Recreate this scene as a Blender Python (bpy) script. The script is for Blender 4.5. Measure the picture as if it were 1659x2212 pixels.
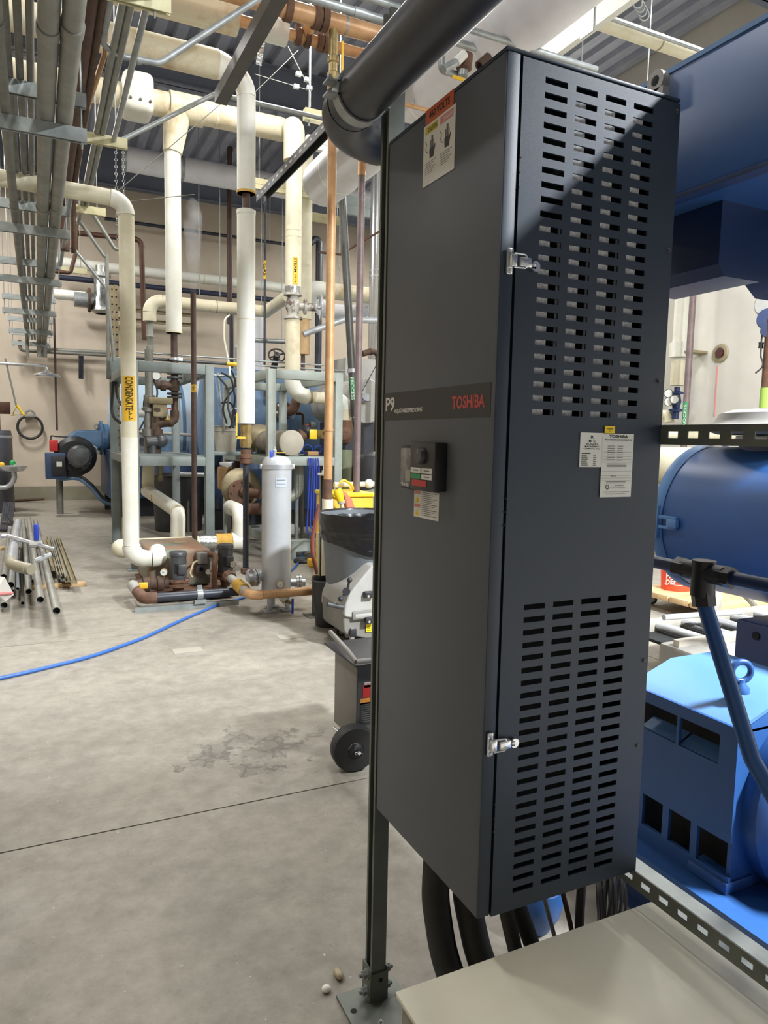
import bpy, bmesh, math, random
from mathutils import Vector, Matrix
random.seed(7)
R_ = math.radians
for o in list(bpy.data.objects): bpy.data.objects.remove(o)
SC = bpy.context.scene
COL = SC.collection
# ---------------------------------------------------------------- camera
F, CX, CY, CAMZ = 1551.0, 829.5, 1106.0, 1.5
ROT = ((0.90073526, -0.02516759, 0.43363877), (-0.43388327, -0.09930528, 0.89547963), (0.02052556, -0.99473869, -0.10036757))
RM = Matrix(ROT)
cd = bpy.data.cameras.new('camera'); cam = bpy.data.objects.new('camera', cd); COL.objects.link(cam)
cd.sensor_fit = 'VERTICAL'; cd.sensor_height = 36.0; cd.lens = F / 2212 * 36.0
cd.clip_start = 0.02; cd.clip_end = 200
_r, _u, _b = RM @ Vector((1, 0, 0)), RM @ Vector((0, -1, 0)), RM @ Vector((0, 0, -1))
cam.matrix_world = Matrix(((_r.x, _u.x, _b.x, 0), (_r.y, _u.y, _b.y, 0), (_r.z, _u.z, _b.z, CAMZ), (0, 0, 0, 1)))
SC.camera = cam
# ---------------------------------------------------------------- world, exposure
w = bpy.data.worlds.new('world'); SC.world = w; w.use_nodes = True
w.node_tree.nodes['Background'].inputs[0].default_value = (0.75, 0.8, 0.9, 1)
w.node_tree.nodes['Background'].inputs[1].default_value = 0.3
SC.view_settings.view_transform = 'Standard'; SC.view_settings.look = 'None'
SC.view_settings.gamma = 1.0; SC.view_settings.use_curve_mapping = False
SC.view_settings.exposure = -0.2
# ---------------------------------------------------------------- lamps of the hall: rows of high bay fixtures under the roof deck
LAMPS = [(x, y, z, p) for (x, y, z, p) in (
    (4.35, -1.0, 5.36, 2500), (6.3, 4.9, 6.55, 200), (7.6, 10.4, 6.6, 300),
    (1.15, .75, 6.6, 150), (-1.7, 4.6, 6.6, 190), (-1.6, 9.6, 6.6, 300), (-1.2, 14.4, 6.6, 360),
    (2.4, 7.3, 6.6, 270), (7.9, 14.2, 6.6, 260))]
for i, (x, y, z, p) in enumerate(LAMPS):
    ld = bpy.data.lights.new('high_bay_light', 'AREA'); ld.shape = 'RECTANGLE'; ld.size = 0.5; ld.size_y = 1.1
    ld.energy = p; ld.color = (1.0, 0.98, 0.95) if i else (0.92, 0.96, 1.0)
    lo = bpy.data.objects.new('high_bay_light', ld); lo.location = (x, y, z - 0.06); COL.objects.link(lo)

# ---------------------------------------------------------------- helpers: photo pixels -> points
O3 = Vector((0, 0, CAMZ)); RT = RM.transposed()
def ray(px, py): return RM @ Vector(((px - CX) / F, (py - CY) / F, 1.0))
def P(px, py, X=None, Y=None, Z=None):
    d = ray(px, py); i, v = (0, X) if X is not None else (1, Y) if Y is not None else (2, Z)
    return O3 + d * ((v - O3[i]) / d[i])
def zat(X, Y, py):
    a = RT @ Vector((X, Y, -CAMZ)); b = RT @ Vector((0, 0, 1)); k = (py - CY) / F
    return (k * a.z - a.y) / (b.y - k * b.z)
def xat(Y, Z, px):
    a = RT @ Vector((0, Y, Z - CAMZ)); b = RT @ Vector((1, 0, 0)); k = (px - CX) / F
    return (k * a.z - a.x) / (b.x - k * b.z)
def yat(X, Z, py):
    a = RT @ Vector((X, 0, Z - CAMZ)); b = RT @ Vector((0, 1, 0)); k = (py - CY) / F
    return (k * a.z - a.y) / (b.y - k * b.z)
def rad(wpx, p): return wpx * 0.5 * (RT @ (Vector(p) - O3)).z / F
# ---------------------------------------------------------------- helpers: materials
MATS = {}
def srgb(h):
    if isinstance(h, str):
        h = h.lstrip('#'); c = [int(h[i:i + 2], 16) / 255 for i in (0, 2, 4)]
    else: c = h
    return tuple((x / 12.92 if x <= .04045 else ((x + .055) / 1.055) ** 2.4) for x in c) + (1,)
def mat(name, col, rough=.5, metal=0., col2=None, scale=6., mix=(.35, .7), bump=0., bscale=60., det=6., stretch=None, spec=None):
    if name in MATS: return MATS[name]
    m = bpy.data.materials.new(name); m.use_nodes = True; MATS[name] = m
    nt = m.node_tree; b = nt.nodes['Principled BSDF']
    b.inputs['Base Color'].default_value = srgb(col); b.inputs['Roughness'].default_value = rough; b.inputs['Metallic'].default_value = metal
    if spec is not None: b.inputs['Specular IOR Level'].default_value = spec
    if col2 or bump:
        tc = nt.nodes.new('ShaderNodeTexCoord'); src = tc.outputs['Object']
        if stretch:
            mp = nt.nodes.new('ShaderNodeMapping'); mp.inputs['Scale'].default_value = stretch
            nt.links.new(src, mp.inputs[0]); src = mp.outputs[0]
    if col2:
        n = nt.nodes.new('ShaderNodeTexNoise'); n.inputs['Scale'].default_value = scale; n.inputs['Detail'].default_value = det; n.inputs['Roughness'].default_value = .65
        r = nt.nodes.new('ShaderNodeValToRGB'); r.color_ramp.elements[0].position = mix[0]; r.color_ramp.elements[1].position = mix[1]
        r.color_ramp.elements[0].color = srgb(col); r.color_ramp.elements[1].color = srgb(col2)
        nt.links.new(src, n.inputs['Vector']); nt.links.new(n.outputs['Fac'], r.inputs[0]); nt.links.new(r.outputs[0], b.inputs['Base Color'])
    if bump:
        n2 = nt.nodes.new('ShaderNodeTexNoise'); n2.inputs['Scale'].default_value = bscale; n2.inputs['Detail'].default_value = 4
        bp = nt.nodes.new('ShaderNodeBump'); bp.inputs['Strength'].default_value = bump; bp.inputs['Distance'].default_value = .01
        nt.links.new(src, n2.inputs['Vector']); nt.links.new(n2.outputs['Fac'], bp.inputs['Height']); nt.links.new(bp.outputs[0], b.inputs['Normal'])
    return m
M = dict(
    galv=mat('galvanised', '#a3a7a6', .45, .5, '#858a89', 14, bump=.05),
    strut=mat('strut_zinc', '#a5aba9', .42, .5, '#8b9290', 9),
    strutd=mat('strut_dull', '#72776f', .5, .4, '#5d615b', 7),
    cond=mat('conduit_grey', '#95968f', .5, .4, '#7a7b74', 5),
    condd=mat('conduit_dark', '#82827b', .5, .35, '#66665f', 5),
    creamst=mat('strut_cream', '#cfc9a2', .55, 0, '#b3ac86', 5),
    cream=mat('jacket_cream', '#d9d4bd', .55, 0, '#c6bfa2', 4, bump=.12, bscale=30),
    creamold=mat('jacket_stained', '#d5cdb2', .6, 0, '#a8885a', 3.2, (.5, .78), bump=.15, bscale=25),
    white=mat('jacket_white', '#dedfd6', .5, 0, '#cfcfc2', 3, bump=.1, bscale=28),
    pvc=mat('pvc_white', '#e4e4da', .32, 0, '#d5d3c2', 4),
    duct=mat('jacket_grey_white', '#dadadc', .45, 0, '#cbcbce', 2.5),
    copper=mat('copper', '#cda478', .45, .25, '#a3764c', 5, (.35, .75)),
    copperd=mat('copper_dark', '#5e4233', .5, .5, '#43302a', 6),
    copperpt=mat('copper_plain', '#c39a6c', .5, .2, '#ad8050', 6),
    brown=mat('pipe_brown', '#5c4a42', .55, .25, '#443631', 7),
    purple=mat('pipe_purple_brown', '#80706f', .5, .2, '#685a59', 8),
    iron=mat('iron_rust', '#5b4636', .7, .2, '#3a2c24', 12),
    rust=mat('rust', '#75543f', .75, .15, '#4a382e', 10),
    black=mat('pipe_black', '#2a2d36', .4, .1, '#373a44', 5),
    blackpl=mat('black_plastic', '#1d1e20', .45, 0, '#2a2b2e', 8),
    rubber=mat('rubber_black', '#232323', .65, 0, '#333231', 9, bump=.1),
    steel=mat('stainless', '#c2c5c9', .35, .55, '#aeb1b5', 3),
    chrome=mat('chrome', '#d2d5d9', .22, .8),
    brass=mat('brass', '#a08a58', .42, .35, '#7a693f', 10),
    yellow=mat('tag_yellow', '#e2b32c', .5),
    yellowb=mat('bright_yellow', '#e8c81e', .45),
    ink=mat('ink_black', '#16140f', .6),
    inkg=mat('ink_grey', '#6c6c6a', .6),
    paper=mat('label_white', '#d3d4ce', .45),
    orange=mat('label_orange', '#b5552c', .5),
    red=mat('red', '#b82b2b', .45),
    pink=mat('label_pink', '#cf7f7c', .5),
    green=mat('tag_green', '#2f8a56', .5),
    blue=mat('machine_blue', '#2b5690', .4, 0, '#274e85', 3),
    bluel=mat('machine_blue_lit', '#5580b2', .5, 0, '#4f79aa', 3),  # paler blue; on motor and duct tops the light is in the colour
    navy=mat('machine_navy', '#1f3560', .42, 0, '#1b2e54', 3),  # darker blue; under the duct and on the skid web it paints the shade
    boiler=mat('boiler_blue', '#5b7a98', .5, 0, '#4a6884', 2.2, bump=.05),
    boilerp=mat('boiler_blue_faded', '#a3b7c8', .6, 0, '#b9a79c', 2.2, (.55, .8)),
    boilerd=mat('boiler_blue_dark', '#2f4668', .5, 0, '#283c5a', 2),
    bluepaint=mat('burner_blue', '#56789a', .42, 0, '#4b6c8d', 2),
    frame=mat('frame_grey_paint', '#7f8886', .5, 0, '#6f7876', 4),
    framel=mat('frame_light_paint', '#a2aaa2', .5, 0, '#8e9690', 4),
    hose=mat('hose_blue', '#2f5fa8', .4),
    hosed=mat('hose_deep_blue', '#2740a8', .4),
    hoser=mat('hose_red_brown', '#7a3f33', .5),
    hosep=mat('hose_salmon', '#c9775c', .5),
    wood=mat('wood_pale', '#cdb083', .65, 0, '#b5946a', 8, stretch=(1, 8, 1)),
    card=mat('cardboard', '#b08a5c', .75, 0, '#a07c50', 6),
    tan=mat('angle_tan', '#a39778', .5, .3, '#857a60', 6),
    greyplas=mat('grey_plastic', '#6c7177', .5, 0, '#62676c', 4, bump=.04, bscale=120),
    greylt=mat('grey_light_plastic', '#a5a49e', .5, 0, '#969590', 5),
    greymid=mat('grey_mid_plastic', '#7d7b75', .5, 0, '#72706a', 5),
    dark=mat('dark_void', '#0d0e10', .8),
    motor=mat('motor_grey', '#4f5052', .42, .25, '#3f4042', 9),
    tank=mat('tank_rusty', '#8a6a52', .6, .15, '#6f756a', 3.2, (.42, .6), bump=.15, bscale=18),
    olive=mat('tank_olive', '#7f8468', .5, 0, '#6c7058', 3),
    rub=mat('wheel_rubber', '#2a2a2b', .6, 0, '#1f1f20', 6),
    foil=mat('foil', '#c6c9c6', .25, .9, '#9a9c9a', 18, bump=.5, bscale=40),
    tape=mat('fibre_yellow', '#d2a94c', .75, 0, '#b5893a', 12, bump=.3, bscale=60),
    navyd=mat('pipe_navy_black', '#262c3e', .45, 0, '#20253a', 4),
    maroon=mat('maroon', '#4a2522', .55),
    dust=mat('dusty_fin', '#e8eaf0', .9, 0, '#b9bcc6', 160, (.4, .6)),
)
# drive cabinet paint: fine texture powder coat
M['coat'] = mat('powder_coat_grey', '#565b61', .5, 0, '#52575e', 3, bump=.09, bscale=900, spec=.4)
M['coatb'] = mat('powder_coat_slate', '#2e3744', .45, 0, '#2b3441', 3, bump=.09, bscale=900, spec=.35)
M['stripe'] = mat('stripe_black', '#1d1e20', .5)
M['screen'] = mat('film_clear', '#8c8d8c', .22, 0, '#4b4c4d', 30, bump=.8, bscale=26)
M['creambox'] = mat('box_cream_paint', '#cac6b3', .42, 0, '#b5b19d', 2.6, (.3, .75), bump=.03, bscale=40)
M['bag'] = mat('bin_liner', '#161618', .28, 0, None, bump=.6, bscale=7, stretch=(1, 1, 6))
# ---------------------------------------------------------------- helpers: meshes
class MB:
    def __init__(s): s.v = []; s.f = []
    def add(s, vs, fs):
        n = len(s.v); s.v += [tuple(v) for v in vs]; s.f += [tuple(i + n for i in f) for f in fs]; return s
    def box(s, lo, hi, rot=None, c=None):
        lo, hi = Vector(lo), Vector(hi)
        vs = [Vector((x, y, z)) for x in (lo.x, hi.x) for y in (lo.y, hi.y) for z in (lo.z, hi.z)]
        if rot is not None:
            c = Vector(c) if c is not None else (lo + hi) / 2
            vs = [rot @ (v - c) + c for v in vs]
        return s.add(vs, [(0, 1, 3, 2), (4, 6, 7, 5), (0, 4, 5, 1), (2, 3, 7, 6), (0, 2, 6, 4), (1, 5, 7, 3)])
    def bev(s, lo, hi, b=.005, seg=2):
        bm = bmesh.new(); lo, hi = Vector(lo), Vector(hi)
        bmesh.ops.create_cube(bm, size=1)
        for v in bm.verts: v.co = Vector([(lo[i] + hi[i]) / 2 + v.co[i] * (hi[i] - lo[i]) for i in range(3)])
        bmesh.ops.bevel(bm, geom=list(bm.edges), offset=b, segments=seg, affect='EDGES', profile=.5)
        bm.verts.index_update(); s.add([v.co for v in bm.verts], [[v.index for v in f.verts] for f in bm.faces]); bm.free(); return s
    def ring(s, c, t, r, seg, up=None):
        t = t.normalized(); a = up if up is not None else (Vector((0, 0, 1)) if abs(t.z) < .9 else Vector((1, 0, 0)))
        u = (a - t * a.dot(t)).normalized(); w_ = t.cross(u)
        return [c + (u * math.cos(2 * math.pi * i / seg) + w_ * math.sin(2 * math.pi * i / seg)) * r for i in range(seg)]
    def cyl(s, p0, p1, r, seg=16, r2=None, caps=True):
        p0, p1 = Vector(p0), Vector(p1); t = p1 - p0; r2 = r if r2 is None else r2
        vs = s.ring(p0, t, r, seg) + s.ring(p1, t, r2, seg)
        fs = [(i, (i + 1) % seg, seg + (i + 1) % seg, seg + i) for i in range(seg)]
        if caps: fs += [tuple(range(seg - 1, -1, -1)), tuple(range(seg, 2 * seg))]
        return s.add(vs, fs)
    def hollow(s, p0, p1, r, ri, seg=16):
        p0, p1 = Vector(p0), Vector(p1); t = p1 - p0
        vs = s.ring(p0, t, r, seg) + s.ring(p1, t, r, seg) + s.ring(p0, t, ri, seg) + s.ring(p1, t, ri, seg); fs = []
        for i in range(seg):
            j = (i + 1) % seg
            fs += [(i, j, seg + j, seg + i), (2 * seg + j, 2 * seg + i, 3 * seg + i, 3 * seg + j), (j, i, 2 * seg + i, 2 * seg + j), (seg + i, seg + j, 3 * seg + j, 3 * seg + i)]
        return s.add(vs, fs)
    def sweep(s, pts, r, seg=12, caps=True):
        pts = [Vector(p) for p in pts]; n = len(pts)
        tg = [((pts[min(i + 1, n - 1)] - pts[max(i - 1, 0)]).normalized()) for i in range(n)]
        a = Vector((0, 0, 1)) if abs(tg[0].z) < .9 else Vector((1, 0, 0)); u = (a - tg[0] * a.dot(tg[0])).normalized(); vs = []
        for i in range(n):
            u = (u - tg[i] * u.dot(tg[i])).normalized(); w_ = tg[i].cross(u); rr = r[i] if isinstance(r, (list, tuple)) else r
            vs += [pts[i] + (u * math.cos(2 * math.pi * k / seg) + w_ * math.sin(2 * math.pi * k / seg)) * rr for k in range(seg)]
        fs = [(i * seg + k, i * seg + (k + 1) % seg, (i + 1) * seg + (k + 1) % seg, (i + 1) * seg + k) for i in range(n - 1) for k in range(seg)]
        if caps: fs += [tuple(range(seg - 1, -1, -1)), tuple(range((n - 1) * seg, n * seg))]
        return s.add(vs, fs)
    def lathe(s, prof, o, ax=(0, 0, 1), seg=24):
        o, ax = Vector(o), Vector(ax).normalized(); n = len(prof); vs = []
        for r, h in prof: vs += s.ring(o + ax * h, ax, max(r, 1e-4), seg)
        fs = [(i * seg + k, i * seg + (k + 1) % seg, (i + 1) * seg + (k + 1) % seg, (i + 1) * seg + k) for i in range(n - 1) for k in range(seg)]
        return s.add(vs, fs)
    def prism(s, poly, o, u, v, n, d):
        o, u, v, n = Vector(o), Vector(u), Vector(v), Vector(n); k = len(poly)
        a = [o + u * x + v * y for x, y in poly]; b = [p + n * d for p in a]
        fs = [tuple(range(k - 1, -1, -1)), tuple(range(k, 2 * k))] + [(i, (i + 1) % k, k + (i + 1) % k, k + i) for i in range(k)]
        return s.add(a + b, fs)
    def torus(s, c, ax, Rr, r, seg=28, ss=8, a0=0., a1=2 * math.pi):
        c, ax = Vector(c), Vector(ax).normalized(); full = abs(a1 - a0 - 2 * math.pi) < 1e-6
        a = Vector((0, 0, 1)) if abs(ax.z) < .9 else Vector((1, 0, 0)); u = (a - ax * a.dot(ax)).normalized(); w_ = ax.cross(u)
        m = seg if full else seg + 1; vs = []
        for i in range(m):
            t = a0 + (a1 - a0) * i / seg; d = u * math.cos(t) + w_ * math.sin(t)
            vs += [c + d * (Rr + r * math.cos(2 * math.pi * k / ss)) + ax * r * math.sin(2 * math.pi * k / ss) for k in range(ss)]
        fs = [((i % m) * ss + k, (i % m) * ss + (k + 1) % ss, ((i + 1) % m) * ss + (k + 1) % ss, ((i + 1) % m) * ss + k) for i in range(seg) for k in range(ss)]
        return s.add(vs, fs)
    def sph(s, c, r, seg=16, n=8, sc=(1, 1, 1)):
        c = Vector(c); vs = [c + Vector((0, 0, r * sc[2]))]
        for i in range(1, n):
            t = math.pi * i / n
            vs += [c + Vector((r * sc[0] * math.sin(t) * math.cos(2 * math.pi * k / seg), r * sc[1] * math.sin(t) * math.sin(2 * math.pi * k / seg), r * sc[2] * math.cos(t))) for k in range(seg)]
        vs.append(c - Vector((0, 0, r * sc[2])))
        fs = [(0, 1 + k, 1 + (k + 1) % seg) for k in range(seg)]
        for i in range(n - 2): fs += [(1 + i * seg + k, 1 + (i + 1) * seg + k, 1 + (i + 1) * seg + (k + 1) % seg, 1 + i * seg + (k + 1) % seg) for k in range(seg)]
        L = len(vs) - 1; fs += [(L, 1 + (n - 2) * seg + (k + 1) % seg, 1 + (n - 2) * seg + k) for k in range(seg)]
        return s.add(vs, fs)
    def bolt(s, c, ax, r, h):
        c, ax = Vector(c), Vector(ax).normalized(); s.cyl(c, c + ax * h, r, 6); return s.cyl(c, c + ax * h * 1.8, r * .5, 8)
def origin(o):
    l = Vector((0, 0, 0))
    while o is not None: l = l + o.location; o = o.parent
    return l
def build(name, mb, m, parent=None, label=None, ang=38, smooth=True):
    off = origin(parent)
    me = bpy.data.meshes.new(name); me.from_pydata([tuple(Vector(v) - off) for v in mb.v], [], mb.f); me.update()
    bm = bmesh.new(); bm.from_mesh(me); bmesh.ops.recalc_face_normals(bm, faces=bm.faces); bm.to_mesh(me); bm.free()
    if smooth:
        me.polygons.foreach_set('use_smooth', [True] * len(me.polygons)); me.set_sharp_from_angle(angle=R_(ang))
    me.materials.append(M[m] if isinstance(m, str) else m)
    o = bpy.data.objects.new(name, me); COL.objects.link(o); o.parent = parent
    if label: o['label'] = label
    return o
def thing(name, label, cat, loc, group=None):
    o = bpy.data.objects.new(name, None); o.empty_display_size = .05; COL.objects.link(o); o.location = Vector(loc)
    o['label'] = label; o['category'] = cat
    if group: o['group'] = group
    return o
def tag(o, label, cat, group=None):
    o['label'] = label; o['category'] = cat
    if group: o['group'] = group
    return o
def struct(o): o['kind'] = 'structure'; return o
def copy_thing(o, delta, label=None):
    c = o.copy(); COL.objects.link(c); c.location = o.location + Vector(delta)
    if label: c['label'] = label
    for ch in list(o.children):
        k = ch.copy(); COL.objects.link(k); k.parent = c
        for g in list(ch.children): q = g.copy(); COL.objects.link(q); q.parent = k
    return c
def text_mesh(txt, shear=0., bold=0.):
    cu = bpy.data.curves.new('lettering', 'FONT'); cu.body = txt; cu.size = 1; cu.resolution_u = 3; cu.shear = shear; cu.offset = bold
    ob = bpy.data.objects.new('lettering', cu); COL.objects.link(ob)
    dg = bpy.context.evaluated_depsgraph_get(); me = bpy.data.meshes.new_from_object(ob.evaluated_get(dg))
    vs = [v.co.copy() for v in me.vertices]; fs = [tuple(p.vertices) for p in me.polygons]
    bpy.data.objects.remove(ob); bpy.data.curves.remove(cu); bpy.data.meshes.remove(me)
    x0 = min(v.x for v in vs); x1 = max(v.x for v in vs); y0 = min(v.y for v in vs); y1 = max(v.y for v in vs)
    return [((v.x - x0) / (x1 - x0), (v.y - y0) / (y1 - y0)) for v in vs], fs
def text(parent, txt, o, u, v, m='ink', bold=0., mb=None):
    """flat lettering: o = lower left corner, u, v = full width and height vectors"""
    vs, fs = text_mesh(txt, bold=bold); o, u, v = Vector(o), Vector(u), Vector(v); b = mb or MB()
    b.add([o + u * a + v * c for a, c in vs], fs)
    if mb is None: return build('lettering', b, m, parent, smooth=False)
def text_cyl(parent, txt, c, axis, r, span, halfang, facing, m='ink', bold=.01):
    """lettering wrapped on a pipe: reads along axis from c, centred towards facing"""
    vs, fs = text_mesh(txt, bold=bold); c, axis = Vector(c), Vector(axis).normalized(); n = Vector(facing); n = (n - axis * n.dot(axis)).normalized(); t = axis.cross(n); r = r / math.cos(halfang) + .0005
    b = MB(); b.add([c + axis * (a * span) + (n * math.cos((q - .5) * 2 * halfang) - t * math.sin((q - .5) * 2 * halfang)) * r for a, q in vs], fs)
    return build('lettering', b, m, parent, smooth=False)
def arc_band(c, axis, r, length, halfang, facing, th=.002, seg=10):
    c, axis = Vector(c), Vector(axis).normalized(); n = Vector(facing); n = (n - axis * n.dot(axis)).normalized(); t = axis.cross(n); b = MB(); vs = []
    for i in range(seg + 1):
        a = -halfang + 2 * halfang * i / seg; d = n * math.cos(a) + t * math.sin(a)
        vs += [c + d * r, c + axis * length + d * r, c + d * (r + th), c + axis * length + d * (r + th)]
    fs = []
    for i in range(seg):
        k = 4 * i; fs += [(k + 2, k + 3, k + 7, k + 6), (k, k + 4, k + 5, k + 1), (k, k + 2, k + 6, k + 4), (k + 1, k + 5, k + 7, k + 3)]
    fs += [(0, 1, 3, 2), (4 * seg, 4 * seg + 2, 4 * seg + 3, 4 * seg + 1)]
    return b.add(vs, fs)
def arc_pts(pa, pb, pc, br, n=8):
    """rounded corner at pb between pa and pc; returns entry, list, exit"""
    pa, pb, pc = Vector(pa), Vector(pb), Vector(pc); d0 = (pa - pb).normalized(); d1 = (pc - pb).normalized()
    th = d0.angle(d1); tl = min(br / math.tan(th / 2), .48 * (pa - pb).length, .48 * (pc - pb).length); rr = tl * math.tan(th / 2)
    e, x = pb + d0 * tl, pb + d1 * tl; cc = pb + (d0 + d1).normalized() * (rr / math.sin(th / 2)); out = []
    a, b = e - cc, x - cc; om = a.angle(b)
    for i in range(n + 1):
        k = i / n; out.append(cc + (a * math.sin((1 - k) * om) + b * math.sin(k * om)) / math.sin(om))
    return e, out, x
def smooth_path(pts, br, n=6):
    out = [Vector(pts[0])]
    for i in range(1, len(pts) - 1): out += arc_pts(pts[i - 1], pts[i], pts[i + 1], br, n)[1]
    return out + [Vector(pts[-1])]
def run(name, label, cat, pts, r, m, em=None, br=None, seg=14, group=None, er=1.0, bands=(), bandm=None, collars=False):
    """a pipe run: straight lengths and elbows as parts; bands = positions along the straight lengths (seg index, fraction)"""
    pts = [Vector(p) for p in pts]; br = br or r * 2.2
    if len(pts) == 2 and not bands: return tag(build(name, MB().cyl(pts[0], pts[1], r, seg), m), label, cat, group)
    t = thing(name, label, cat, min(pts, key=lambda p: p.z), group); cur = pts[0]; segs = []
    for i in range(1, len(pts) - 1):
        e, arc, x = arc_pts(cur if i == 1 else pts[i - 1], pts[i], pts[i + 1], br)
        segs.append((cur, e)); build('elbow', MB().sweep(arc, r * er, seg, caps=True), em or m, t); cur = x
        if collars:
            for c0, d in ((e, (pts[i - 1] - pts[i]).normalized()), (x, (pts[i + 1] - pts[i]).normalized())):
                build('collar', MB().cyl(c0 - d * r * .15, c0 + d * r * .35, r * 1.16, seg), em or m, t)
    segs.append((cur, pts[-1]))
    for a, b in segs:
        if (b - a).length > 1e-4: build('pipe', MB().cyl(a, b, r, seg), m, t)
    for si, fr in bands:
        a, b = segs[si]; c = a.lerp(b, fr); d = (b - a).normalized()
        build('band', MB().cyl(c - d * r * .12, c + d * r * .12, r * 1.05, seg), bandm or m, t)
    return t
# ---------------------------------------------------------------- structure
XL, XR, YF, YB, ZC = -5.2, 8.63, -6.0, 17.7, 7.4
fm = mat('concrete_floor', '#98928a', .62)
def floor_material():
    nt = fm.node_tree; b = nt.nodes['Principled BSDF']; L = nt.links.new; tc = nt.nodes.new('ShaderNodeTexCoord'); ob = tc.outputs['Object']
    def noise(sc, det=8, ro=.6):
        n = nt.nodes.new('ShaderNodeTexNoise'); n.inputs['Scale'].default_value = sc; n.inputs['Detail'].default_value = det; n.inputs['Roughness'].default_value = ro; L(ob, n.inputs['Vector']); return n.outputs['Fac']
    def ramp(f, p0, c0, p1, c1):
        r = nt.nodes.new('ShaderNodeValToRGB'); e = r.color_ramp.elements; e[0].position = p0; e[1].position = p1; e[0].color = c0; e[1].color = c1; L(f, r.inputs[0]); return r.outputs[0]
    def mixc(fac, a, c, mode='MIX'):
        mx = nt.nodes.new('ShaderNodeMix'); mx.data_type = 'RGBA'; mx.blend_type = mode
        if isinstance(fac, float): mx.inputs[0].default_value = fac
        else: L(fac, mx.inputs[0])
        L(a, mx.inputs[6])
        if isinstance(c, tuple): mx.inputs[7].default_value = c
        else: L(c, mx.inputs[7])
        return mx.outputs[2]
    W, K = (1, 1, 1, 1), (0, 0, 0, 1)
    base = ramp(noise(.9), .3, srgb('#79736a'), .72, srgb('#9c9689'))
    base = mixc(.6, base, ramp(noise(9, 10, .72), .32, srgb('#726c62'), .68, srgb('#a49e91')))
    base = mixc(ramp(noise(2.3), .56, K, .72, (.5, .5, .5, 1)), base, srgb('#6e6760'))
    base = mixc(ramp(noise(38, 3), .62, K, .7, (.5, .5, .5, 1)), base, srgb('#77716a'))
    # small paint flecks
    base = mixc(ramp(noise(55, 2), .73, K, .75, (.7, .7, .7, 1)), base, srgb('#cfccc3'))
    # a map-cracked, oil-darkened patch on the floor in front of the drive
    vd = nt.nodes.new('ShaderNodeVectorMath'); vd.operation = 'SUBTRACT'; c = P(545, 1625, Z=0); vd.inputs[1].default_value = (c.x, c.y, 0); L(ob, vd.inputs[0])
    mp = nt.nodes.new('ShaderNodeMapping'); mp.inputs['Scale'].default_value = (1.0, 1.25, 1); L(vd.outputs[0], mp.inputs[0])
    ln = nt.nodes.new('ShaderNodeVectorMath'); ln.operation = 'LENGTH'; L(mp.outputs[0], ln.inputs[0])
    wob = nt.nodes.new('ShaderNodeMath'); wob.operation = 'MULTIPLY_ADD'; L(noise(4, 6, .7), wob.inputs[0]); wob.inputs[1].default_value = 1.5; L(ln.outputs['Value'], wob.inputs[2])
    patch = ramp(wob.outputs[0], .95, W, 1.45, K)
    vo = nt.nodes.new('ShaderNodeTexVoronoi'); vo.feature = 'DISTANCE_TO_EDGE'; vo.inputs['Scale'].default_value = 11; 
    nn = nt.nodes.new('ShaderNodeTexNoise'); nn.inputs['Scale'].default_value = 9; L(ob, nn.inputs['Vector'])
    mv = nt.nodes.new('ShaderNodeMix'); mv.data_type = 'VECTOR'; mv.inputs[0].default_value = .12; L(ob, mv.inputs[4]); L(nn.outputs['Color'], mv.inputs[5]); L(mv.outputs[1], vo.inputs['Vector'])
    crack = ramp(vo.outputs['Distance'], .02, W, .1, K)
    mm = nt.nodes.new('ShaderNodeMath'); mm.operation = 'MULTIPLY'; L(crack, mm.inputs[0]); L(patch, mm.inputs[1])
    m2 = nt.nodes.new('ShaderNodeMath'); m2.operation = 'MULTIPLY'; L(mm.outputs[0], m2.inputs[0]); m2.inputs[1].default_value = .62
    base = mixc(m2.outputs[0], base, srgb('#4b4640'))
    m3 = nt.nodes.new('ShaderNodeMath'); m3.operation = 'MULTIPLY'; L(patch, m3.inputs[0]); m3.inputs[1].default_value = .42
    base = mixc(m3.outputs[0], base, srgb('#5d5851'))
    L(base, b.inputs['Base Color'])
    L(ramp(noise(3.5), .3, (.5, .5, .5, 1), .7, (.72, .72, .72, 1)), b.inputs['Roughness'])
    bp = nt.nodes.new('ShaderNodeBump'); bp.inputs['Strength'].default_value = .12; bp.inputs['Distance'].default_value = .01; L(noise(120, 4), bp.inputs['Height']); L(bp.outputs[0], b.inputs['Normal'])
floor_material()
joint = mat('floor_joint', '#4a453f', .8)
fl = struct(build('floor', MB().box((XL, YF, -.2), (XR, YB, -.012)), joint, smooth=False))
jy = [YF, -2.8, 0.0, 2.775, 5.57, 8.4, 11.2, 14.0, YB]; jx = [XL, -1.9, 3.9, XR]
for a, b_ in zip(jy, jy[1:]):
    for c, d in zip(jx, jx[1:]):
        build('slab', MB().box((c + .004, a + .004, -.05), (d - .004, b_ - .004, 0)), fm, fl, smooth=False)
wm = mat('wall_cream', '#c3b7a6', .75, 0, '#b5a998', 1.2, bump=.05, bscale=30)
wmr = mat('wall_grey_white', '#c9c6bd', .7, 0, '#bcb9b0', .9)
struct(build('wall_back', MB().box((XL - .2, YB, -.2), (XR + .2, YB + .2, ZC + .3)), wm, smooth=False))
struct(build('wall_right', MB().box((XR, YF, -.2), (XR + .2, YB, ZC + .3)), wmr, smooth=False))
struct(build('wall_left', MB().box((XL - .2, YF, -.2), (XL, YB, ZC + .3)), wm, smooth=False))
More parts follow.
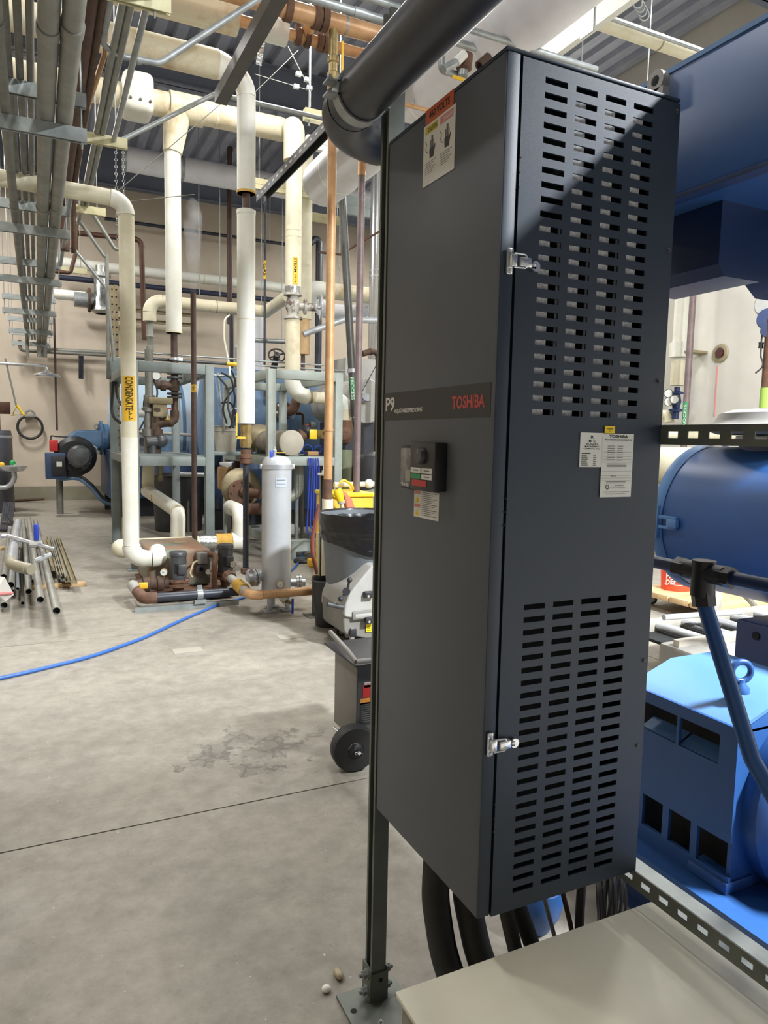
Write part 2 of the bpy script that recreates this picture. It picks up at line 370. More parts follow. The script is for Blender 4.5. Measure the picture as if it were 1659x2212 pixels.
struct(build('wall_front', MB().box((XL - .2, YF - .2, -.2), (XR + .2, YF, ZC + .3)), mat('wall_brown_grey', '#5f5a54', .8, 0, '#55504b', 1.2), smooth=False))
struct(build('baseboard_back', MB().box((XL, YB - .12, 0), (XR, YB, .31)), mat('curb_concrete', '#8b8678', .8, 0, '#79755f', 3), smooth=False))
# roof deck: ribbed steel sheets
deckm = mat('deck_steel', '#9da2b0', .5, .1, '#8b909e', 2)
ceil = struct(build('ceiling', MB().box((XL - .2, YF - .2, ZC + .12), (XR + .2, YB + .2, ZC + .3)), deckm, smooth=False))
pw = .914; n = int((XR - XL) / pw) + 1; prof = [(0, 0), (.05, 0), (.08, .075), (.17, .075), (.2, 0), (.305, 0)]
ref = None
for i in range(n):
    x0 = XL + i * pw
    if ref is None:
        b_ = MB(); pts = []
        for k in range(3): pts += [(k * .305 + x, z) for x, z in prof[:-1]]
        pts.append((.914, 0))
        vs = [(x0 + x, y, ZC + z) for y in (YF, YB) for x, z in pts]; q = len(pts)
        b_.add(vs, [(j, j + 1, q + j + 1, q + j) for j in range(q - 1)]); ref = build('deck_panel', b_, deckm, ceil, smooth=False)
    else:
        o = ref.copy(); COL.objects.link(o); o.location.x = i * pw
# roof beams: I sections along X, and joists along Y between them
beamm = mat('beam_slate', '#666c7b', .55, 0, '#5a606e', 2)
def ibeam(y, z0, z1, w_=.2, nm='trim_1'):
    b_ = MB().box((XL, y - w_ / 2, z0), (XR, y + w_ / 2, z0 + .025)).box((XL, y - w_ / 2, z1 - .025), (XR, y + w_ / 2, z1)).box((XL, y - .012, z0), (XR, y + .012, z1))
    return struct(build(nm, b_, beamm, smooth=False))
for k, (y, h) in enumerate(((0.2, .55), (6.3, .6), (11.8, .62), (16.6, .75))): ibeam(y, ZC - h, ZC, nm='trim_%d' % (k + 1))
# high bay fixtures that carry the lamps
for i, (x, y, z, p) in enumerate(LAMPS):
    where = ['right of the cabinet behind the camera', 'over the right side of the hall', 'far over the right wall', 'straight above the cream enclosure', 'over the near conduit rack', 'over the middle of the conduit rack', 'over the far rack end', 'over the condensate tank', 'far over the right wall corner'][i]
    t = thing('high_bay_fixture', 'white high bay lamp under the roof ' + where, 'lamp', (x, y, z), 'high bay lamps')
    build('housing', MB().box((x - .3, y - .6, z), (x + .3, y + .6, z + .08)), 'pvc', t)
    [build('hanger_rod', MB().cyl((x, y + s_, z + .08), (x, y + s_, ZC + .1), .006, 6), 'galv', t) for s_ in (-.4, .4)]
# ================================================================ drive cabinet
CX0, CX1, CY0, CY1, CZ0, CZ1 = .768, 1.189, 1.125, 1.598, .55, 2.196
dc = thing('drive_cabinet', 'tall dark grey adjustable speed drive cabinet with slotted vent door in the foreground', 'cabinet', (CX0, CY0, CZ0))
t_ = .003
build('housing', MB().box((CX1 - t_, CY0 + .02, CZ0), (CX1, CY1, CZ1)).box((CX0 + t_, CY1 - t_, CZ0), (CX1 - t_, CY1, CZ1)), 'coatb', dc, smooth=False)
build('top_plate', MB().bev((CX0, CY0 - .001, CZ1 - .004), (CX1 + .004, CY1, CZ1 + .003), .0015), 'coatb', dc)
build('bottom_plate', MB().box((CX0 + t_, CY0 + .004, CZ0), (CX1 - t_, CY1 - t_, CZ0 + .004)), 'coatb', dc, smooth=False)
fc = build('front_cover', MB().bev((CX0, CY0 + .001, CZ0), (CX0 + .012, CY1, CZ1 - .004), .004, 2), 'coat', dc)
build('corner_post', MB().bev((CX0 + .002, CY0, CZ0 - .002), (CX0 + .031, CY0 + .02, CZ1 - .004), .0025, 2), 'coatb', dc)
# slotted door: a sheet with real slots
DX0, DX1, DZ0, DZ1 = CX0 + .0346, CX1 + .003, CZ0 - .004, CZ1 - .008
xs = [DX0]
for c in (.8532, .9247, .9967, 1.0682): xs += [c, c + .0516]
xs.append(DX1)
zs = [DZ0]; up0, up1, lo0, lo1 = 2.159, 1.5587, 1.178, .588
cent = [lo1 + (lo0 - lo1) * i / 23 for i in range(24)] + [up1 + (up0 - up1) * i / 23 for i in range(24)]
for c in cent: zs += [c - .0055, c + .0055]
zs.append(DZ1)
b_ = MB(); nx = len(xs)
b_.v = [(x, CY0, z) for z in zs for x in xs]
b_.f = [(j * nx + i, j * nx + i + 1, (j + 1) * nx + i + 1, (j + 1) * nx + i) for j in range(len(zs) - 1) for i in range(nx - 1) if not (i % 2 == 1 and j % 2 == 1)]
door = build('vent_door', b_, 'coatb', dc, label='slate grey door panel with two blocks of horizontal vent slots', smooth=False)
sol = door.modifiers.new('thickness', 'SOLIDIFY'); sol.thickness = .004; sol.offset = 0
build('door_flange', MB().box((DX0, CY0, DZ0), (DX0 + .002, CY0 + .02, DZ1)).box((DX1 - .002, CY0, DZ0), (DX1, CY0 + .03, DZ1)).box((DX0, CY0, DZ0), (DX1, CY0 + .02, DZ0 + .002)), 'coatb', door, smooth=False)
for (px, py) in ((1464, 240), (1446, 540), (1424, 823), (1392, 1427), (1378, 1611)):
    p = P(px, py, Y=CY0 - .004); build('screw', MB().lathe([(.0001, -.004), (.003, -.0035), (.0045, 0), (.0045, .004)], (p.x, CY0 - .002, p.z), (0, 1, 0), 10), 'motor', door)
for px, py in ((1125, 340), (1123, 372), (1121, 404), (1092, 1077), (1091, 1106), (1089, 1135), (1068, 1738), (1067, 1768), (1066, 1797)):
    p = P(px, py, Y=CY0 - .002); build('rivet_hole', MB().cyl((p.x, CY0 - .0026, p.z), (p.x, CY0 - .0005, p.z), .0017, 8), 'dark', door)
# what shows behind the slots: dusty fins on a dark chassis
ch = build('inner_chassis', MB().box((CX0 + .02, CY0 + .07, CZ0 + .01), (CX1 - .01, CY0 + .08, CZ1 - .02)), 'dark', dc, smooth=False)
for i, c in enumerate((.8532, .9247, .9967, 1.0682)):
    z1 = 1.921 if i == 0 else 2.144
    s_ = (c / CY0) * .011
    build('dusty_fin', MB().box((c + s_ - .012, CY0 + .010, 1.545), (c + s_ + .026, CY0 + .013, z1)), 'dust', ch, smooth=False)
    build('dusty_fin', MB().box((c + s_ + .046, CY0 + .010, 1.545), (c + s_ + .058, CY0 + .013, 1.907)), 'dust', ch, smooth=False) if i < 3 else None
# stripe with writing on the front cover
XF = CX0 - .0006
def fpt(px, py, x=XF): return P(px, py, X=x)
def frect(par, name, TL, BR, m, x=XF, th=.0008):
    a, c = fpt(*TL), fpt(*BR)
    return build(name, MB().box((x - th, min(a.y, c.y), min(a.z, c.z)), (x + th, max(a.y, c.y), max(a.z, c.z))), m, par, smooth=False), max(a.y, c.y), min(a.y, c.y), max(a.z, c.z), min(a.z, c.z)
z1s, z0s = (fpt(829, 852.4).z + fpt(1059.5, 823).z) / 2, (fpt(827.5, 909.4).z + fpt(1056, 899).z) / 2
st = build('name_stripe', MB().box((CX0 - .0008, CY0 + .012, z0s), (CX0 + .001, CY1 - .002, z1s)), 'stripe', dc, label='black stripe with red and white lettering across the front cover', smooth=False)
def ftext(par, txt, pL, pR, h, m, x=CX0 - .0012, bold=.01):
    a, c = fpt(*pL, x=x), fpt(*pR, x=x); z = (a.z + c.z) / 2
    return text(par, txt, (x, a.y, z), (0, c.y - a.y, 0), (0, 0, h), m, bold)
ftext(st, 'P9', (833, 889.5), (852, 887), .033, 'paper', bold=.025)
ftext(st, 'ADJUSTABLE SPEED DRIVE', (851.5, 895.5), (912, 891), .0125, 'paper', bold=.03)
ftext(st, 'TOSHIBA', (975.5, 884), (1047, 880), .026, mat('logo_red', '#b5403c', .5), bold=.03)
# 460 volts sticker
def fq(name, par, yL, yR, z0, z1, m, x, th=.0005): return build(name, MB().box((x - th, yR, z0), (x + th, yL, z1)), m, par, smooth=False)
oL, oR = fpt(920, 250).y, fpt(980.5, 210).y; oz1, oz0 = (fpt(920, 238).z + fpt(980.5, 195).z) / 2, (fpt(919, 272).z + fpt(980, 228).z) / 2
vl = fq('voltage_label', dc, oL, oR, oz0 - .01, oz1, 'orange', CX0 - .0006)
vl['label'] = 'orange 460 volts label near the top of the front cover'
text(vl, '460 VOLTS', (CX0 - .0013, oL - .016, oz0 + .008), (0, -(oL - oR) * .74, 0), (0, 0, (oz1 - oz0) * .5), 'ink', .03)
wL, wR = fpt(915, 340).y, fpt(983, 300).y; wz1, wz0 = (fpt(917, 275).z + fpt(985, 224).z) / 2, (fpt(913, 405).z + fpt(980, 367).z) / 2
wl = fq('warning_label', dc, wL, wR, wz0, wz1, 'paper', CX0 - .0008); wl['label'] = 'white label with yellow caution and red danger hands'
ww, hh, xw = wL - wR, wz1 - wz0, CX0 - .0014
HAND = [(.05, 0), (.0, .25), (-.02, .42), (.1, .42), (.1, .8), (.2, .8), (.2, .46), (.27, .46), (.27, 1.0), (.37, 1.0), (.37, .46), (.43, .46), (.43, .97), (.53, .97), (.53, .44), (.6, .44), (.62, .78), (.71, .78), (.7, .35), (.85, .55), (.95, .5), (.72, .12), (.68, 0)]
for k, (u0, bm_, word) in enumerate(((.06, 'yellowb', 'CAUTION'), (.54, 'pink', 'DANGER'))):
    yl = wL - ww * u0
    bb = fq('signal_band', wl, yl, yl - ww * .4, wz1 - hh * .16, wz1 - hh * .04, mat('sign_yellow_dull', '#c2b23c', .5) if k == 0 else 'pink', CX0 - .0013, .0003)
    text(bb, word, (CX0 - .0019, yl - ww * .09, wz1 - hh * .14), (0, -ww * .29, 0), (0, 0, hh * .075), 'ink' if k == 0 else 'paper', .012)
    build('hand_pictogram', MB().prism(HAND, (xw, yl - ww * .15, wz0 + hh * .42), (0, -ww * .2, 0), (0, 0, hh * .36), (-1, 0, 0), .0003), mat('ink_soft', '#3c3d40', .6), wl, smooth=False)
    build('shock_mark', MB().sweep([(xw, yl - ww * a, wz0 + hh * c) for a, c in ((.01, .73), (.05, .68), (.02, .6), (.07, .54), (.12, .52))], .0008, 5), 'inkg', wl)
    fp = MB()
    for j in range(6):
        z = wz0 + hh * (.36 - j * .035); fp.box((xw - .0002, yl - ww * (.38 - .06 * (j % 3)), z), (xw, yl - ww * .02, z + .0012))
    build('fine_print', fp, 'inkg', wl, smooth=False)
# keypad and film-covered display
kL, kM, kR = fpt(884, 1000).y, fpt(911, 1000).y, fpt(939, 1000, CX0 - .03).y
kz1, kz0 = fpt(900, 962).z, fpt(900, 1056).z
kp = build('keypad', MB().bev((CX0 - .03, kR, fpt(930, 1061, CX0 - .02).z), (CX0, kM, fpt(925, 955, CX0 - .02).z), .003), 'blackpl', dc, label='black plastic keypad with round dial and coloured keys')
ds = build('display', MB().bev((CX0 - .022, kM + .001, kz0), (CX0, kL, kz1), .003), 'stripe', dc, label='display covered in crumpled clear film')
build('film', MB().bev((CX0 - .025, kM + .006, kz0 + .008), (CX0 - .021, kL - .004, kz1 - .006), .0015), 'screen', ds)
build('note_card', MB().box((CX0 - .0258, kM + .006, kz0 + .018), (CX0 - .0245, (kM + kL) / 2, (kz0 + kz1) / 2 - .006)), mat('card_beige', '#a29e8e', .6), ds, smooth=False)
text(ds, 'TOSHIBA', (CX0 - .0262, kL - .012, kz0 + .006), (0, -(kL - kM) * .62, 0), (0, 0, .008), 'paper', .02)
kc = (kM + kR) / 2; kw = kM - kR
p = Vector((CX0 - .03, kc, fpt(925, 985, CX0 - .03).z))
dial = build('dial', MB().lathe([(.0001, .012), (.016, .012), (.018, .009), (.018, 0)], p, (-1, 0, 0), 24), 'motor', kp)
build('dial_mark', MB().box((p.x - .0126, p.y - .001, p.z + .004), (p.x - .0119, p.y + .001, p.z + .014)), 'paper', dial, smooth=False)
zk = [fpt(925, y, CX0 - .03).z for y in (1011, 1025, 1038, 1054)]
for (m_, y0, y1, z1, z0, tx) in (('paper', .06, .47, zk[0], zk[1], 'MON'), ('paper', .51, .92, zk[0], zk[1], 'ESC'), ('green', .06, .47, zk[1], zk[2], 'RUN'), ('paper', .51, .92, zk[1], zk[2], 'L/R'), ('red', .12, .7, zk[2], zk[3], 'STOP')):
    k_ = build('key', MB().box((CX0 - .0315, kM - kw * y1, z0 + .001), (CX0 - .0295, kM - kw * y0, z1 - .001)), m_, kp, smooth=False)
    if m_ == 'paper': build('key_print', MB().box((CX0 - .0318, kM - kw * (y1 - .1), (z0 + z1) / 2 - .0012), (CX0 - .0314, kM - kw * (y0 + .1), (z0 + z1) / 2 + .0012)), 'inkg', k_, smooth=False)
# small warning sticker under the keypad
aL, aR = fpt(894.5, 1095).y, fpt(948, 1100).y; az1, az0 = fpt(896, 1058).z, (fpt(893, 1114).z + fpt(947, 1127).z) / 2
sw = fq('hazard_sticker', dc, aL, aR, az0, az1, 'paper', CX0 - .0006); sw['label'] = 'white sticker with two red danger bands and yellow triangles'
aw, ah, xa = aL - aR, az1 - az0, CX0 - .0012
for k in (0, 1):
    zt = az1 - ah * (.02 + .49 * k)
    fq('signal_band', sw, aL - aw * .02, aL - aw * .26, zt - ah * .12, zt, 'pink', xa, .0002)
    tri = build('hazard_triangle', MB().prism([(-.5, 0), (.5, 0), (0, 1)], (xa, aL - aw * .14, zt - ah * .44), (0, -aw * .19, 0), (0, 0, ah * .27), (-1, 0, 0), .0003), 'yellowb', sw, smooth=False)
    build('hazard_bolt', MB().prism([(-.1, .1), (.0, .1), (.12, .35), (.02, .35), (.08, .62), (-.08, .3), (.02, .3)], (xa - .0003, aL - aw * .14, zt - ah * .44), (0, -aw * .19, 0), (0, 0, ah * .27), (-1, 0, 0), .0002), 'ink', tri, smooth=False)
fp = MB()
for j in range(13):
    z = az1 - ah * (.07 + j * .069); fp.box((xa - .0002, aL - aw * (.92 - .1 * (j % 3)), z), (xa, aL - aw * .31, z + .0014))
build('fine_print', fp, 'inkg', sw, smooth=False)
# data plates on the door
YD = CY0 - .003
def drect(name, px0, py0, px1, py1, m, par, y=YD, th=.0006):
    a, c = P(px0, py0, Y=y), P(px1, py1, Y=y); o = build(name, MB().bev((a.x, y - th, c.z), (c.x, y + th, a.z), .0004, 1), m, par); return o, a.x, c.x, a.z, c.z
dp, x0, x1, z1, z0 = drect('maker_plate', 1254, 934, 1301, 1009, 'paper', door); dp['label'] = 'small pale maker plate with printed rows'
yy = YD - .001; pwid, phei = x1 - x0, z1 - z0
def dtext(par, tx, u, v, wd, h, bold=.012, m='ink'): text(par, tx, (x0 + pwid * u, yy, z0 + phei * v), (pwid * wd, 0, 0), (0, 0, phei * h), m, bold)
dtext(dp, 'R', .44, .83, .12, .09, .03); dtext(dp, 'M  C', .36, .72, .28, .08, .03); dtext(dp, 'ROGERS', .25, .645, .5, .055); dtext(dp, 'MACHINERY', .2, .575, .6, .05); dtext(dp, 'COMPANY, INC.', .15, .505, .7, .05)
fp = MB().box((x0 + pwid * .08, yy, z0 + phei * .385), (x0 + pwid * .45, yy + .0003, z0 + phei * .41))
build('bar', fp, 'ink', dp, smooth=False)
fp = MB()
for j in range(6):
    z = z0 + phei * (.325 - j * .056); fp.box((x0 + pwid * .08, yy, z), (x0 + pwid * (.3 + .03 * (j % 3)), yy + .0003, z + phei * .026)); fp.box((x0 + pwid * .58, yy, z), (x0 + pwid * (.68 + .03 * (j % 2)), yy + .0003, z + phei * .02))
build('fine_print', fp, 'inkg', dp, smooth=False)
dp, x0, x1, z1, z0 = drect('data_plate', 1302, 936, 1362, 1073, 'paper', door, YD - .0006); dp['label'] = 'tall silver data plate headed by the maker name'
yy = YD - .0017; pwid, phei = x1 - x0, z1 - z0
dtext(dp, 'TOSHIBA', .2, .935, .6, .045, .03); dtext(dp, 'TRANSISTOR INVERTER', .06, .892, .88, .024, .01)
dtext(dp, 'Serial No.', .3, .325, .2, .016); dtext(dp, 'LISTED IND.', .45, .175, .3, .018); dtext(dp, 'TOSHIBA INTERNATIONAL CORPORATION', .08, .075, .85, .014)
fp = MB()
for v in (.8, .765, .73, .7, .665, .62, .58, .52, .5, .48, .24, .22, .14, .045):
    k = 2 if v > .56 else 1; fp.box((x0 + pwid * .17, yy, z0 + phei * v), (x0 + pwid * (.4 if k == 2 else .8), yy + .0003, z0 + phei * (v + .009)))
    if k == 2: fp.box((x0 + pwid * .48, yy, z0 + phei * v), (x0 + pwid * .66, yy + .0003, z0 + phei * (v + .009)))
for v in (.71, .64, .595, .55, .41, .34, .3, .26): fp.box((x0 + pwid * .02, yy, z0 + phei * v), (x0 + pwid * .97, yy + .0003, z0 + phei * (v + .0022)))
build('fine_print', fp, 'inkg', dp, smooth=False)
build('listing_mark', MB().torus((x0 + pwid * .22, yy, z0 + phei * .16), (0, 1, 0), phei * .032, .0006, 20, 5), 'ink', dp)
dp, x0, x1, z1, z0 = drect('yellow_tag', 1306.5, 920, 1328, 936, 'yellowb', door, YD - .0012); yy = YD - .0024; pwid, phei = x1 - x0, z1 - z0
dtext(dp, 'PASSED', .18, .5, .6, .2); dtext(dp, 'QC', .4, .18, .16, .2)
# toggle latches
def latch(px, py):
    p = P(px, py, Y=CY0); x, z = p.x, p.z; y = CY0 - .003
    l = build('latch', MB().bev((x - .006, y - .003, z - .024), (x + .008, y, z + .024), .003), 'chrome', dc, label='chrome toggle latch')
    build('catch', MB().bev((x - .003, y - .013, z - .012), (x + .011, y - .002, z + .012), .003), 'chrome', l)
    build('bail', MB().sweep(smooth_path([(x + .004, y - .012, z + .0125), (x + .028, y - .013, z + .012), (x + .034, y - .013, z + .004)], .004), .0017, 8).sweep(smooth_path([(x + .004, y - .012, z - .0125), (x + .028, y - .013, z - .012), (x + .034, y - .013, z - .004)], .004), .0017, 8), 'chrome', l)
    build('lever', MB().bev((x + .016, y - .015, z - .01), (x + .042, y - .001, z + .008), .003), 'chrome', l)
    build('tab', MB().cyl((x + .056, y - .008, z - .004), (x + .056, y - .005, z - .004), .0095, 16).box((x + .042, y - .008, z - .009), (x + .056, y - .005, z + .001)).lathe([(.0001, -.005), (.004, -.004), (.005, 0)], (x + .05, y - .008, z - .002), (0, 1, 0), 10), 'chrome', l)
    for s_ in (-1, 1): build('screw', MB().lathe([(.0001, -.003), (.003, -.002), (.004, 0)], (x + .001, y - .003, z + .018 * s_), (0, 1, 0), 10), 'steel', l)
latch(1097, 565); latch(1055, 1607)
# ================================================================ strut channel helper
def channel(mb, p0, p1, openv, w_=.0413, t=.0026):
    """C-channel between p0, p1 with its mouth towards openv"""
    p0, p1, n = Vector(p0), Vector(p1), Vector(openv).normalized(); d = (p1 - p0).normalized(); s_ = d.cross(n); h = w_ / 2; L = (p1 - p0).length
    def slab(a0, a1, b0, b1):
        vs = [p0 + d * k * L + s_ * a + n * b for k in (0, 1) for a in (a0, a1) for b in (b0, b1)]
        mb.add(vs, [(0, 1, 3, 2), (4, 6, 7, 5), (0, 4, 5, 1), (2, 3, 7, 6), (0, 2, 6, 4), (1, 5, 7, 3)])
    slab(-h, h, -h, -h + t); slab(-h, -h + t, -h + t, h); slab(h - t, h, -h + t, h); slab(-h + t, -h + .0095, h - t, h); slab(h - .0095, h - t, h - t, h)
    slab(-h + .0075, -h + .0095, h - .009, h - t); slab(h - .0095, h - .0075, h - .009, h - t)
    return mb
PX, PY = .787, 1.6205
ps = thing('strut_post', 'upright galvanised strut post carrying the drive cabinet, bolted to the floor', 'post', (PX, PY, 0))
build('channel', channel(MB(), (PX, PY, .012), (PX, PY, 2.5), (-1, 0, 0)), 'strutd', ps, smooth=False)
ba = build('post_base', MB().box((PX - .026, PY - .026, .008), (PX - .0215, PY + .026, .10)).box((PX + .0215, PY - .026, .008), (PX + .026, PY + .026, .10)).box((PX - .0215, PY - .026, .008), (PX + .0215, PY - .0215, .088)).box((PX - .0215, PY + .0215, .008), (PX + .0215, PY + .026, .10)), 'strutd', ps, smooth=False)
build('base_plate', MB().bev((PX - .097, PY - .145, 0), (PX + .075, PY + .04, .008), .001, 1), 'strutd', ps)
for s_ in (-1, 1):
    for z in (.03, .078):
        build('bolt', MB().cyl((PX + s_ * .026, PY - .004, z), (PX + s_ * .029, PY - .004, z), .014, 16).bolt((PX + s_ * .029, PY - .004, z), (s_, 0, 0), .011, .011), 'galv', ba)
build('bolt', MB().cyl((PX + .004, PY - .027, .066), (PX + .004, PY - .026, .066), .006, 12), 'dark', ba)
for a, c in ((-.075, -.03), (.055, -.115), (-.075, -.115), (.055, -.03)):
    build('anchor_hole', MB().cyl((PX + a, PY + c, .0075), (PX + a, PY + c, .0085), .0085, 14), 'dark', ps)
build('anchor_bolt', MB().bolt((PX - .03, PY - .1, .008), (0, 0, 1), .008, .007), 'galv', ps)
# ================================================================ large black pipe passing overhead beside the post
BX, BZ, BR_ = .696, 2.291, .0587
bp_ = thing('black_pipe', 'large black steel pipe running overhead past the top of the drive cabinet', 'pipe', (BX, 1.7, BZ - .06))
e, arc, x_ = arc_pts((BX, 0, BZ), (BX, 1.8135, BZ), (3.0, 1.8135, BZ - .03), .15, 14)
build('pipe', MB().cyl((BX, -1.2, BZ), e, BR_, 32), 'black', bp_)
build('elbow', MB().sweep(arc, BR_ * 1.02, 32), 'black', bp_)
build('pipe', MB().cyl(x_, (3.0, 1.8135, BZ - .03), BR_ * .98, 28), 'black', bp_)
yb = 1.61
cl = build('pipe_clamp', MB().hollow((BX, yb - .016, BZ), (BX, yb + .016, BZ), BR_ + .005, BR_ + .0005, 32), 'galv', bp_, label='galvanised two-piece clamp')
for s_ in (-1, 1): build('clamp_ear', MB().box((BX - BR_ - .028, yb - .016, BZ + s_ * .014 - .002), (BX - BR_ + .004, yb + .016, BZ + s_ * .014 + .002)), 'galv', cl)
build('clamp_bolt', MB().bolt((BX - BR_ - .016, yb, BZ + .016), (0, 0, 1), .008, .008), 'galv', cl)
build('clamp_ear', MB().box((BX + BR_ - .002, yb - .016, BZ - .02), (PX - .02, yb + .016, BZ - .014)), 'galv', cl)
# ================================================================ cream box in the near corner
cb = thing('cream_enclosure', 'cream painted metal enclosure top in the near bottom corner', 'enclosure', (.587, .6, 0))
build('lid', MB().bev((.587, .45, .446), (1.248, 1.122, .458), .004, 2), 'creambox', cb)
build('body', MB().bev((.597, .46, .05), (1.238, 1.112, .446), .004, 1), mat('box_cream_shaded', '#8d8b7e', .5, 0, '#7d7b6e', 3), cb)  # sides in a darker cream than the lid, their shade put into the colour
build('handle_slot', MB().bev((.5945, 1.04, .36), (.598, 1.08, .405), .001, 1), 'dark', cb)
for a in (.62, 1.18):
    for c in (.5, 1.06): build('foot', MB().box((a, c, 0), (a + .03, c + .03, .05)), 'blackpl', cb, smooth=False)
# ================================================================ slotted struts behind the cabinet
def slotted(name, label, x, zt, y0, y1, w_=.041, m='strut', slots=True):
    t = thing(name, label, 'strut', (x, y0, zt - w_))
    b_ = MB(); L = y1 - y0; sp = .0508; k = int(L / sp); ys = [y0]
    for i in range(k): c = y0 + (i + .5) * sp; ys += [c - .013, c + .013]
    ys.append(y1); zz = [zt - w_, zt - w_ / 2 - .007, zt - w_ / 2 + .007, zt]; ny = len(ys)
    b_.v = [(x, y, z) for z in zz for y in ys]
    b_.f = [(j * ny + i, j * ny + i + 1, (j + 1) * ny + i + 1, (j + 1) * ny + i) for j in range(3) for i in range(ny - 1) if not (j == 1 and i % 2 == 1)]
    o = build('slotted_web', b_, 'strutd', t, smooth=False); s_ = o.modifiers.new('thickness', 'SOLIDIFY'); s_.thickness = .0026
    build('top_leg', MB().box((x + .001, y0, zt - .0026), (x + w_, y1, zt)), m, t, smooth=False)  # top leg toned brighter than the web, light from above put into the colour
    build('bottom_leg', MB().box((x + .001, y0, zt - w_), (x + w_, y1, zt - w_ + .0026)), m, t, smooth=False)
    return t
slotted('slotted_strut', 'slotted steel strut with bright top edge running from under the cabinet over the cream enclosure', 1.192, .545, .1, 1.59)
slotted('slotted_strut', 'dark slotted strut behind the cabinet at the height of the data plates', 1.193, 1.5426, .1, 1.59, .041, 'strutd')
# ================================================================ flexible conduits and cables under the cabinet
def low(p): return (p[0] * .947, p[1] * .947, 1.5 - (1.5 - p[2]) * .947)
def flex(label, pts, r, m='rubber', seg=18, name='flexible_conduit', n=10, br=.25, cat='conduit', group=None):
    return tag(build(name, MB().sweep(smooth_path([low(p) for p in pts] + [Vector(low(pts[-1])) + Vector((.02, -.02, -.06))], br, n), r, seg), m), label, cat, group)
yc = 1.50
a0 = P(905, 1850, Y=1.52); a1 = P(905, 1960, Y=1.50); a2 = P(955, 2110, Y=1.42)
flex('leftmost thick black flexible conduit dropping from under the drive cabinet', [(.90, 1.50, .52), (.895, 1.50, .33), (.905, 1.47, .2), (.93, 1.38, .05), (.95, 1.3, -.0)], .034)
flex('second thick black flexible conduit beside the leftmost one under the drive cabinet', [(.972, 1.49, .52), (.975, 1.48, .33), (.99, 1.44, .2), (1.02, 1.36, .05), (1.04, 1.28, -.0)], .034)
flex('slim black flexible conduit just under the near bottom corner of the drive cabinet', [(.965, 1.33, .52), (.975, 1.33, .44), (1.0, 1.3, .3), (1.05, 1.25, .04)], .017)
flex('slim black conduit curving under the door of the drive cabinet', [(1.01, 1.36, .52), (1.02, 1.35, .42), (1.06, 1.31, .28), (1.10, 1.25, .04)], .019)
flex('thin grey cable hanging under the drive cabinet door', [(1.05, 1.28, .52), (1.06, 1.27, .42), (1.09, 1.25, .3), (1.1, 1.22, .03)], .005, 'condd', 8, 'cable', cat='cable')
flex('dirty thin cable hanging beside the blue cap under the cabinet', [(1.12, 1.30, .52), (1.13, 1.30, .43), (1.16, 1.28, .3), (1.15, 1.24, .03)], .006, 'iron', 8, 'cable', cat='cable')
ckc = P(1318, 1948, Y=1.33); ck = thing('cable_coil', 'coil of black cable hanging under the right end of the drive cabinet', 'cable', ckc)
for i in range(11):
    rr = .058 + .005 * (i % 5); build('cable_loop', MB().torus(ckc + Vector((.007 * (i - 5), .01 * math.sin(i), -.002 * i)), (.75 + .06 * math.sin(i * 2), -.6, .12 * math.cos(i)), rr, .0042, 40, 7), 'rubber', ck)
build('cable_tail', MB().sweep(smooth_path([ckc + Vector((0, 0, .06)), ckc + Vector((-.02, .02, .16)), (1.17, 1.38, .56)], .06), .005, 8), 'rubber', ck)
flex('pair of black cables looping down left of the coil', [(1.21, 1.3, .52), (1.2, 1.3, .42), (1.17, 1.27, .33), (1.16, 1.24, .1)], .011, 'rubber', 10, 'cable', cat='cable')
qf = P(1160, 1965, Z=.06); tag(build('capped_fitting', MB().lathe([(.0001, .085), (.05, .08), (.07, .05), (.07, .0), (.05, -.065)], (qf.x, qf.y, .066), (.1, -.2, 1), 20), 'blue'), 'blue capped fitting on the floor under the drive cabinet', 'fitting')
# ================================================================ blue air compressor package
BXW = 1.297
ov = thing('overhead_blue_duct', 'long blue boxed machine duct overhead right of the drive cabinet', 'duct', (BXW, 1.4, 1.86))
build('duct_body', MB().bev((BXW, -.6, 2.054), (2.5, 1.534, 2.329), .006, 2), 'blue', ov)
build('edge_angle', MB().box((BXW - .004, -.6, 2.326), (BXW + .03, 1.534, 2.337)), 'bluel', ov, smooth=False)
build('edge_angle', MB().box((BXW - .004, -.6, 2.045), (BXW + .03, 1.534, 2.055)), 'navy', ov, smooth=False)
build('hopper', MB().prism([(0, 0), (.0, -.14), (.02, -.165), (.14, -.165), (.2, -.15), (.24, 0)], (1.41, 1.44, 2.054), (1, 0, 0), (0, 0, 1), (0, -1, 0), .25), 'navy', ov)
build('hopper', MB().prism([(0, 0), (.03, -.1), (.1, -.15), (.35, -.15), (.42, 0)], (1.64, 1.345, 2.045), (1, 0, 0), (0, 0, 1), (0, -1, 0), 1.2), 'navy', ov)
q = P(1425, 178, X=1.288)
lug = build('lifting_lug', MB().hollow((1.274, q.y, q.z), (1.294, q.y, q.z), .024, .0115, 24).box((1.274, q.y - .024, q.z - .05), (1.294, q.y + .024, q.z - .018)), 'greylt', ov, label='pale lifting lug with round eye')
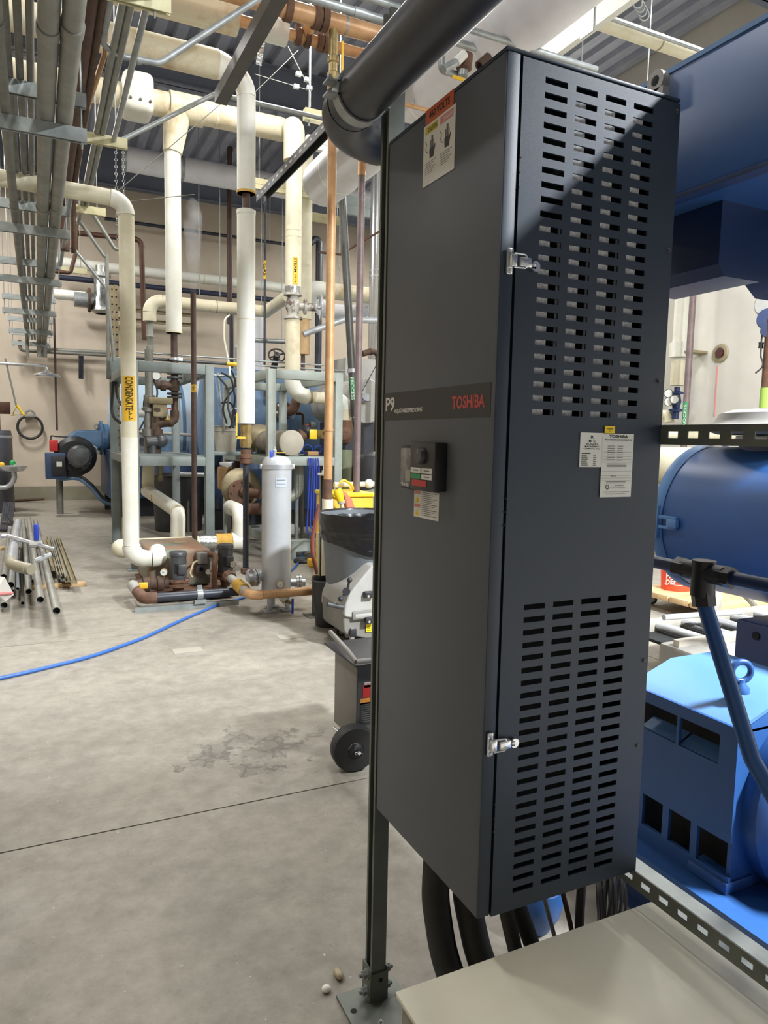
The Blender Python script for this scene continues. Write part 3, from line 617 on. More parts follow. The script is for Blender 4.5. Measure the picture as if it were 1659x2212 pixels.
# skid, motor
sk = thing('compressor_skid', 'blue steel skid rail on the floor under the blue motor', 'skid', (1.7, 1.5, 0))
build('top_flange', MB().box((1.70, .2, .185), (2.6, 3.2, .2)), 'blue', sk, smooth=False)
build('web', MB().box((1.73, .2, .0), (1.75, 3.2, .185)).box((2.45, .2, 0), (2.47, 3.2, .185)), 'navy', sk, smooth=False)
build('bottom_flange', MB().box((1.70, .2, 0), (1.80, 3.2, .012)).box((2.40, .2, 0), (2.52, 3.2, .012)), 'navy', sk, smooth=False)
mo = thing('electric_motor', 'big blue electric motor with square vent openings beside the drive cabinet', 'motor', (1.78, 1.6, .2))
MX = 1.79
def py_(px, py): return P(px, py, X=MX)
# side sheet with openings
y_near = py_(1590, 1570).y; y_far = 1.765
ops = [(py_(1470, 1540).y, py_(1392, 1510).y, .575, .662), (py_(1562, 1590).y, py_(1474, 1560).y, .575, .662)]
b_ = MB(); ysl = sorted(set([y_near, y_far] + [v for o_ in ops for v in o_[:2]]))
lows = [(py_(1434, 1800).y, py_(1390, 1800).y), (py_(1495, 1830).y, py_(1446, 1830).y), (py_(1580, 1880).y, py_(1506, 1880).y)]
ysl = sorted(set(ysl + [v for o_ in lows for v in o_])); zsl = [.2, .25, .355, .572, .662, .70]; ny = len(ysl)
b_.v = [(MX, y, z) for z in zsl for y in ysl]
def hole(i, j):
    yc_ = (ysl[i] + ysl[i + 1]) / 2
    if j == 3: return any(a < yc_ < c for a, c, *_ in ops)
    if j == 1: return any(a < yc_ < c for a, c in lows)
b_.f = [(j * ny + i, j * ny + i + 1, (j + 1) * ny + i + 1, (j + 1) * ny + i) for j in range(len(zsl) - 1) for i in range(ny - 1) if not hole(i, j)]
sd = build('side_sheet', b_, 'blue', mo, smooth=False); s_ = sd.modifiers.new('thickness', 'SOLIDIFY'); s_.thickness = .012; s_.offset = 1 if False else -1
SECT = [(MX, .70), (1.97, .765), (2.2, .765), (2.38, .70), (2.38, .69), (2.2, .752), (1.97, .752), (MX, .688)]
build('top_cover', MB().prism(SECT, (0, y_near - .012, 0), (1, 0, 0), (0, 0, 1), (0, 1, 0), y_far - y_near), 'bluel', mo)  # paler than the side sheet: light from above put into the colour
build('far_side', MB().box((2.37, y_near, .2), (2.38, y_far, .7)), 'blue', mo, smooth=False)
build('dark_fill', MB().box((MX + .05, y_near + .01, .205), (2.36, y_far - .01, .685)), 'dark', mo, smooth=False)  # black box added inside so the vent openings look dark
for a, c, z0, z1 in ops: build('louvre', MB().add([(MX - .003, a, z0), (MX - .003, c, z0), (MX + .06, c, z0 + .028), (MX + .06, a, z0 + .028), (MX - .003, a, z0 - .006), (MX - .003, c, z0 - .006), (MX + .06, c, z0 + .022), (MX + .06, a, z0 + .022)], [(0, 1, 2, 3), (7, 6, 5, 4), (0, 4, 5, 1), (3, 2, 6, 7), (0, 3, 7, 4), (1, 5, 6, 2)]), 'bluel', mo, smooth=False)
build('end_plate', MB().box((MX + .004, y_near - .012, .2), (2.376, y_near + .002, .688)).prism([(MX, .68), (1.97, .75), (2.2, .75), (2.376, .68)], (0, y_near - .012, 0), (1, 0, 0), (0, 0, 1), (0, 1, 0), .014), 'blue', mo, smooth=False)
build('end_bell', MB().lathe([(.30, 0), (.30, .05), (.27, .08), (.2, .1), (.2, .22), (.0001, .24)], (2.12, y_near - .012, .44), (0, -1, 0), 40), 'blue', mo)
build('mounting_foot', MB().bev((MX - .02, y_near - .02, .2), (MX + .1, y_near + .12, .235), .005), 'blue', mo).location.z += .001
q = P(1600, 1470, Z=.80)
eb = build('eye_bolt', MB().torus((q.x, q.y, q.z + .028), (.35, .9, 0), .03, .0095, 28, 10).lathe([(.028, -.035), (.026, -.02), (.014, -.008), (.012, .004)], q, (0, 0, 1), 16), 'blue', mo)
g0 = P(1590, 1336, X=2.45); gc = tag(build('gear_case', MB().bev((2.45, .7, .2), (3.0, g0.y, g0.z), .01), 'navy'), 'navy gear case block behind the eye bolt of the blue motor', 'machine')
p = P(1633, 1373, X=2.45); build('plug_hole', MB().cyl((2.446, p.y, p.z), (2.451, p.y, p.z), .016, 14), 'dark', gc)
# intake filter vessel
iv = thing('intake_filter', 'blue horizontal air intake vessel with grey cap behind the cabinet edge', 'vessel', (2.64, 1.9, .9))
VC = Vector((2.66, 2.2, 1.19)); VR = .31
build('shell', MB().lathe([(VR, 0), (VR, .62)], VC, (0, -1, 0), 56), 'blue', iv)
build('far_head', MB().lathe([(VR + .012, -.03), (VR + .014, 0), (VR + .004, .018)], VC, (0, -1, 0), 56).lathe([(VR, -.01), (VR * .8, -.07), (.0001, -.1)], VC, (0, -1, 0), 40), 'bluel', iv)
build('near_ring', MB().lathe([(VR, .60), (VR + .012, .61), (VR + .012, .64), (VR - .02, .66)], VC, (0, -1, 0), 56), 'blue', iv)
build('near_shell', MB().lathe([(VR - .02, .64), (VR - .03, 1.15), (.0001, 1.16)], VC, (0, -1, 0), 48), 'blue', iv)
NX, NY = 2.73, 1.93
build('neck', MB().lathe([(.175, 1.33), (.165, 1.42), (.165, 1.53)], (NX, NY, 0), (0, 0, 1), 40), 'navy', iv)
build('clamp_band', MB().lathe([(.178, 1.515), (.18, 1.53), (.178, 1.545), (.16, 1.545)], (NX, NY, 0), (0, 0, 1), 40), 'steel', iv)
build('cap', MB().lathe([(.25, 1.55), (.295, 1.565), (.302, 1.585), (.275, 1.592), (.26, 1.61), (.245, 1.635), (.20, 1.65), (.0001, 1.655)], (NX, NY, 0), (0, 0, 1), 48), mat('cap_grey', '#8f8d88', .6, 0, '#7d7b77', 6), iv)
p = P(1440, 1125, X=2.355)
lt = build('toggle_clamp', MB().bev((2.335, 2.10, 1.195), (2.352, 2.215, 1.21), .003).bev((2.335, 2.10, 1.155), (2.352, 2.215, 1.168), .003), 'bluel', iv)
build('clamp_lever', MB().bev((2.326, 2.09, 1.165), (2.349, 2.14, 1.20), .004).bev((2.33, 2.19, 1.11), (2.352, 2.225, 1.25), .004), 'bluel', lt)
# rail with fitting and slanting leg
RX = 1.5; c0 = P(1520, 1236, X=RX)
gr = thing('guard_rail', 'dark blue pipe rail with black tee and slanting blue leg before the motor', 'rail', (RX, 1.1, .6))
r0 = .0165
build('rail', MB().cyl((RX, 1.62, c0.z), (RX, .3, c0.z), r0, 20), 'navy', gr)
build('tee_fitting', MB().cyl((RX, c0.y - .062, c0.z), (RX, c0.y + .062, c0.z), r0 * 1.5, 20).cyl((RX, c0.y, c0.z + .03), (RX, c0.y, c0.z - .06), r0 * 1.75, 20), 'blackpl', gr)
build('hex_nut', MB().cyl((RX, c0.y + .05, c0.z), (RX, c0.y + .085, c0.z), r0 * 1.6, 6), 'blackpl', gr)
build('hex_nut', MB().cyl((RX, c0.y - .05, c0.z), (RX, c0.y - .085, c0.z), r0 * 1.6, 6), 'blackpl', gr)
l1 = P(1625, 1640, X=RX); l2 = P(1665, 1760, X=RX)
build('hex_nut', MB().cyl((RX, c0.y - .0, c0.z - .045), (RX, c0.y - .008, c0.z - .085), r0 * 1.75, 6), 'blackpl', gr)
build('leg', MB().sweep(smooth_path([(RX, c0.y - .004, c0.z - .07), l1, (RX + .03, l2.y - .03, l2.z - .02), (RX + .25, l2.y - .08, l2.z - .06)], .08), .0195, 20), 'blue', gr)
# ================================================================ conduit rack along the left of the ceiling
ORD = ['nearest', 'second', 'third', 'fourth', 'fifth', 'sixth', 'farthest']
TY = [2.55, 5.1, 7.62, 10.08, 12.7, 15.1, 17.2]
RL, RR, ZLO, ZUP = -.42, .335, 3.4, 3.61
proto = None
for i, y in enumerate(TY):
    if proto is None:
        t = thing('conduit_trapeze', 'x', 'rack', (RL, y, ZLO), 'conduit trapezes'); proto = t
        for z in (ZLO, ZUP): build('strut_bar', channel(channel(MB(), (RL, y, z - .0206), (RR, y, z - .0206), (0, 0, 1)), (RL, y, z - .062), (RR, y, z - .062), (0, 0, -1)), 'strut', t, smooth=False)
        for x in (RL + .03, RR - .03):
            build('hanger_rod', MB().cyl((x, y, ZLO - .12), (x, y, ZC + .1), .0055, 8), 'galv', t)
            for z in (ZLO - .095, ZUP - .095): build('nut', MB().cyl((x, y, z), (x, y, z + .009), .011, 6), 'galv', t)
    else: t = copy_thing(proto, (0, y - TY[0], 0))
    t['label'] = '%s double-deck strut trapeze of the overhead conduit rack, counted from the camera' % ORD[i]
YE = 17.25
lower = [('thick galvanised conduit, rightmost of the two fat ones on the rack', 139, .05, 'cond'), ('thick galvanised conduit, leftmost of the two fat ones on the rack', 99, .05, 'cond'),
         ('medium conduit at the left edge of the lower deck', 10, .032, 'condd')]
def conduit(label, x, z, r, m, yend=YE, y0=-1.5, drop=.35, coup=(3.3, 6.4, 9.4, 12.4)):
    t = thing('conduit', label, 'conduit', (x, y0, z), 'conduits on the overhead rack')
    build('pipe', MB().sweep(smooth_path([(x, y0, z), (x, yend, z), (x, yend, z - drop)], .12 + r), r, 12), m, t)
    for c in coup: build('coupling', MB().cyl((x, c + (x * 7) % .8, z), (x, c + .09 + (x * 7) % .8, z), r * 1.14, 12), m, t)
    return t
for lab, px, r, m in lower: conduit(lab, xat(5.1, ZLO + r, px), ZLO + r + .001, r, m, YE - (.0 if r > .04 else .1))
for k, (px, r) in enumerate(((20, .021), (43, .021), (66, .021))):
    conduit('%s small conduit on the upper deck of the rack' % ['leftmost', 'middle', 'rightmost'][k], xat(5.05, ZUP + r, px), ZUP + r + .001, r, 'condd', YE - .2, drop=.2)
# back wall conduit that the rack feeds
run('wall_conduit', 'thin grey conduit along the back wall under the end of the rack', 'conduit', [P(42, 735, Y=17.4), P(44, 757, Y=17.4), P(240, 768, Y=17.4)], .035, 'condd')
run('wall_conduit', 'straight grey conduit on the back wall above the safety shower bracket', 'conduit', [P(95, 755, Y=17.5), P(246, 762, Y=17.5)], .045, 'cond')
b_ = channel(MB(), P(175, 768, Y=17.45), P(175, 818, Y=17.45), (0, -1, 0), .1)
tag(build('wall_bracket', b_, 'black', smooth=False), 'short dark strut bracket fixed to the back wall left of the grey frame', 'bracket')
# ---- second rack of cream double struts, carrying brown pipes and bent conduits
CRZ = 3.95; crx = P(275, 318, Z=CRZ).x
for i, py in enumerate((25, 318, 464, 590)):
    y = yat(crx, CRZ, py)
    t = thing('cream_trapeze', '%s cream painted double strut hung beside the conduit rack' % ORD[i], 'rack', (crx, y, CRZ), 'cream trapezes')
    for z in (CRZ, CRZ + .0413): build('strut_bar', channel(MB(), (crx - .62, y, z), (crx, y, z), (0, 0, -1 if z == CRZ else 1)), 'creamst', t, smooth=False)
    for x in (crx - .09, crx - .55): build('hanger_rod', MB().cyl((x, y, CRZ - .06), (x, y, ZC), .0055, 8), 'galv', t)
def yrun(px, py, Z): p = P(px, py, Z=Z); return p.x
zc = CRZ + .07
x1 = yrun(175, 150, zc)
t = run('brown_pipe', 'dark brown copper pipe running beside the two fat conduits', 'pipe', [(yrun(181, 100, zc), -1, zc), (yrun(181, 100, zc), 9.0, zc), (yrun(181, 100, zc), 9.0, zc - .5)], .05, 'copperd', collars=True)
run('rusty_conduit', 'rust-stained conduit just right of the dark brown pipe', 'conduit', [(yrun(206, 100, zc), -1, zc), (yrun(206, 100, zc), 8.4, zc), (yrun(206, 100, zc), 8.6, zc - .6)], .027, 'iron')
cpx = yrun(222, 60, zc + .1)
tag(build('copper_tube', MB().sweep(smooth_path([(cpx, -1, zc + .1), (cpx, 5.0, zc + .1), (cpx + .03, 5.5, zc + .05), (cpx - .03, 6.4, zc + .02), (cpx - .03, 9, zc)], .3), .018, 10), 'copper'), 'thin bright copper tube hanging right of the rusty conduit', 'tube')
xs3 = [yrun(a, 100, zc) for a in (246, 263, 282)]
for k, x in enumerate(xs3):
    lab = ['left', 'middle', 'right'][k]
    Yb = [10.2, 9.7, yat(x, zc, 300)][k]
    if k < 2:
        e = P([233, 261][k], [700, 690][k], Y=9.9 if k else 10.2); m1 = P([167, 187][k], [469, 440][k], Y=Yb); m2 = P([228, 253][k], [557, 545][k], Y=Yb)
        pts = [(x, -1, zc), (x, Yb - .5, zc), m1, m2, (e.x, Yb, e.z + .9), (e.x, Yb, 2.45)]
        tag(build('bent_conduit', MB().sweep(smooth_path(pts, .18), .024, 10), 'cond'), '%s of three rusty conduits, bending down to the box on the grey frame' % lab, 'conduit')
    else:
        a, b2, c2 = P(243, 313, Y=Yb), P(466, 202, Y=Yb), P(836, 277, Y=Yb)
        pts = [(x, -1, zc), (a.x, Yb, a.z), (b2.x, Yb, b2.z), (c2.x, Yb, b2.z - .01)]
        tag(build('bent_conduit', MB().sweep(smooth_path(pts, .14), .021, 10), 'galv'), 'right of three rusty conduits, rising bright to the dark overhead strut', 'conduit')
a = P(137, 509, Y=10.2); b2 = P(230, 623, Y=10.2)
tag(build('bent_conduit', MB().sweep(smooth_path([(a.x - .05, 7, 3.55), (a.x - .05, 10.0, 3.55), a, b2, (b2.x + .03, 10.2, 3.0), (b2.x + .08, 10.2, 2.45)], .15), .02, 10), 'galv'), 'slanting galvanised conduit leaving the main rack towards the grey frame', 'conduit')
xk_ = yrun(232, 30, zc); Yk = yat(xk_, zc, 112)
a = [(xk_, -1, zc), (xk_, Yk - .1, zc), P(270, 124, Y=Yk), P(345, 137, Y=Yk), P(585, -20, Y=Yk)]
tag(build('bent_conduit', MB().sweep(smooth_path(a, .12), .022, 10), 'galv'), 'galvanised conduit bending out of the left cluster and rising over the white pipe', 'conduit')
t2 = MB().cyl(P(296, 129, Y=Yk), P(306, 131, Y=Yk), .028, 12); tag(build('conduit_coupling', t2, 'galv'), 'ringed compression coupling on the rising galvanised conduit', 'coupling')
# chains hanging from the cream strut
for k, px in enumerate((250, 266)):
    t = thing('hanging_chain', '%s of two thin chains hanging below the second cream strut' % ['left', 'right'][k], 'chain', P(px, 480, Y=8.4), 'hanging chains')
    p = P(px, 330, Y=8.4)
    for j in range(26):
        z = p.z - j * .036
        build('link', MB().torus((p.x, p.y, z), (1, 0, 0) if j % 2 else (0, 1, 0), .014, .0035, 8, 4), 'galv', t)
# ================================================================ insulated headers and drops in the middle
Y3 = 6.2
hd = thing('white_header', 'thick white insulated header pipe crossing behind the conduits at upper left', 'pipe', (.5, Y3, 4.3))
hz = 4.515; hx = P(532, 250, Y=Y3).x
build('pipe', MB().cyl((-1.2, Y3, hz), (hx - .24, Y3, hz), .112, 24), 'creamold', hd)
e, arc, x_ = arc_pts((hx - .6, Y3, hz), (hx, Y3, hz), (hx, Y3, 3), .2, 10)
build('elbow', MB().sweep([(hx - .26, Y3, hz)] + arc, [.112] + [.1, .09] + [.08] * 9, 24), 'pvc', hd)
zt, zb = zat(hx, Y3, 419), zat(hx, Y3, 456); zq = zat(hx, Y3, 915)
build('pipe', MB().cyl(x_, (hx, Y3, zt), .077, 24), 'white', hd)
build('end_ring', MB().cyl((hx, Y3, zt), (hx, Y3, zt + .02), .08, 24), 'tape', hd)
build('bare_pipe', MB().cyl((hx, Y3, zt), (hx, Y3, zb), .033, 16), 'brown', hd)
build('pipe', MB().cyl((hx, Y3, zb), (hx, Y3, zq), .077, 24), 'white', hd)
build('end_ring', MB().cyl((hx, Y3, zb - .03), (hx, Y3, zb + .004), .08, 24), 'white', hd)
build('seam_band', MB().cyl((hx, Y3, zat(hx, Y3, 690)), (hx, Y3, zat(hx, Y3, 692)), .0785, 24), 'cream', hd)
v = build('brass_valve', MB().lathe([(.045, 0), (.05, .03), (.055, .05), (.05, .1), (.045, .13), (.055, .15), (.055, .2)], (hx, Y3, zat(hx, Y3, 967)), (0, 0, 1), 8), 'brass', hd, label='brass ball valve with yellow lever')
build('lever', MB().box((hx - .1, Y3 - .06, zat(hx, Y3, 945)), (hx - .09, Y3 - .045, zat(hx, Y3, 893))).box((hx - .1, Y3 - .06, zat(hx, Y3, 948)), (hx - .02, Y3 - .045, zat(hx, Y3, 943))), 'yellow', v, smooth=False)
build('union', MB().lathe([(.04, 0), (.052, .01), (.052, .05), (.06, .055), (.06, .08), (.045, .09), (.045, .13)], (hx, Y3, zat(hx, Y3, 1003)), (0, 0, 1), 12), 'rust', hd)
build('black_pipe', MB().cyl((hx, Y3, zat(hx, Y3, 1003)), (hx, Y3, zat(hx, Y3, 1225)), .026, 16), 'black', hd)
build('union', MB().lathe([(.03, 0), (.045, .01), (.045, .05), (.03, .06)], (hx, Y3, zat(hx, Y3, 1240)), (0, 0, 1), 10), 'rust', hd)
# stained header behind with blanket and two drops
Y5 = 9.5
sh = thing('stained_header', 'cream header pipe with tan stains crossing the upper middle', 'pipe', (1.2, Y5, 5.3))
sz = 5.51; sr = .145; xe = P(626, 300, Y=Y5).x
build('pipe', MB().cyl((-1.5, Y5, sz), (xe - .1, Y5, sz), sr, 24), 'creamold', sh)
build('blanket', MB().bev((P(262, 220, Y=Y5).x, Y5 - .24, sz - .22), (P(328, 220, Y=Y5).x, Y5 + .2, sz + .24), .08, 4), 'white', sh, label='quilted white insulation blanket')
for j in range(3): build('blanket_stud', MB().sph((P(277 + 21 * j, 230, Y=Y5).x, Y5 - .245, sz - .1), .018, 8, 5), 'inkg', sh)
build('wide_sleeve', MB().cyl((P(365, 230, Y=Y5).x, Y5, sz), (P(438, 230, Y=Y5).x, Y5, sz), sr * 1.2, 24), 'creamold', sh)
for px in (464, 586, 600): build('band', MB().cyl((P(px, 260, Y=Y5).x, Y5, sz), (P(px, 260, Y=Y5).x + .025, Y5, sz), sr * 1.02, 24), 'cream', sh)
xd = P(374, 500, Y=Y5).x; za, zb = zat(xd, Y5, 720), sz
build('tee', MB().cyl((P(385, 290, Y=Y5).x, Y5, sz), (xd, Y5, zat(xd, Y5, 330)), .17, 24, .115), 'creamold', sh)
build('drop_pipe', MB().cyl((xd, Y5, zat(xd, Y5, 325)), (xd, Y5, za), .098, 24), 'white', sh)
build('band', MB().cyl((xd, Y5, za), (xd, Y5, za + .03), .101, 24), 'cream', sh)
zfl = zat(xd, Y5, 812)
build('bare_drop', MB().cyl((xd, Y5, za), (xd, Y5, zat(xd, Y5, 905)), .042, 16), 'brown', sh)
build('pipe_clamp', MB().cyl((xd, Y5, zat(xd, Y5, 778)), (xd, Y5, zat(xd, Y5, 773)), .06, 14).box((xd, Y5 - .03, zat(xd, Y5, 779)), (xd + .1, Y5 + .03, zat(xd, Y5, 772))), 'steel', sh)
for py in (809, 818, 853, 860): build('flange', MB().cyl((xd, Y5, zat(xd, Y5, py)), (xd, Y5, zat(xd, Y5, py - 4)), .095, 16), 'motor', sh)
build('tee_body', MB().cyl((xd, Y5, zat(xd, Y5, 845)), (xd, Y5, zat(xd, Y5, 822)), .062, 14).cyl((xd, Y5, zat(xd, Y5, 834)), (xd - .22, Y5, zat(xd, Y5, 834)), .05, 14).cyl((xd - .17, Y5, zat(xd, Y5, 834)), (xd - .11, Y5, zat(xd, Y5, 834)), .07, 8), 'iron', sh)
zz = zat(xd, Y5, 912)
build('bare_elbow', MB().sweep(smooth_path([(xd, Y5, zz + .15), (xd, Y5, zz), (xd - .35, Y5, zz)], .1), .055, 14), 'iron', sh)
# elbow and steam drop
sd = thing('steam_pipe', 'cream insulated steam pipe dropping to a flanged valve and stepping right', 'pipe', (xe, Y5, 1.6))
yst = Y5 - .35
xs_ = P(634, 500, Y=yst).x
build('elbow', MB().sweep(smooth_path([(xe - .18, Y5, sz), (xe, Y5, sz), (xs_, yst, sz - .08), (xs_, yst, sz - .5)], .16), .135, 22), 'creamold', sd)
z1_, z2_, z3_, z4_ = zat(xs_, yst, 632), zat(xs_, yst, 690), zat(xs_, yst, 855), zat(xs_, yst, 455)
build('pipe', MB().cyl((xs_, yst, sz - .4), (xs_, yst, z1_), .105, 24), 'cream', sd)
for py in (320, 500, 514): build('band', MB().cyl((xs_, yst, zat(xs_, yst, py)), (xs_, yst, zat(xs_, yst, py) + .012), .107, 24), 'creamold', sd)
fc_ = Vector((-xs_, -yst, 0))
lb = build('pipe_marker', arc_band((xs_, yst, zat(xs_, yst, 560)), (0, 0, -1), .106, zat(xs_, yst, 560) - zat(xs_, yst, 617), .33, fc_ + Vector((.25, 0, 0)) * 10), 'yellow', sd, label='yellow steam marker')
text_cyl(lb, 'STEAM \u2192\u2192', (xs_, yst, zat(xs_, yst, 561)), (0, 0, -1), .1085, zat(xs_, yst, 561) - zat(xs_, yst, 614), .17, fc_ + Vector((.25, 0, 0)) * 10)
build('foil_end', MB().cyl((xs_, yst, z1_ - .02), (xs_, yst, z1_ + .07), .108, 20), 'foil', sd)
va = build('gate_valve', MB().lathe([(.12, 0), (.12, .03), (.07, .04), (.075, .1), (.1, .15), (.1, .2), (.075, .26), (.07, .29), (.12, .3), (.12, .33)], (xs_, yst, z2_ + .0), (0, 0, 1), 18).cyl((xs_, yst, (z1_ + z2_) / 2), (xs_ + .3, yst - .06, (z1_ + z2_) / 2), .05, 14).cyl((xs_ + .14, yst - .03, (z1_ + z2_) / 2), (xs_ + .17, yst - .035, (z1_ + z2_) / 2), .1, 14), mat('valve_white', '#b9b6ae', .6, .1, '#5a4a42', 7, (.5, .6)), sd, label='white painted flanged gate valve with hand wheel')
hwc = Vector((P(693, 672, Y=yst - .08).x, yst - .08, (z1_ + z2_) / 2))
build('hand_wheel', MB().torus(hwc, (1, -.25, 0), .15, .013, 28, 8).cyl(hwc - Vector((0, 0, .15)), hwc + Vector((0, 0, .15)), .01, 8).cyl(hwc - Vector((.03, .14, 0)), hwc + Vector((.03, .14, 0)), .01, 8).cyl((xs_ + .28, yst - .07, hwc.z), hwc, .018, 10), 'steel', va)
xr = P(747, 862, Y=yst).x
pth = [(xs_, yst, z2_), (xs_, yst, z3_), (xr, yst, z3_ - .02), (xr, yst, zat(xr, yst, 908))]
e1, ar1, x1_ = arc_pts(*pth[:3], .22); e2, ar2, x2_ = arc_pts(*pth[1:], .17)
build('pipe', MB().cyl(pth[0], e1, .098, 24), 'creamold', sd); build('elbow', MB().sweep(ar1, .104, 22), 'pvc', sd)
build('pipe', MB().cyl(x1_, e2, .075, 22), 'creamold', sd); build('elbow', MB().sweep(ar2, .088, 22), 'pvc', sd); build('pipe', MB().cyl(x2_, pth[3], .085, 22), 'creamold', sd)
for q in (x1_.lerp(e2, .06), x1_.lerp(e2, .95)): build('band', MB().cyl(q, q + Vector((.03, 0, 0)), .08, 20), 'tan', sd)
zf = pth[3][2]
build('strainer', MB().lathe([(.04, .02), (.09, 0), (.1, -.06), (.1, -.2), (.07, -.3), (.0001, -.34)], (xr, yst, zf), (0, 0, 1), 16).lathe([(.11, 0), (.115, .03), (.06, .09), (.0001, .1)], (xr - .06, yst - .1, zf - .2), (-.4, -.8, 0), 16), 'rust', sd)
# twin cream pipe right behind the steam pipe
xb = P(657, 500, Y=10.3).x
tp = thing('cream_drop_pipe', 'second cream pipe close behind the steam pipe, ending above a wooden wrap', 'pipe', (xb, 10.3, 2))
build('pipe', MB().sweep(smooth_path([(xb + .5, 10.3, zat(xb, 10.3, 300)), (xb, 10.3, zat(xb, 10.3, 300)), (xb, 10.3, zat(xb, 10.3, 690))], .25), .115, 20), 'cream', tp)
build('wrap', MB().cyl((xb, 10.3, zat(xb, 10.3, 690)), (xb, 10.3, zat(xb, 10.3, 766)), .1, 16), 'wood', tp)
build('bare_pipe', MB().cyl((xb, 10.3, zat(xb, 10.3, 766)), (xb, 10.3, zat(xb, 10.3, 850)), .03, 12), 'brown', tp)
# ================================================================ condensate pipe on the left
Yc = 6.9; xc_ = P(283, 1150, Y=Yc).x
cp = thing('condensate_pipe', 'white insulated condensate pipe coming down beside the grey frame into the rusty tank', 'pipe', (xc_, Yc, .3))
zt_ = zat(xc_, Yc, 432); zb_ = zat(xc_, Yc, 1208); rr = .0715
build('pipe', MB().cyl((-1.0, Yc, zt_ + .04), (xc_ - .12, Yc, zt_), rr * .95, 20), 'cream', cp)
e, arc, x_ = arc_pts((xc_ - 1, Yc, zt_), (xc_, Yc, zt_), (xc_, Yc, 1), .13)
build('elbow', MB().sweep(arc, rr * 1.03, 20), 'pvc', cp); build('pipe', MB().cyl(x_, (xc_, Yc, zat(xc_, Yc, 945)), rr * .95, 20), 'cream', cp)
e, arc, x2_ = arc_pts((xc_, Yc, 2), (xc_, Yc, zb_), (xc_ + .6, Yc - .03, zb_), .13)
build('pipe', MB().cyl((xc_, Yc, zat(xc_, Yc, 945)), e, rr * 1.0, 20), 'pvc', cp)
build('elbow', MB().sweep(arc, rr * 1.13, 20), 'pvc', cp)
ex = Vector((P(342, 1208, Y=Yc - .03).x, Yc - .03, zb_))
e, arc, x3_ = arc_pts(x2_, ex, (ex.x + .02, ex.y + .5, zb_ + .05), .14)
build('pipe', MB().cyl(x2_, e, rr * 1.08, 20), 'pvc', cp); build('elbow', MB().sweep(arc + [Vector((ex.x + .02, ex.y + .2, zb_ + .03))], rr * 1.13, 20), 'pvc', cp)
fc2 = Vector((-.5, -Yc, 0))
zm0, zm1 = zat(xc_, Yc, 813), zat(xc_, Yc, 909)
lb = build('pipe_marker', arc_band((xc_, Yc, zm0), (0, 0, -1), rr * .955, zm0 - zm1, .85, fc2), 'yellow', cp, label='yellow condensate marker')
text_cyl(lb, 'CONDENSATE\u2192\u2192', (xc_, Yc, zm0 - .008), (0, 0, -1), rr * .955 + .003, (zm0 - zm1) - .016, .42, fc2)
# ================================================================ copper riser with ball valve and overhead copper mains
Y6 = 5.6; xk = P(714, 600, Y=Y6).x
cr = thing('copper_riser', 'long vertical copper pipe hanging from a yellow-handled ball valve', 'pipe', (xk, Y6, .6))
z0_ = zat(xk, Y6, 190)
build('pipe', MB().cyl((xk, Y6, z0_), (xk, Y6, zat(xk, Y6, 935)), .036, 18), 'copper', cr)
build('pipe', MB().cyl((xk, Y6, zat(xk, Y6, 935)), (xk, Y6, zat(xk, Y6, 1035)), .0365, 18), 'copperpt', cr)
build('coupling', MB().cyl((xk, Y6, zat(xk, Y6, 931)), (xk, Y6, zat(xk, Y6, 926)), .04, 18), 'copperpt', cr)
build('stripped_pipe', MB().cyl((xk, Y6, zat(xk, Y6, 1035)), (xk, Y6, zat(xk, Y6, 1078)), .039, 16), 'rust', cr)
build('white_sleeve', MB().cyl((xk, Y6, zat(xk, Y6, 1078)), (xk, Y6, .12), .047, 18), 'cream', cr)
vv = build('ball_valve', MB().lathe([(.03, 0), (.046, .01), (.046, .06), (.042, .07), (.046, .11), (.046, .14), (.036, .15), (.036, .21), (.046, .22), (.046, .26), (.037, .27), (.037, .48)], (xk, Y6, z0_ - .03), (0, 0, 1), 12), 'brass', cr, label='brass ball valve with yellow lever')
build('lever', MB().bev((xk + .045, Y6 - .06, z0_ + .1), (xk + .065, Y6 - .045, z0_ + .34), .006), 'yellow', vv)
ZA, ZB = P(720, 48, Y=Y6).z, P(720, 100, Y=Y6 + .35).z
cm = thing('copper_main', 'upper of two overhead copper mains, with grooved couplings', 'pipe', (1.5, Y6, ZA), 'copper mains')
build('pipe', MB().cyl((.6, Y6, ZA), (P(845, 85, Y=Y6).x, Y6, ZA), .068, 22), 'copper', cm)
build('frayed_insulation', MB().cyl((P(838, 80, Y=Y6).x, Y6, ZA), (P(900, 100, Y=Y6).x, Y6, ZA), .095, 16), 'tape', cm)
build('pipe', MB().cyl((P(880, 100, Y=Y6).x, Y6, ZA), (4.6, Y6, ZA), .066, 18), 'copper', cm)
for px in (622, 684, 700): 
    x = P(px, 30, Y=Y6).x; k = build('grooved_coupling', MB().cyl((x - .025, Y6, ZA), (x + .025, Y6, ZA), .088, 18).box((x - .02, Y6 - .03, ZA + .06), (x + .02, Y6 + .03, ZA + .12)), 'rust', cm)
    build('coupling_bolt', MB().bolt((x, Y6 - .03, ZA + .1), (0, -1, 0), .012, .02), 'steel', k)
build('solder_ring', MB().cyl((P(744, 55, Y=Y6).x, Y6, ZA), (P(748, 55, Y=Y6).x, Y6, ZA), .07, 20), 'galv', cm)
Y7 = Y6 + .35
cm2 = thing('copper_main', 'lower of two overhead copper mains, part wrapped in white insulation', 'pipe', (1.5, Y7, ZB), 'copper mains')
build('pipe', MB().cyl((P(505, 40, Y=Y7).x, Y7, ZB), (P(800, 130, Y=Y7).x, Y7, ZB), .044, 20), 'copper', cm2)
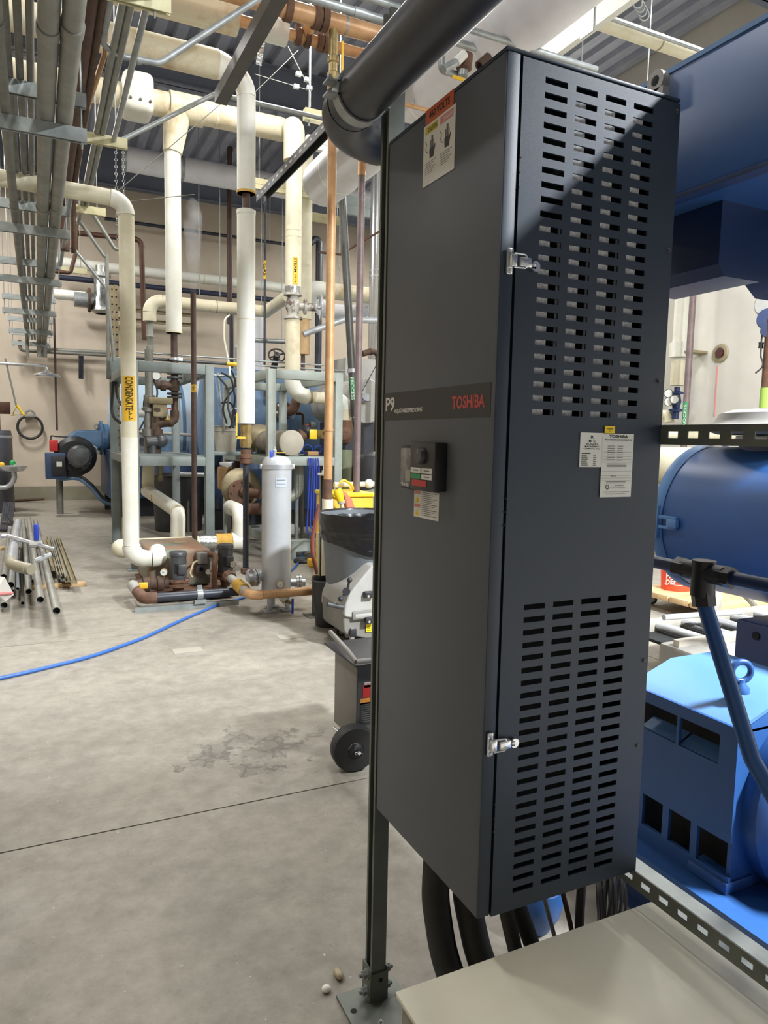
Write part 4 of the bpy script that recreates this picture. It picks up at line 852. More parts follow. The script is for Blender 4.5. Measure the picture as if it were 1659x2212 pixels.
build('pipe', MB().cyl((.2, Y7, ZB), (P(512, 40, Y=Y7).x, Y7, ZB), .12, 20), 'creamold', cm2)
build('white_wrap', MB().cyl((P(570, 70, Y=Y7).x, Y7, ZB), (P(618, 85, Y=Y7).x, Y7, ZB), .1, 20), 'white', cm2)
build('end_cap', MB().cyl((P(566, 70, Y=Y7).x, Y7, ZB), (P(570, 70, Y=Y7).x, Y7, ZB), .095, 20), 'yellow', cm2)
for px in (643, 663, 690, 703):
    x = P(px, 90, Y=Y7).x; build('grooved_coupling', MB().cyl((x - .022, Y7, ZB), (x + .022, Y7, ZB), .068, 16).box((x - .018, Y7 - .025, ZB + .04), (x + .018, Y7 + .025, ZB + .095)), 'rust', cm2)
x = P(662, 75, Y=Y7).x; build('tee', MB().cyl((x, Y7, ZB), (x, Y7 - .1, ZB + .12), .05, 14), 'copperpt', cm2)
build('pipe_end', MB().cyl((P(782, 125, Y=Y7).x, Y7, ZB), (P(800, 130, Y=Y7).x, Y7, ZB), .05, 18), 'copper', cm2)
tag(build('foil_strip', MB().box((P(556, 105, Y=Y7).x, Y7 - .01, ZB - .3), (P(568, 140, Y=Y7).x, Y7, ZB - .1), Matrix.Rotation(.15, 3, 'Y')), 'foil', smooth=False), 'crumpled strip of foil tape hanging from the lower copper main', 'tape')
# overhead galvanised conduits right of the copper mains
for k, (a, b2) in enumerate((((620, -8), (1075, 108)), ((700, -10), (1290, 130)))):
    Yq = 4.6 - .3 * k; p, q = P(*a, Y=Yq), P(*b2, Y=Yq)
    t = thing('straight_conduit', '%s of two galvanised conduits crossing behind the large black pipe' % ['lower', 'upper'][k], 'conduit', p, 'crossing conduits')
    build('pipe', MB().cyl((p.x, Yq, (p.z + q.z) / 2), (q.x, Yq, (p.z + q.z) / 2), .026 - .006 * k, 12), 'galv', t)
    x = P(765, 20, Y=Yq).x; build('coupling', MB().cyl((x, Yq, (p.z + q.z) / 2), (x + .08, Yq, (p.z + q.z) / 2), .03 - .006 * k, 12), 'galv', t)
# dark strut beam pointing back along the room
p = P(480, 206, Y=5.6)
b_ = channel(MB(), (p.x, .8, p.z), (p.x, 5.65, p.z), (0, 0, 1), .09, .006)
tag(build('overhead_strut', b_, mat('strut_brown_grey', '#5a5754', .5, .3, '#4b4845', 4), smooth=False), 'dark brown-grey strut beam slanting across the elbow of the white header', 'strut')  # one even dark brown-grey over the whole channel
# ================================================================ more vertical pipes in the middle
def vpipe(name, label, px, py, Y, t0, t1, wpx, m, cat='pipe', seg=14, parts=None):
    p = P(px, py, Y=Y); r = rad(wpx, p); z0, z1 = (0 if t1 is None else zat(p.x, Y, t1)), (ZC + .1 if t0 is None else zat(p.x, Y, t0))
    return tag(build(name, MB().cyl((p.x, Y, z0), (p.x, Y, z1), r, seg), m), label, cat), p.x, z0, z1, r
xp = P(776, 700, Y=6.6).x
pu = thing('purple_brown_pipe', 'purple-brown pipe right of the copper riser, elbowed at the top', 'pipe', (xp, 6.6, .5))
ztp = zat(xp, 6.6, 312)
pr = smooth_path([(xp + .6, 6.3, ztp + .06), (xp, 6.6, ztp), (xp, 6.6, zat(xp, 6.6, 380))], .12)
build('elbow', MB().sweep(pr, .038, 16), 'copper', pu); build('pipe', MB().cyl((xp, 6.6, zat(xp, 6.6, 380)), (xp, 6.6, .1), .0345, 16), 'purple', pu)
p0, p1 = P(734, 335, Y=9.0), P(766, 900, Y=9.0)
dp_ = thing('leaning_steel_pipe', 'dark steel pipe leaning right, marked with a green process label', 'pipe', p1)
build('pipe', MB().cyl(p0, p1, .052, 16), mat('steel_dark', '#4a4a48', .4, .5, '#5c5c59', 5), dp_)
pa, pb = p0.lerp(p1, (812 - 335) / 565), p0.lerp(p1, (862 - 335) / 565)
lb = build('pipe_marker', arc_band(pa, pb - pa, .053, (pb - pa).length, .6, (-pa.x - 1.5, -pa.y, 0)), 'green', dp_, label='green process marker')
text_cyl(lb, 'PROCESS', pa, pb - pa, .0555, (pb - pa).length, .36, (-pa.x - 1.5, -pa.y, 0), 'paper')
build('clamp', MB().cyl(p0.lerp(p1, .81), p0.lerp(p1, .825), .066, 14), 'steel', dp_)
o, X, z0, z1, r = vpipe('vent_pipe', 'brown vent pipe standing on the rusty condensate tank', 419, 900, 7.75, 632, 1168, 12, 'brown')
rt = o
lb = build('pipe_marker', arc_band((X, 7.75, zat(X, 7.75, 831)), (0, 0, -1), r * 1.01, zat(X, 7.75, 831) - zat(X, 7.75, 848), .9, (-X, -7.75, 0)), 'yellow', rt, label='small yellow vent marker')
text_cyl(lb, 'VENT', (X, 7.75, zat(X, 7.75, 832)), (0, 0, -1), r * 1.01 + .003, zat(X, 7.75, 832) - zat(X, 7.75, 847), .5, (-X, -7.75, 0))
o, X, z0, z1, r = vpipe('gas_riser', 'thin dark riser with a long yellow gas marker left of the steam pipe', 572, 600, 11.0, 385, 790, 5, 'black')
lb = build('pipe_marker', arc_band((X, 11, zat(X, 11, 563)), (0, 0, -1), r * 1.05, zat(X, 11, 563) - zat(X, 11, 603), 1.3, (-X, -11, 0)), 'yellow', o, label='long yellow gas marker')
text_cyl(lb, 'GAS', (X, 11, zat(X, 11, 570)), (0, 0, -1), r * 1.05 + .003, zat(X, 11, 570) - zat(X, 11, 596), .8, (-X, -11, 0))
vpipe('brown_riser', 'brown iron riser against the back wall between the two white drops', 496, 540, 15.5, None, 700, 11, 'brown')
vpipe('black_riser', 'black riser below the brown one between the two white drops', 500, 740, 13.5, 672, None, 9, 'black')
for k, (px, a, b2) in enumerate(((565, 410, 790), (583, 405, 520), (610, 410, 760), (430, 395, 640), (475, 395, 640))):
    vpipe('hanger_rod', 'thin hanger rod, %s' % ['just left of the gas riser', 'short one right of the gas riser', 'left of the steam pipe', 'left of the bare brass joint far behind', 'beside the brown riser'][k], px, 500, 14.5, None, b2, 2.2, 'galv', 'rod', 6)
run('black_elbow_pipe', 'black pipe elbowing down the back wall right of the steam pipe', 'pipe', [P(664, 530, Y=15), P(690, 508, Y=15), Vector((P(690, 508, Y=15).x, 15, 0))], .075, 'black')
# ================================================================ pipes along the back wall
def xpipe(name, label, a, b2, Y, wpx, m, bands=(), em=None, seg=16):
    p, q = P(*a, Y=Y), P(*b2, Y=Y); r = rad(wpx, p); z = (p.z + q.z) / 2
    if not bands: return tag(build(name, MB().cyl((p.x, Y, z), (q.x, Y, z), r, seg), m), label, 'pipe')
    return run(name, label, 'pipe', [(p.x, Y, z), (q.x, Y, z)], r, m, bands=[(0, f) for f in bands], bandm=em)
xpipe('white_wall_pipe', 'long white insulated pipe along the back wall, highest of the wall pipes', (105, 558), (618, 628), 16.9, 24, 'white', (.12, .3, .62, .8), 'cream')
xpipe('navy_wall_pipe', 'dark blue pipe along the back wall below the white one', (127, 594), (590, 652), 16.6, 12, 'navyd', (.3, .6), 'black')
xpipe('black_wall_pipe', 'thin black pipe high on the back wall', (226, 470), (620, 530), 17.3, 7.5, 'black', (.29, .72), 'motor')
wp = thing('cream_branch_pipe', 'cream branch pipe turning down above the first grey frame', 'pipe', P(320, 700, Y=11.5))
pz = P(440, 660, Y=11.5).z; xa = P(323, 660, Y=11.5).x; xb2 = P(575, 668, Y=11.5).x; xe2 = P(622, 640, Y=10.6)
e, arc, x_ = arc_pts((xb2, 11.5, pz), (xa, 11.5, pz), (xa, 11.5, pz - 1), .18)
build('pipe', MB().cyl(e, (xb2, 11.5, pz), .093, 20), 'creamold', wp); build('elbow', MB().sweep(arc, .1, 18), 'cream', wp)
build('pipe', MB().cyl(x_, (xa, 11.5, zat(xa, 11.5, 694)), .098, 20), 'cream', wp)
build('pipe', MB().cyl((xb2, 11.5, pz), xe2, .093, 20), 'cream', wp); build('knuckle', MB().sph((xb2, 11.5, pz), .1, 14, 8), 'cream', wp)
for f in (.55, .98): build('band', MB().cyl((xa + (xb2 - xa) * f, 11.5, pz), (xa + (xb2 - xa) * f + .015, 11.5, pz), .095, 20), 'tan', wp)
build('grey_drop', MB().lathe([(.04, 0), (.04, .3), (.06, .31), (.06, .38), (.04, .39), (.045, .5), (.06, .52), (.05, .56), (.05, .75)], (xa, 11.5, zat(xa, 11.5, 694) - .75), (0, 0, 1), 12), 'cond', wp)
xpipe('foil_pipe', 'white and foil wrapped pipe on the back wall behind the conduit rack', (115, 633), (185, 643), 16.2, 22, 'white')
fp_ = thing('foil_valve', 'foil wrapped vertical valve body beside the bent conduits', 'valve', P(217, 650, Y=16.0))
p = P(218, 640, Y=16.0); build('body', MB().lathe([(.12, -.35), (.22, -.3), (.2, -.1), (.13, 0), (.13, .35), (.2, .38), (.2, .45), (.1, .47), (.1, .6)], p, (0, 0, 1), 14), 'foil', fp_)
build('flange', MB().cyl(p + Vector((-.25, 0, -.1)), p + Vector((-.2, 0, -.1)), .24, 14), 'iron', fp_); build('stub', MB().cyl(p + Vector((-.5, 0, -.1)), p + Vector((.3, 0, -.1)), .14, 14), 'galv', fp_)
run('copper_wall_pipe', 'dark copper pipe turning down in front of the long white wall pipe', 'pipe', [P(154, 502, Y=12.5), P(305, 518, Y=12.5), P(312, 735, Y=12.5)], .042, 'copperd', collars=True)
run('brown_rack_pipe', 'thin brown pipe hooking under the cream struts', 'pipe', [P(165, 440, Y=10.8), P(164, 545, Y=10.8), P(152, 590, Y=10.8), P(110, 585, Y=10.8)], .026, 'copperd')
vpipe('shower_riser', 'thin brown riser with yellow tape coming down to the burner', 121, 850, 15.0, 675, 930, 4.5, 'brown')
# slotted cable supports on the wall
for k, (a, b2) in enumerate((((160, 655), (420, 683)), ((232, 688), (420, 700)))):
    p, q = P(*a, Y=17.2), P(*b2, Y=17.2)
    tag(build('wall_strut', channel(MB(), (p.x, 17.25, (p.z + q.z) / 2), (q.x, 17.25, (p.z + q.z) / 2), (0, -1, 0), .08), 'tan', smooth=False), '%s horizontal strut rail on the back wall below the navy pipe' % ['upper', 'lower'][k], 'strut')
for k, px in enumerate((243, 252)):
    p = P(px, 700, Y=10.6); z0, z1 = 0, zat(p.x, 10.6, 615)
    t = thing('slotted_upright', '%s tan perforated upright beside the condensate pipe' % ['left', 'right'][k], 'strut', (p.x, 10.6, z0)); ny = int((z1 - z0) / .1)
    build('angle', MB().box((p.x - .025, 10.6, z0), (p.x + .025, 10.605, z1)), 'tan', t, smooth=False)
    for j in range(ny - 22, ny): build('perforation', MB().cyl((p.x, 10.5985, z0 + .05 + j * .1), (p.x, 10.6, z0 + .05 + j * .1), .012, 8), 'dark', t)
# large grey-white pipes near the roof
gz = 6.34
xpipe('roof_pipe', 'big grey-white pipe under the roof deck crossing behind the header', (268, 343), (820, 440), 14.0, 52, 'duct', (.001, .2), 'galv')
bxp = P(1060, 85, Y=4.7); bq = P(700, 372, X=bxp.x)
bw = thing('white_duct_pipe', 'very large white pipe running along the roof behind the black pipe', 'pipe', (bxp.x, 4, bxp.z))
build('pipe', MB().cyl((bxp.x, -2, bxp.z), (bxp.x, bq.y, bxp.z), .255, 32), 'duct', bw); build('end_dome', MB().sph((bxp.x, bq.y, bxp.z), .255, 28, 14, (1, .5, 1)), 'duct', bw)
for y in (3.0, 5.6, 7.6): build('seam', MB().cyl((bxp.x, y, bxp.z), (bxp.x, y + .02, bxp.z), .258, 32), 'pvc', bw)
# cream and white strut beams in the middle distance
def xbeam(name, label, a, b2, Y, h, m, rods=()):
    p, q = P(*a, Y=Y), P(*b2, Y=Y); z = (p.z + q.z) / 2; t = thing(name, label, 'strut', (p.x, Y, z))
    build('beam', MB().box((p.x, Y - .04, z - h), (q.x, Y + .04, z + h)).box((p.x, Y - .045, z - .006), (q.x, Y + .045, z + .006)), m, t, smooth=False)
    for px in rods: x = xat(Y, z, px); build('hanger_rod', MB().cyl((x, Y, z - h - .05), (x, Y, ZC), .008, 8), 'galv', t)
    return t
xbeam('cream_beam', 'short cream strut beam hung behind the copper riser', (657, 240), (800, 285), 7.4, .055, 'creamst', (668, 734))
xbeam('white_beam', 'white strut beam with a line along it behind the copper riser', (662, 305), (806, 338), 8.6, .075, 'white')
xbeam('cream_beam', 'long cream strut beam crossing behind both white drops', (548, 385), (732, 440), 10.0, .07, 'creamst', (560,))
xbeam('cream_beam', 'pale green-cream strut beam level with the far wall top', (662, 462), (732, 482), 12.5, .07, 'creamst', (728,))
xbeam('grey_beam', 'grey steel beam behind the leaning pipe at the wall top', (745, 432), (840, 468), 12.0, .16, 'frame')
for k, (a, b2, X) in enumerate((((562, 392), (740, 243), 2.6), ((760, 335), (838, 282), 2.95))):
    p, q = P(*a, X=X), P(*b2, X=X)
    t = thing('roof_strut', '%s dark perforated strut slanting up beside the copper riser' % ['long', 'short'][k], 'strut', (X, q.y, q.z))
    build('channel', channel(MB(), (X, q.y - 1, q.z), (X, p.y, q.z), (0, 0, -1), .1, .006), mat('strut_dark', '#4c4d4f', .5, .4), t, smooth=False)
    L = p.y - q.y + 1
    for j in range(int(L / .16)): build('slot', MB().box((X - .052, q.y - .93 + j * .16, q.z - .012), (X - .0495, q.y - .86 + j * .16, q.z + .012)), 'greylt', t, smooth=False)
# fire sprinkler cable braces
for k, (a, b2) in enumerate((((550, 200), (645, 108)), ((550, 160), (668, 195)), ((622, 100), (668, 190)), ((240, 425), (500, 205)), ((270, 436), (420, 420)))):
    tag(build('brace_wire', MB().cyl(P(*a, Y=8.2), P(*b2, Y=8.0), .0045, 6), 'condd'), 'thin steel brace wire %s' % ['rising to the lower copper main', 'running right to the clamp on the hanger rod', 'dropping from the lower copper main', 'slanting up from the condensate elbow', 'with beads running right from the condensate elbow'][k], 'wire')
p = P(670, 190, Y=8.0); hr = thing('clamped_rod', 'hanger rod with wire clamps above the short cream beam', 'rod', p)
build('rod', MB().cyl((p.x, 8, zat(p.x, 8, 232)), (p.x, 8, ZC), .01, 8), 'galv', hr)
for py, px in ((190, 668), (172, 663), (160, 645), (187, 640)): q = P(px, py, Y=8.0); build('clamp', MB().box(q - Vector((.03, .02, .02)), q + Vector((.03, .02, .02))), 'steel', hr, smooth=False)
# ================================================================ grey steel frames
FY0, FY1 = 8.3, 10.5
def frame_stand(label, pxl, pxr, pyt, pys, m='frame'):
    xl, xr_ = P(pxl, 990, Y=FY0).x, P(pxr, 990, Y=FY0).x; zt, zs = zat(xl, FY0, pyt), zat(xl, FY0, pys)
    t = thing('equipment_stand', label, 'frame', (xl, FY0, 0), 'grey steel frames'); w_ = .05
    for x in (xl, xr_):
        for y in (FY0, FY1):
            build('column', MB().bev((x - w_, y - w_, .012), (x + w_, y + w_, zt), .008), m, t)
            build('foot_plate', MB().bev((x - .09, y - .09, 0), (x + .09, y + .09, .012), .003, 1), m, t)
    for z, h in ((zt, .11), (zs, .10)):
        for y in (FY0, FY1): build('beam', MB().bev((xl + w_, y - w_, z - h), (xr_ - w_, y + w_, z), .006), m, t)
        for x in (xl, xr_): build('beam', MB().bev((x - w_, FY0 + w_, z - h), (x + w_, FY1 - w_, z), .006), m, t)
    build('shelf_plate', MB().box((xl, FY0, zs), (xr_, FY1, zs + .008)), m, t, smooth=False)
    return xl, xr_, zt, zs
f1l, f1r, fzt, fzs = frame_stand('grey steel frame with shelf, nearer to the condensate pipe', 290, 452, 779, 986)
f2l, f2r, _, _ = frame_stand('grey steel frame with shelf behind the silver filter vessel', 585, 728, 797, 987, 'framel')
# box on the back column of the first frame
p = P(250, 800, Y=10.4); jb = thing('junction_box', 'grey junction box on the back column of the first frame', 'box', (p.x, 10.4, p.z))
build('body', MB().bev((p.x - .12, 10.32, p.z - .12), (p.x + .12, 10.44, p.z + .17), .006), 'cond', jb); build('cover', MB().bev((p.x - .11, 10.305, p.z - .11), (p.x + .11, 10.32, p.z + .16), .004), 'frame', jb)
for k, (a, b2, c2) in enumerate((((245, 815), (240, 900), (263, 915)), ((250, 815), (253, 860), (266, 880)))):
    tag(build('cable', MB().sweep(smooth_path([P(*a, Y=10.2), P(*b2, Y=10.1), P(*c2, Y=9.8), (f1l, 9.0, P(*c2, Y=9.8).z)], .3), .018, 8), 'rubber'), '%s black cable drooping from the junction box behind the condensate pipe' % ['long', 'short'][k], 'cable')
# ---- steam trap manifold standing on the first frame's shelf
mx = P(345, 930, Y=9.4)
mf = thing('trap_manifold', 'dark pipe manifold with valves and gauge standing on the first frame shelf', 'valve', (mx.x, 9.4, fzs))
def mp(px, py, Y=9.4): return P(px, py, Y=Y)
zsb = fzs + .008
g1 = mp(345, 958); build('float_trap', MB().sph((g1.x, 9.3, zsb + .16), .085, 18, 10).cyl((g1.x - .17, 9.3, zsb + .14), (g1.x, 9.3, zsb + .16), .07, 14).cyl((g1.x - .1, 9.3, zsb + .001), (g1.x - .1, 9.3, zsb + .1), .05, 10), 'motor', mf)
for px, r, m in ((318, .042, 'condd'), (330, .034, 'iron'), (338, .05, 'iron')):
    q = mp(px, 900); build('stand_pipe', MB().lathe([(r, 0), (r, .2), (r * 1.5, .22), (r * 1.5, .3), (r, .31), (r, .5), (r * 1.6, .52), (r * 1.6, .56), (r, .58), (r, .72 if px != 338 else .6)], (q.x, 9.4, zsb), (0, 0, 1), 12), m, mf)
q = mp(322, 812); build('tall_riser', MB().cyl((q.x, 9.4, zsb + .7), (q.x, 9.4, fzt + .25), .05, 12), 'condd', mf)
q = mp(350, 868); build('valve_body', MB().bev((q.x - .17, 9.32, q.z - .03), (q.x + .12, 9.46, q.z + .05), .01).bev((q.x - .12, 9.33, q.z - .19), (q.x + .05, 9.45, q.z - .03), .015), 'tan', mf)
q = mp(308, 893); build('actuator', MB().cyl(q - Vector((.09, 0, 0)), q + Vector((.02, 0, 0)), .05, 14).cyl(q, q + Vector((.2, 0, 0)), .018, 8), 'greylt', mf)
q = mp(338, 812); ga = build('gauge', MB().lathe([(.055, 0), (.06, .01), (.06, .03), (.05, .032)], q, (-.2, -1, 0), 20), 'motor', mf); build('gauge_face', MB().cyl(q + Vector((-.006, -.026, 0)), q + Vector((-.007, -.0335, 0)), .05, 20), 'paper', ga)
q = mp(360, 893); hw = build('globe_valve', MB().lathe([(.03, -.12), (.05, -.08), (.03, -.03), (.012, 0), (.012, .06)], q, (0, 0, 1), 10), 'brass', mf); build('red_wheel', MB().torus(q + Vector((0, 0, .06)), (0, 0, 1), .06, .008, 20, 6).box(q + Vector((-.06, -.005, .055)), q + Vector((.06, .005, .065))), 'red', hw)
q = mp(358, 918); build('black_elbow', MB().sweep(smooth_path([(q.x - .16, 9.4, q.z - .3), (q.x - .16, 9.4, q.z), (q.x, 9.4, q.z + .03), (q.x + .08, 9.5, q.z + .03)], .1), .055, 12), 'iron', mf)
for k, (a, b2, c2) in enumerate((((322, 800), (345, 850), (300, 930)), ((330, 800), (310, 870), (318, 960)))): build('impulse_line', MB().sweep(smooth_path([mp(*a), mp(*b2), mp(*c2)], .25), .011, 8), 'rubber', mf)
# under-shelf pipes, first frame
up = thing('shelf_drain_pipe', 'cream wrapped drain pipe angled forward under the first frame shelf', 'pipe', P(383, 1160, Y=8.1))
pts = [P(322, 1005, Y=9.3), P(318, 1060, Y=9.3), P(385, 1105, Y=8.12), P(384, 1170, Y=8.12)]
build('pipe', MB().sweep(smooth_path(pts[:3], .15), .075, 16), 'creamold', up); build('elbow', MB().sweep(smooth_path(pts[1:], .1), .08, 16), 'pvc', up)
q0 = pts[1].lerp(pts[2], .3); build('pipe_marker', MB().bev(q0 + Vector((-.07, -.1, -.06)), q0 + Vector((.05, -.07, .03)), .01), 'tape', up)
vs_, fs_ = text_mesh('CO', bold=.02); 
text(up, 'CO', q0 + Vector((-.05, -.102, -.045)), Vector((.08, .01, -.02)), Vector((.01, 0, .05)), 'ink', .02)
dd = thing('drain_drop', 'short pale pipe with fittings hanging below the first frame shelf', 'pipe', P(346, 1040, Y=9.3))
q = P(346, 1040, Y=9.3); build('pipe', MB().lathe([(.025, 0), (.04, .02), (.04, .08), (.028, .09), (.028, .17), (.042, .18), (.042, .25), (.028, .26), (.028, fzs - .1 - q.z)], q, (0, 0, 1), 12), 'tan', dd)
# black barrel under the first frame
q = P(372, 1145, Z=0)
bb = thing('black_barrel', 'black plastic barrel on the floor behind the first frame', 'barrel', (q.x + .1, q.y, 0)); build('body', MB().lathe([(.0001, 0), (.36, 0), (.4, .85), (.42, .87), (.4, .89), (.37, .88), (.34, .1), (.0001, .1)], (q.x + .1, q.y, 0), (0, 0, 1), 28), 'blackpl', bb)
build('rim', MB().torus((q.x + .1, q.y, .88), (0, 0, 1), .41, .016, 32, 8), 'blackpl', bb)
q = P(407, 1150, Z=0); run('silver_pipes', 'pair of thin silver pipes behind the brown vent pipe', 'pipe', [P(378, 1024, Y=10.585), P(446, 1026, Y=10.585)], .035, 'steel', bands=[(0, .5)])
tag(build('grey_cabinet', MB().bev(P(395, 1075, Y=12) - Vector((0, 0, .0)), P(440, 1035, Y=12) + Vector((0, .5, 0)), .01), 'greylt'), 'pale grey equipment box seen low between the columns of the first frame', 'box').location.z += 0
q = P(406, 1150, Z=0); vpipe('grey_post', 'slim grey post on the floor beside the black barrel', 406, 1100, q.y, 1076, 1150, 7, 'condd', 'post')
# ================================================================ boilers
BY = 14.6
bo = thing('blue_boiler', 'large blue horizontal boiler drum behind the first grey frame', 'boiler', (1.0, BY, 0), 'blue boilers')
build('drum', MB().lathe([(.0001, -.12), (.6, -.08), (.95, 0), (.95, 3.3), (.6, 3.38), (.0001, 3.4)], (1.35, BY, 1.62), (1, 0, 0), 48), 'boilerp', bo)
build('lower_casing', MB().bev((1.15, BY - 1.0, .35), (4.75, BY + .9, 1.22), .02), 'boilerd', bo); build('base_rail', MB().box((1.2, BY - .8, 0), (4.6, BY - .6, .35)).box((1.2, BY + .6, 0), (4.6, BY + .8, .35)), 'black', bo, smooth=False)
build('access_panel', MB().bev((1.5, BY - 1.05, 1.02), (2.35, BY - .95, 1.4), .02), 'boiler', bo); build('access_panel', MB().bev((2.55, BY - 1.05, 1.02), (4.0, BY - .95, 1.4), .02), 'boiler', bo)
q = P(300, 953, Y=BY - 1.06); pl = build('access_panel', MB().bev((q.x - .12, BY - 1.09, q.z - .22), (q.x + .22, BY - 1.05, q.z + .22), .01), 'greyplas', bo); build('cam_lock', MB().cyl((q.x + .06, BY - 1.12, q.z), (q.x + .06, BY - 1.09, q.z), .07, 14), 'blackpl', pl)
build('sight_pipe', MB().cyl(P(296, 932, Y=BY - 1.1), P(440, 942, Y=BY - 1.1), .03, 10), 'greylt', bo)
for k in range(4): build('drum_band', MB().cyl((1.5 + k * .95, BY, 1.62), (1.56 + k * .95, BY, 1.62), .957, 48), 'boiler', bo)
# burner at the left end
bu = thing('burner', 'blue burner with round black blower on a stand by the back wall', 'burner', (.4, BY, 0))
def bq_(px, py): return P(px, py, Y=BY - .35)
OUT = [bq_(*c) for c in ((128, 965), (140, 948), (163, 930), (196, 929), (222, 930), (222, 965), (214, 968), (205, 985), (190, 1010), (168, 1018), (145, 1010), (132, 995))]
b_ = MB(); b_.add([(v.x, BY - .35, v.z) for v in OUT] + [(v.x, BY + .3, v.z) for v in OUT], [tuple(range(11, -1, -1)), tuple(range(12, 24))] + [(i, (i + 1) % 12, 12 + (i + 1) % 12, 12 + i) for i in range(12)])
bh = build('housing', b_, 'bluepaint', bu); bv = bh.modifiers.new('bevel', 'BEVEL'); bv.width = .05; bv.segments = 3
bc = bq_(163, 985); c = Vector((bc.x, BY - .35, bc.z))
build('blower', MB().lathe([(.36, -.01), (.36, .05), (.3, .1), (.28, .12), (.0001, .12)], c, (0, -1, 0), 36), 'blackpl', bu)
mo_ = build('blower_motor', MB().lathe([(.2, .12), (.2, .34), (.16, .38), (.07, .39), (.0001, .39)], c + Vector((.05, 0, .0)), (0, -1, 0), 24), 'motor', bu)
for k in range(10): a = k * math.pi / 5; d = Vector((math.cos(a), 0, math.sin(a))) * .2; build('fin', MB().box(c + Vector((.05, -.34, 0)) + d - Vector((.012, 0, .012)), c + Vector((.05, -.14, 0)) + d + Vector((.012, 0, .012))), 'motor', mo_, smooth=False)
q = bq_(228, 946); build('throat', MB().cyl((q.x - .1, BY, q.z), (1.4, BY, q.z), .26, 24), 'bluepaint', bu); build('flange', MB().cyl((q.x - .08, BY, q.z), (q.x - .03, BY, q.z), .32, 24), 'bluepaint', bu)
q = bq_(213, 922); build('lug', MB().hollow((q.x, BY - .02, q.z), (q.x, BY + .02, q.z), .06, .03, 16), 'greylt', bu)
q = bq_(116, 1002); cbx = build('control_box', MB().bev((q.x - .14, BY - .55, q.z - .26), (q.x + .2, BY - .2, q.z + .2), .015), 'boilerd', bu); build('panel', MB().bev((q.x - .04, BY - .58, q.z - .2), (q.x + .19, BY - .55, q.z + .15), .008), 'blackpl', cbx); build('label', MB().box((q.x + .04, BY - .584, q.z - .04), (q.x + .13, BY - .58, q.z + .05)), 'paper', cbx, smooth=False)
q = bq_(117, 962); build('red_actuator', MB().bev((q.x - .08, BY - .5, q.z - .11), (q.x + .06, BY - .3, q.z + .1), .02), 'red', bu)
q = bq_(131, 972); build('data_label', MB().box((q.x - .04, BY - .375, q.z - .06), (q.x + .04, BY - .37, q.z + .06)), 'greylt', bu, smooth=False)
q = P(130, 1105, Y=BY); build('stand', MB().cyl((q.x, BY, 0), (q.x, BY, zat(q.x, BY, 1030)), .06, 14), 'condd', bu)
build('linkage', MB().sweep([bq_(110, 941), bq_(122, 943), bq_(148, 944)], .012, 6).sweep([bq_(110, 941), bq_(110, 960)], .012, 6), 'black', bu)
for k, (dy) in enumerate((0, 6)): build('flex_lead', MB().sweep(smooth_path([bq_(112 + 3 * k, 1015), bq_(125, 1030 + dy), bq_(170, 1025 + dy), bq_(200, 1050 + dy), bq_(225, 1082 + dy), bq_(262, 1085 + dy)], .3), .035, 8), 'blackpl' if k == 0 else 'boiler', bu)
build('feed_tube', MB().sweep(smooth_path([bq_(150, 955), bq_(170, 962), bq_(212, 964), bq_(205, 985), bq_(215, 975)], .1), .016, 7), 'steel', bu)
# second boiler and its front fittings
B2 = 12.1
b2o = thing('blue_boiler', 'dusty blue boiler drum behind the second grey frame', 'boiler', (3.6, B2, 0), 'blue boilers')
xa_ = P(470, 900, Y=B2 - .8).x
build('drum', MB().lathe([(.0001, -.1), (.5, -.06), (.85, 0), (.85, 3.4), (.5, 3.46), (.0001, 3.48)], (xa_, B2, 1.78), (1, 0, 0), 48), mat('boiler_slate', '#5f7894', .55, 0, '#44607f', 1.8), b2o)
build('lower_casing', MB().bev((xa_ + .1, B2 - .75, .3), (xa_ + 3.4, B2 + .7, 1.3), .02), 'boilerd', b2o); build('base_rail', MB().box((xa_, B2 - .6, 0), (xa_ + 3.2, B2 - .45, .3)), 'black', b2o, smooth=False)
q = P(612, 887, Y=B2 - 1.0); nz = build('nozzle_flange', MB().cyl(q, q + Vector((0, .05, 0)), .15, 20).cyl(q + Vector((.0, .05, 0)), q + Vector((-.1, .5, 0)), .12, 16), 'iron', b2o)
for k in range(6): a = k * math.pi / 3 + .3; build('flange_bolt', MB().bolt(q + Vector((math.cos(a) * .115, 0, math.sin(a) * .115)), (0, -1, 0), .02, .02), 'steel', nz)
build('brown_bend', MB().sweep(smooth_path([q + Vector((0, -.02, 0)), P(634, 890, Y=B2 - 1.25), P(644, 850, Y=B2 - 1.3)], .25), .075, 14), 'rust', b2o)
run('gauge_pipe', 'small dark pipe bent in front of the dusty blue boiler', 'pipe', [P(640, 893, Y=10.9), P(655, 893, Y=10.9), P(654, 935, Y=10.9)], .022, 'iron', collars=True)
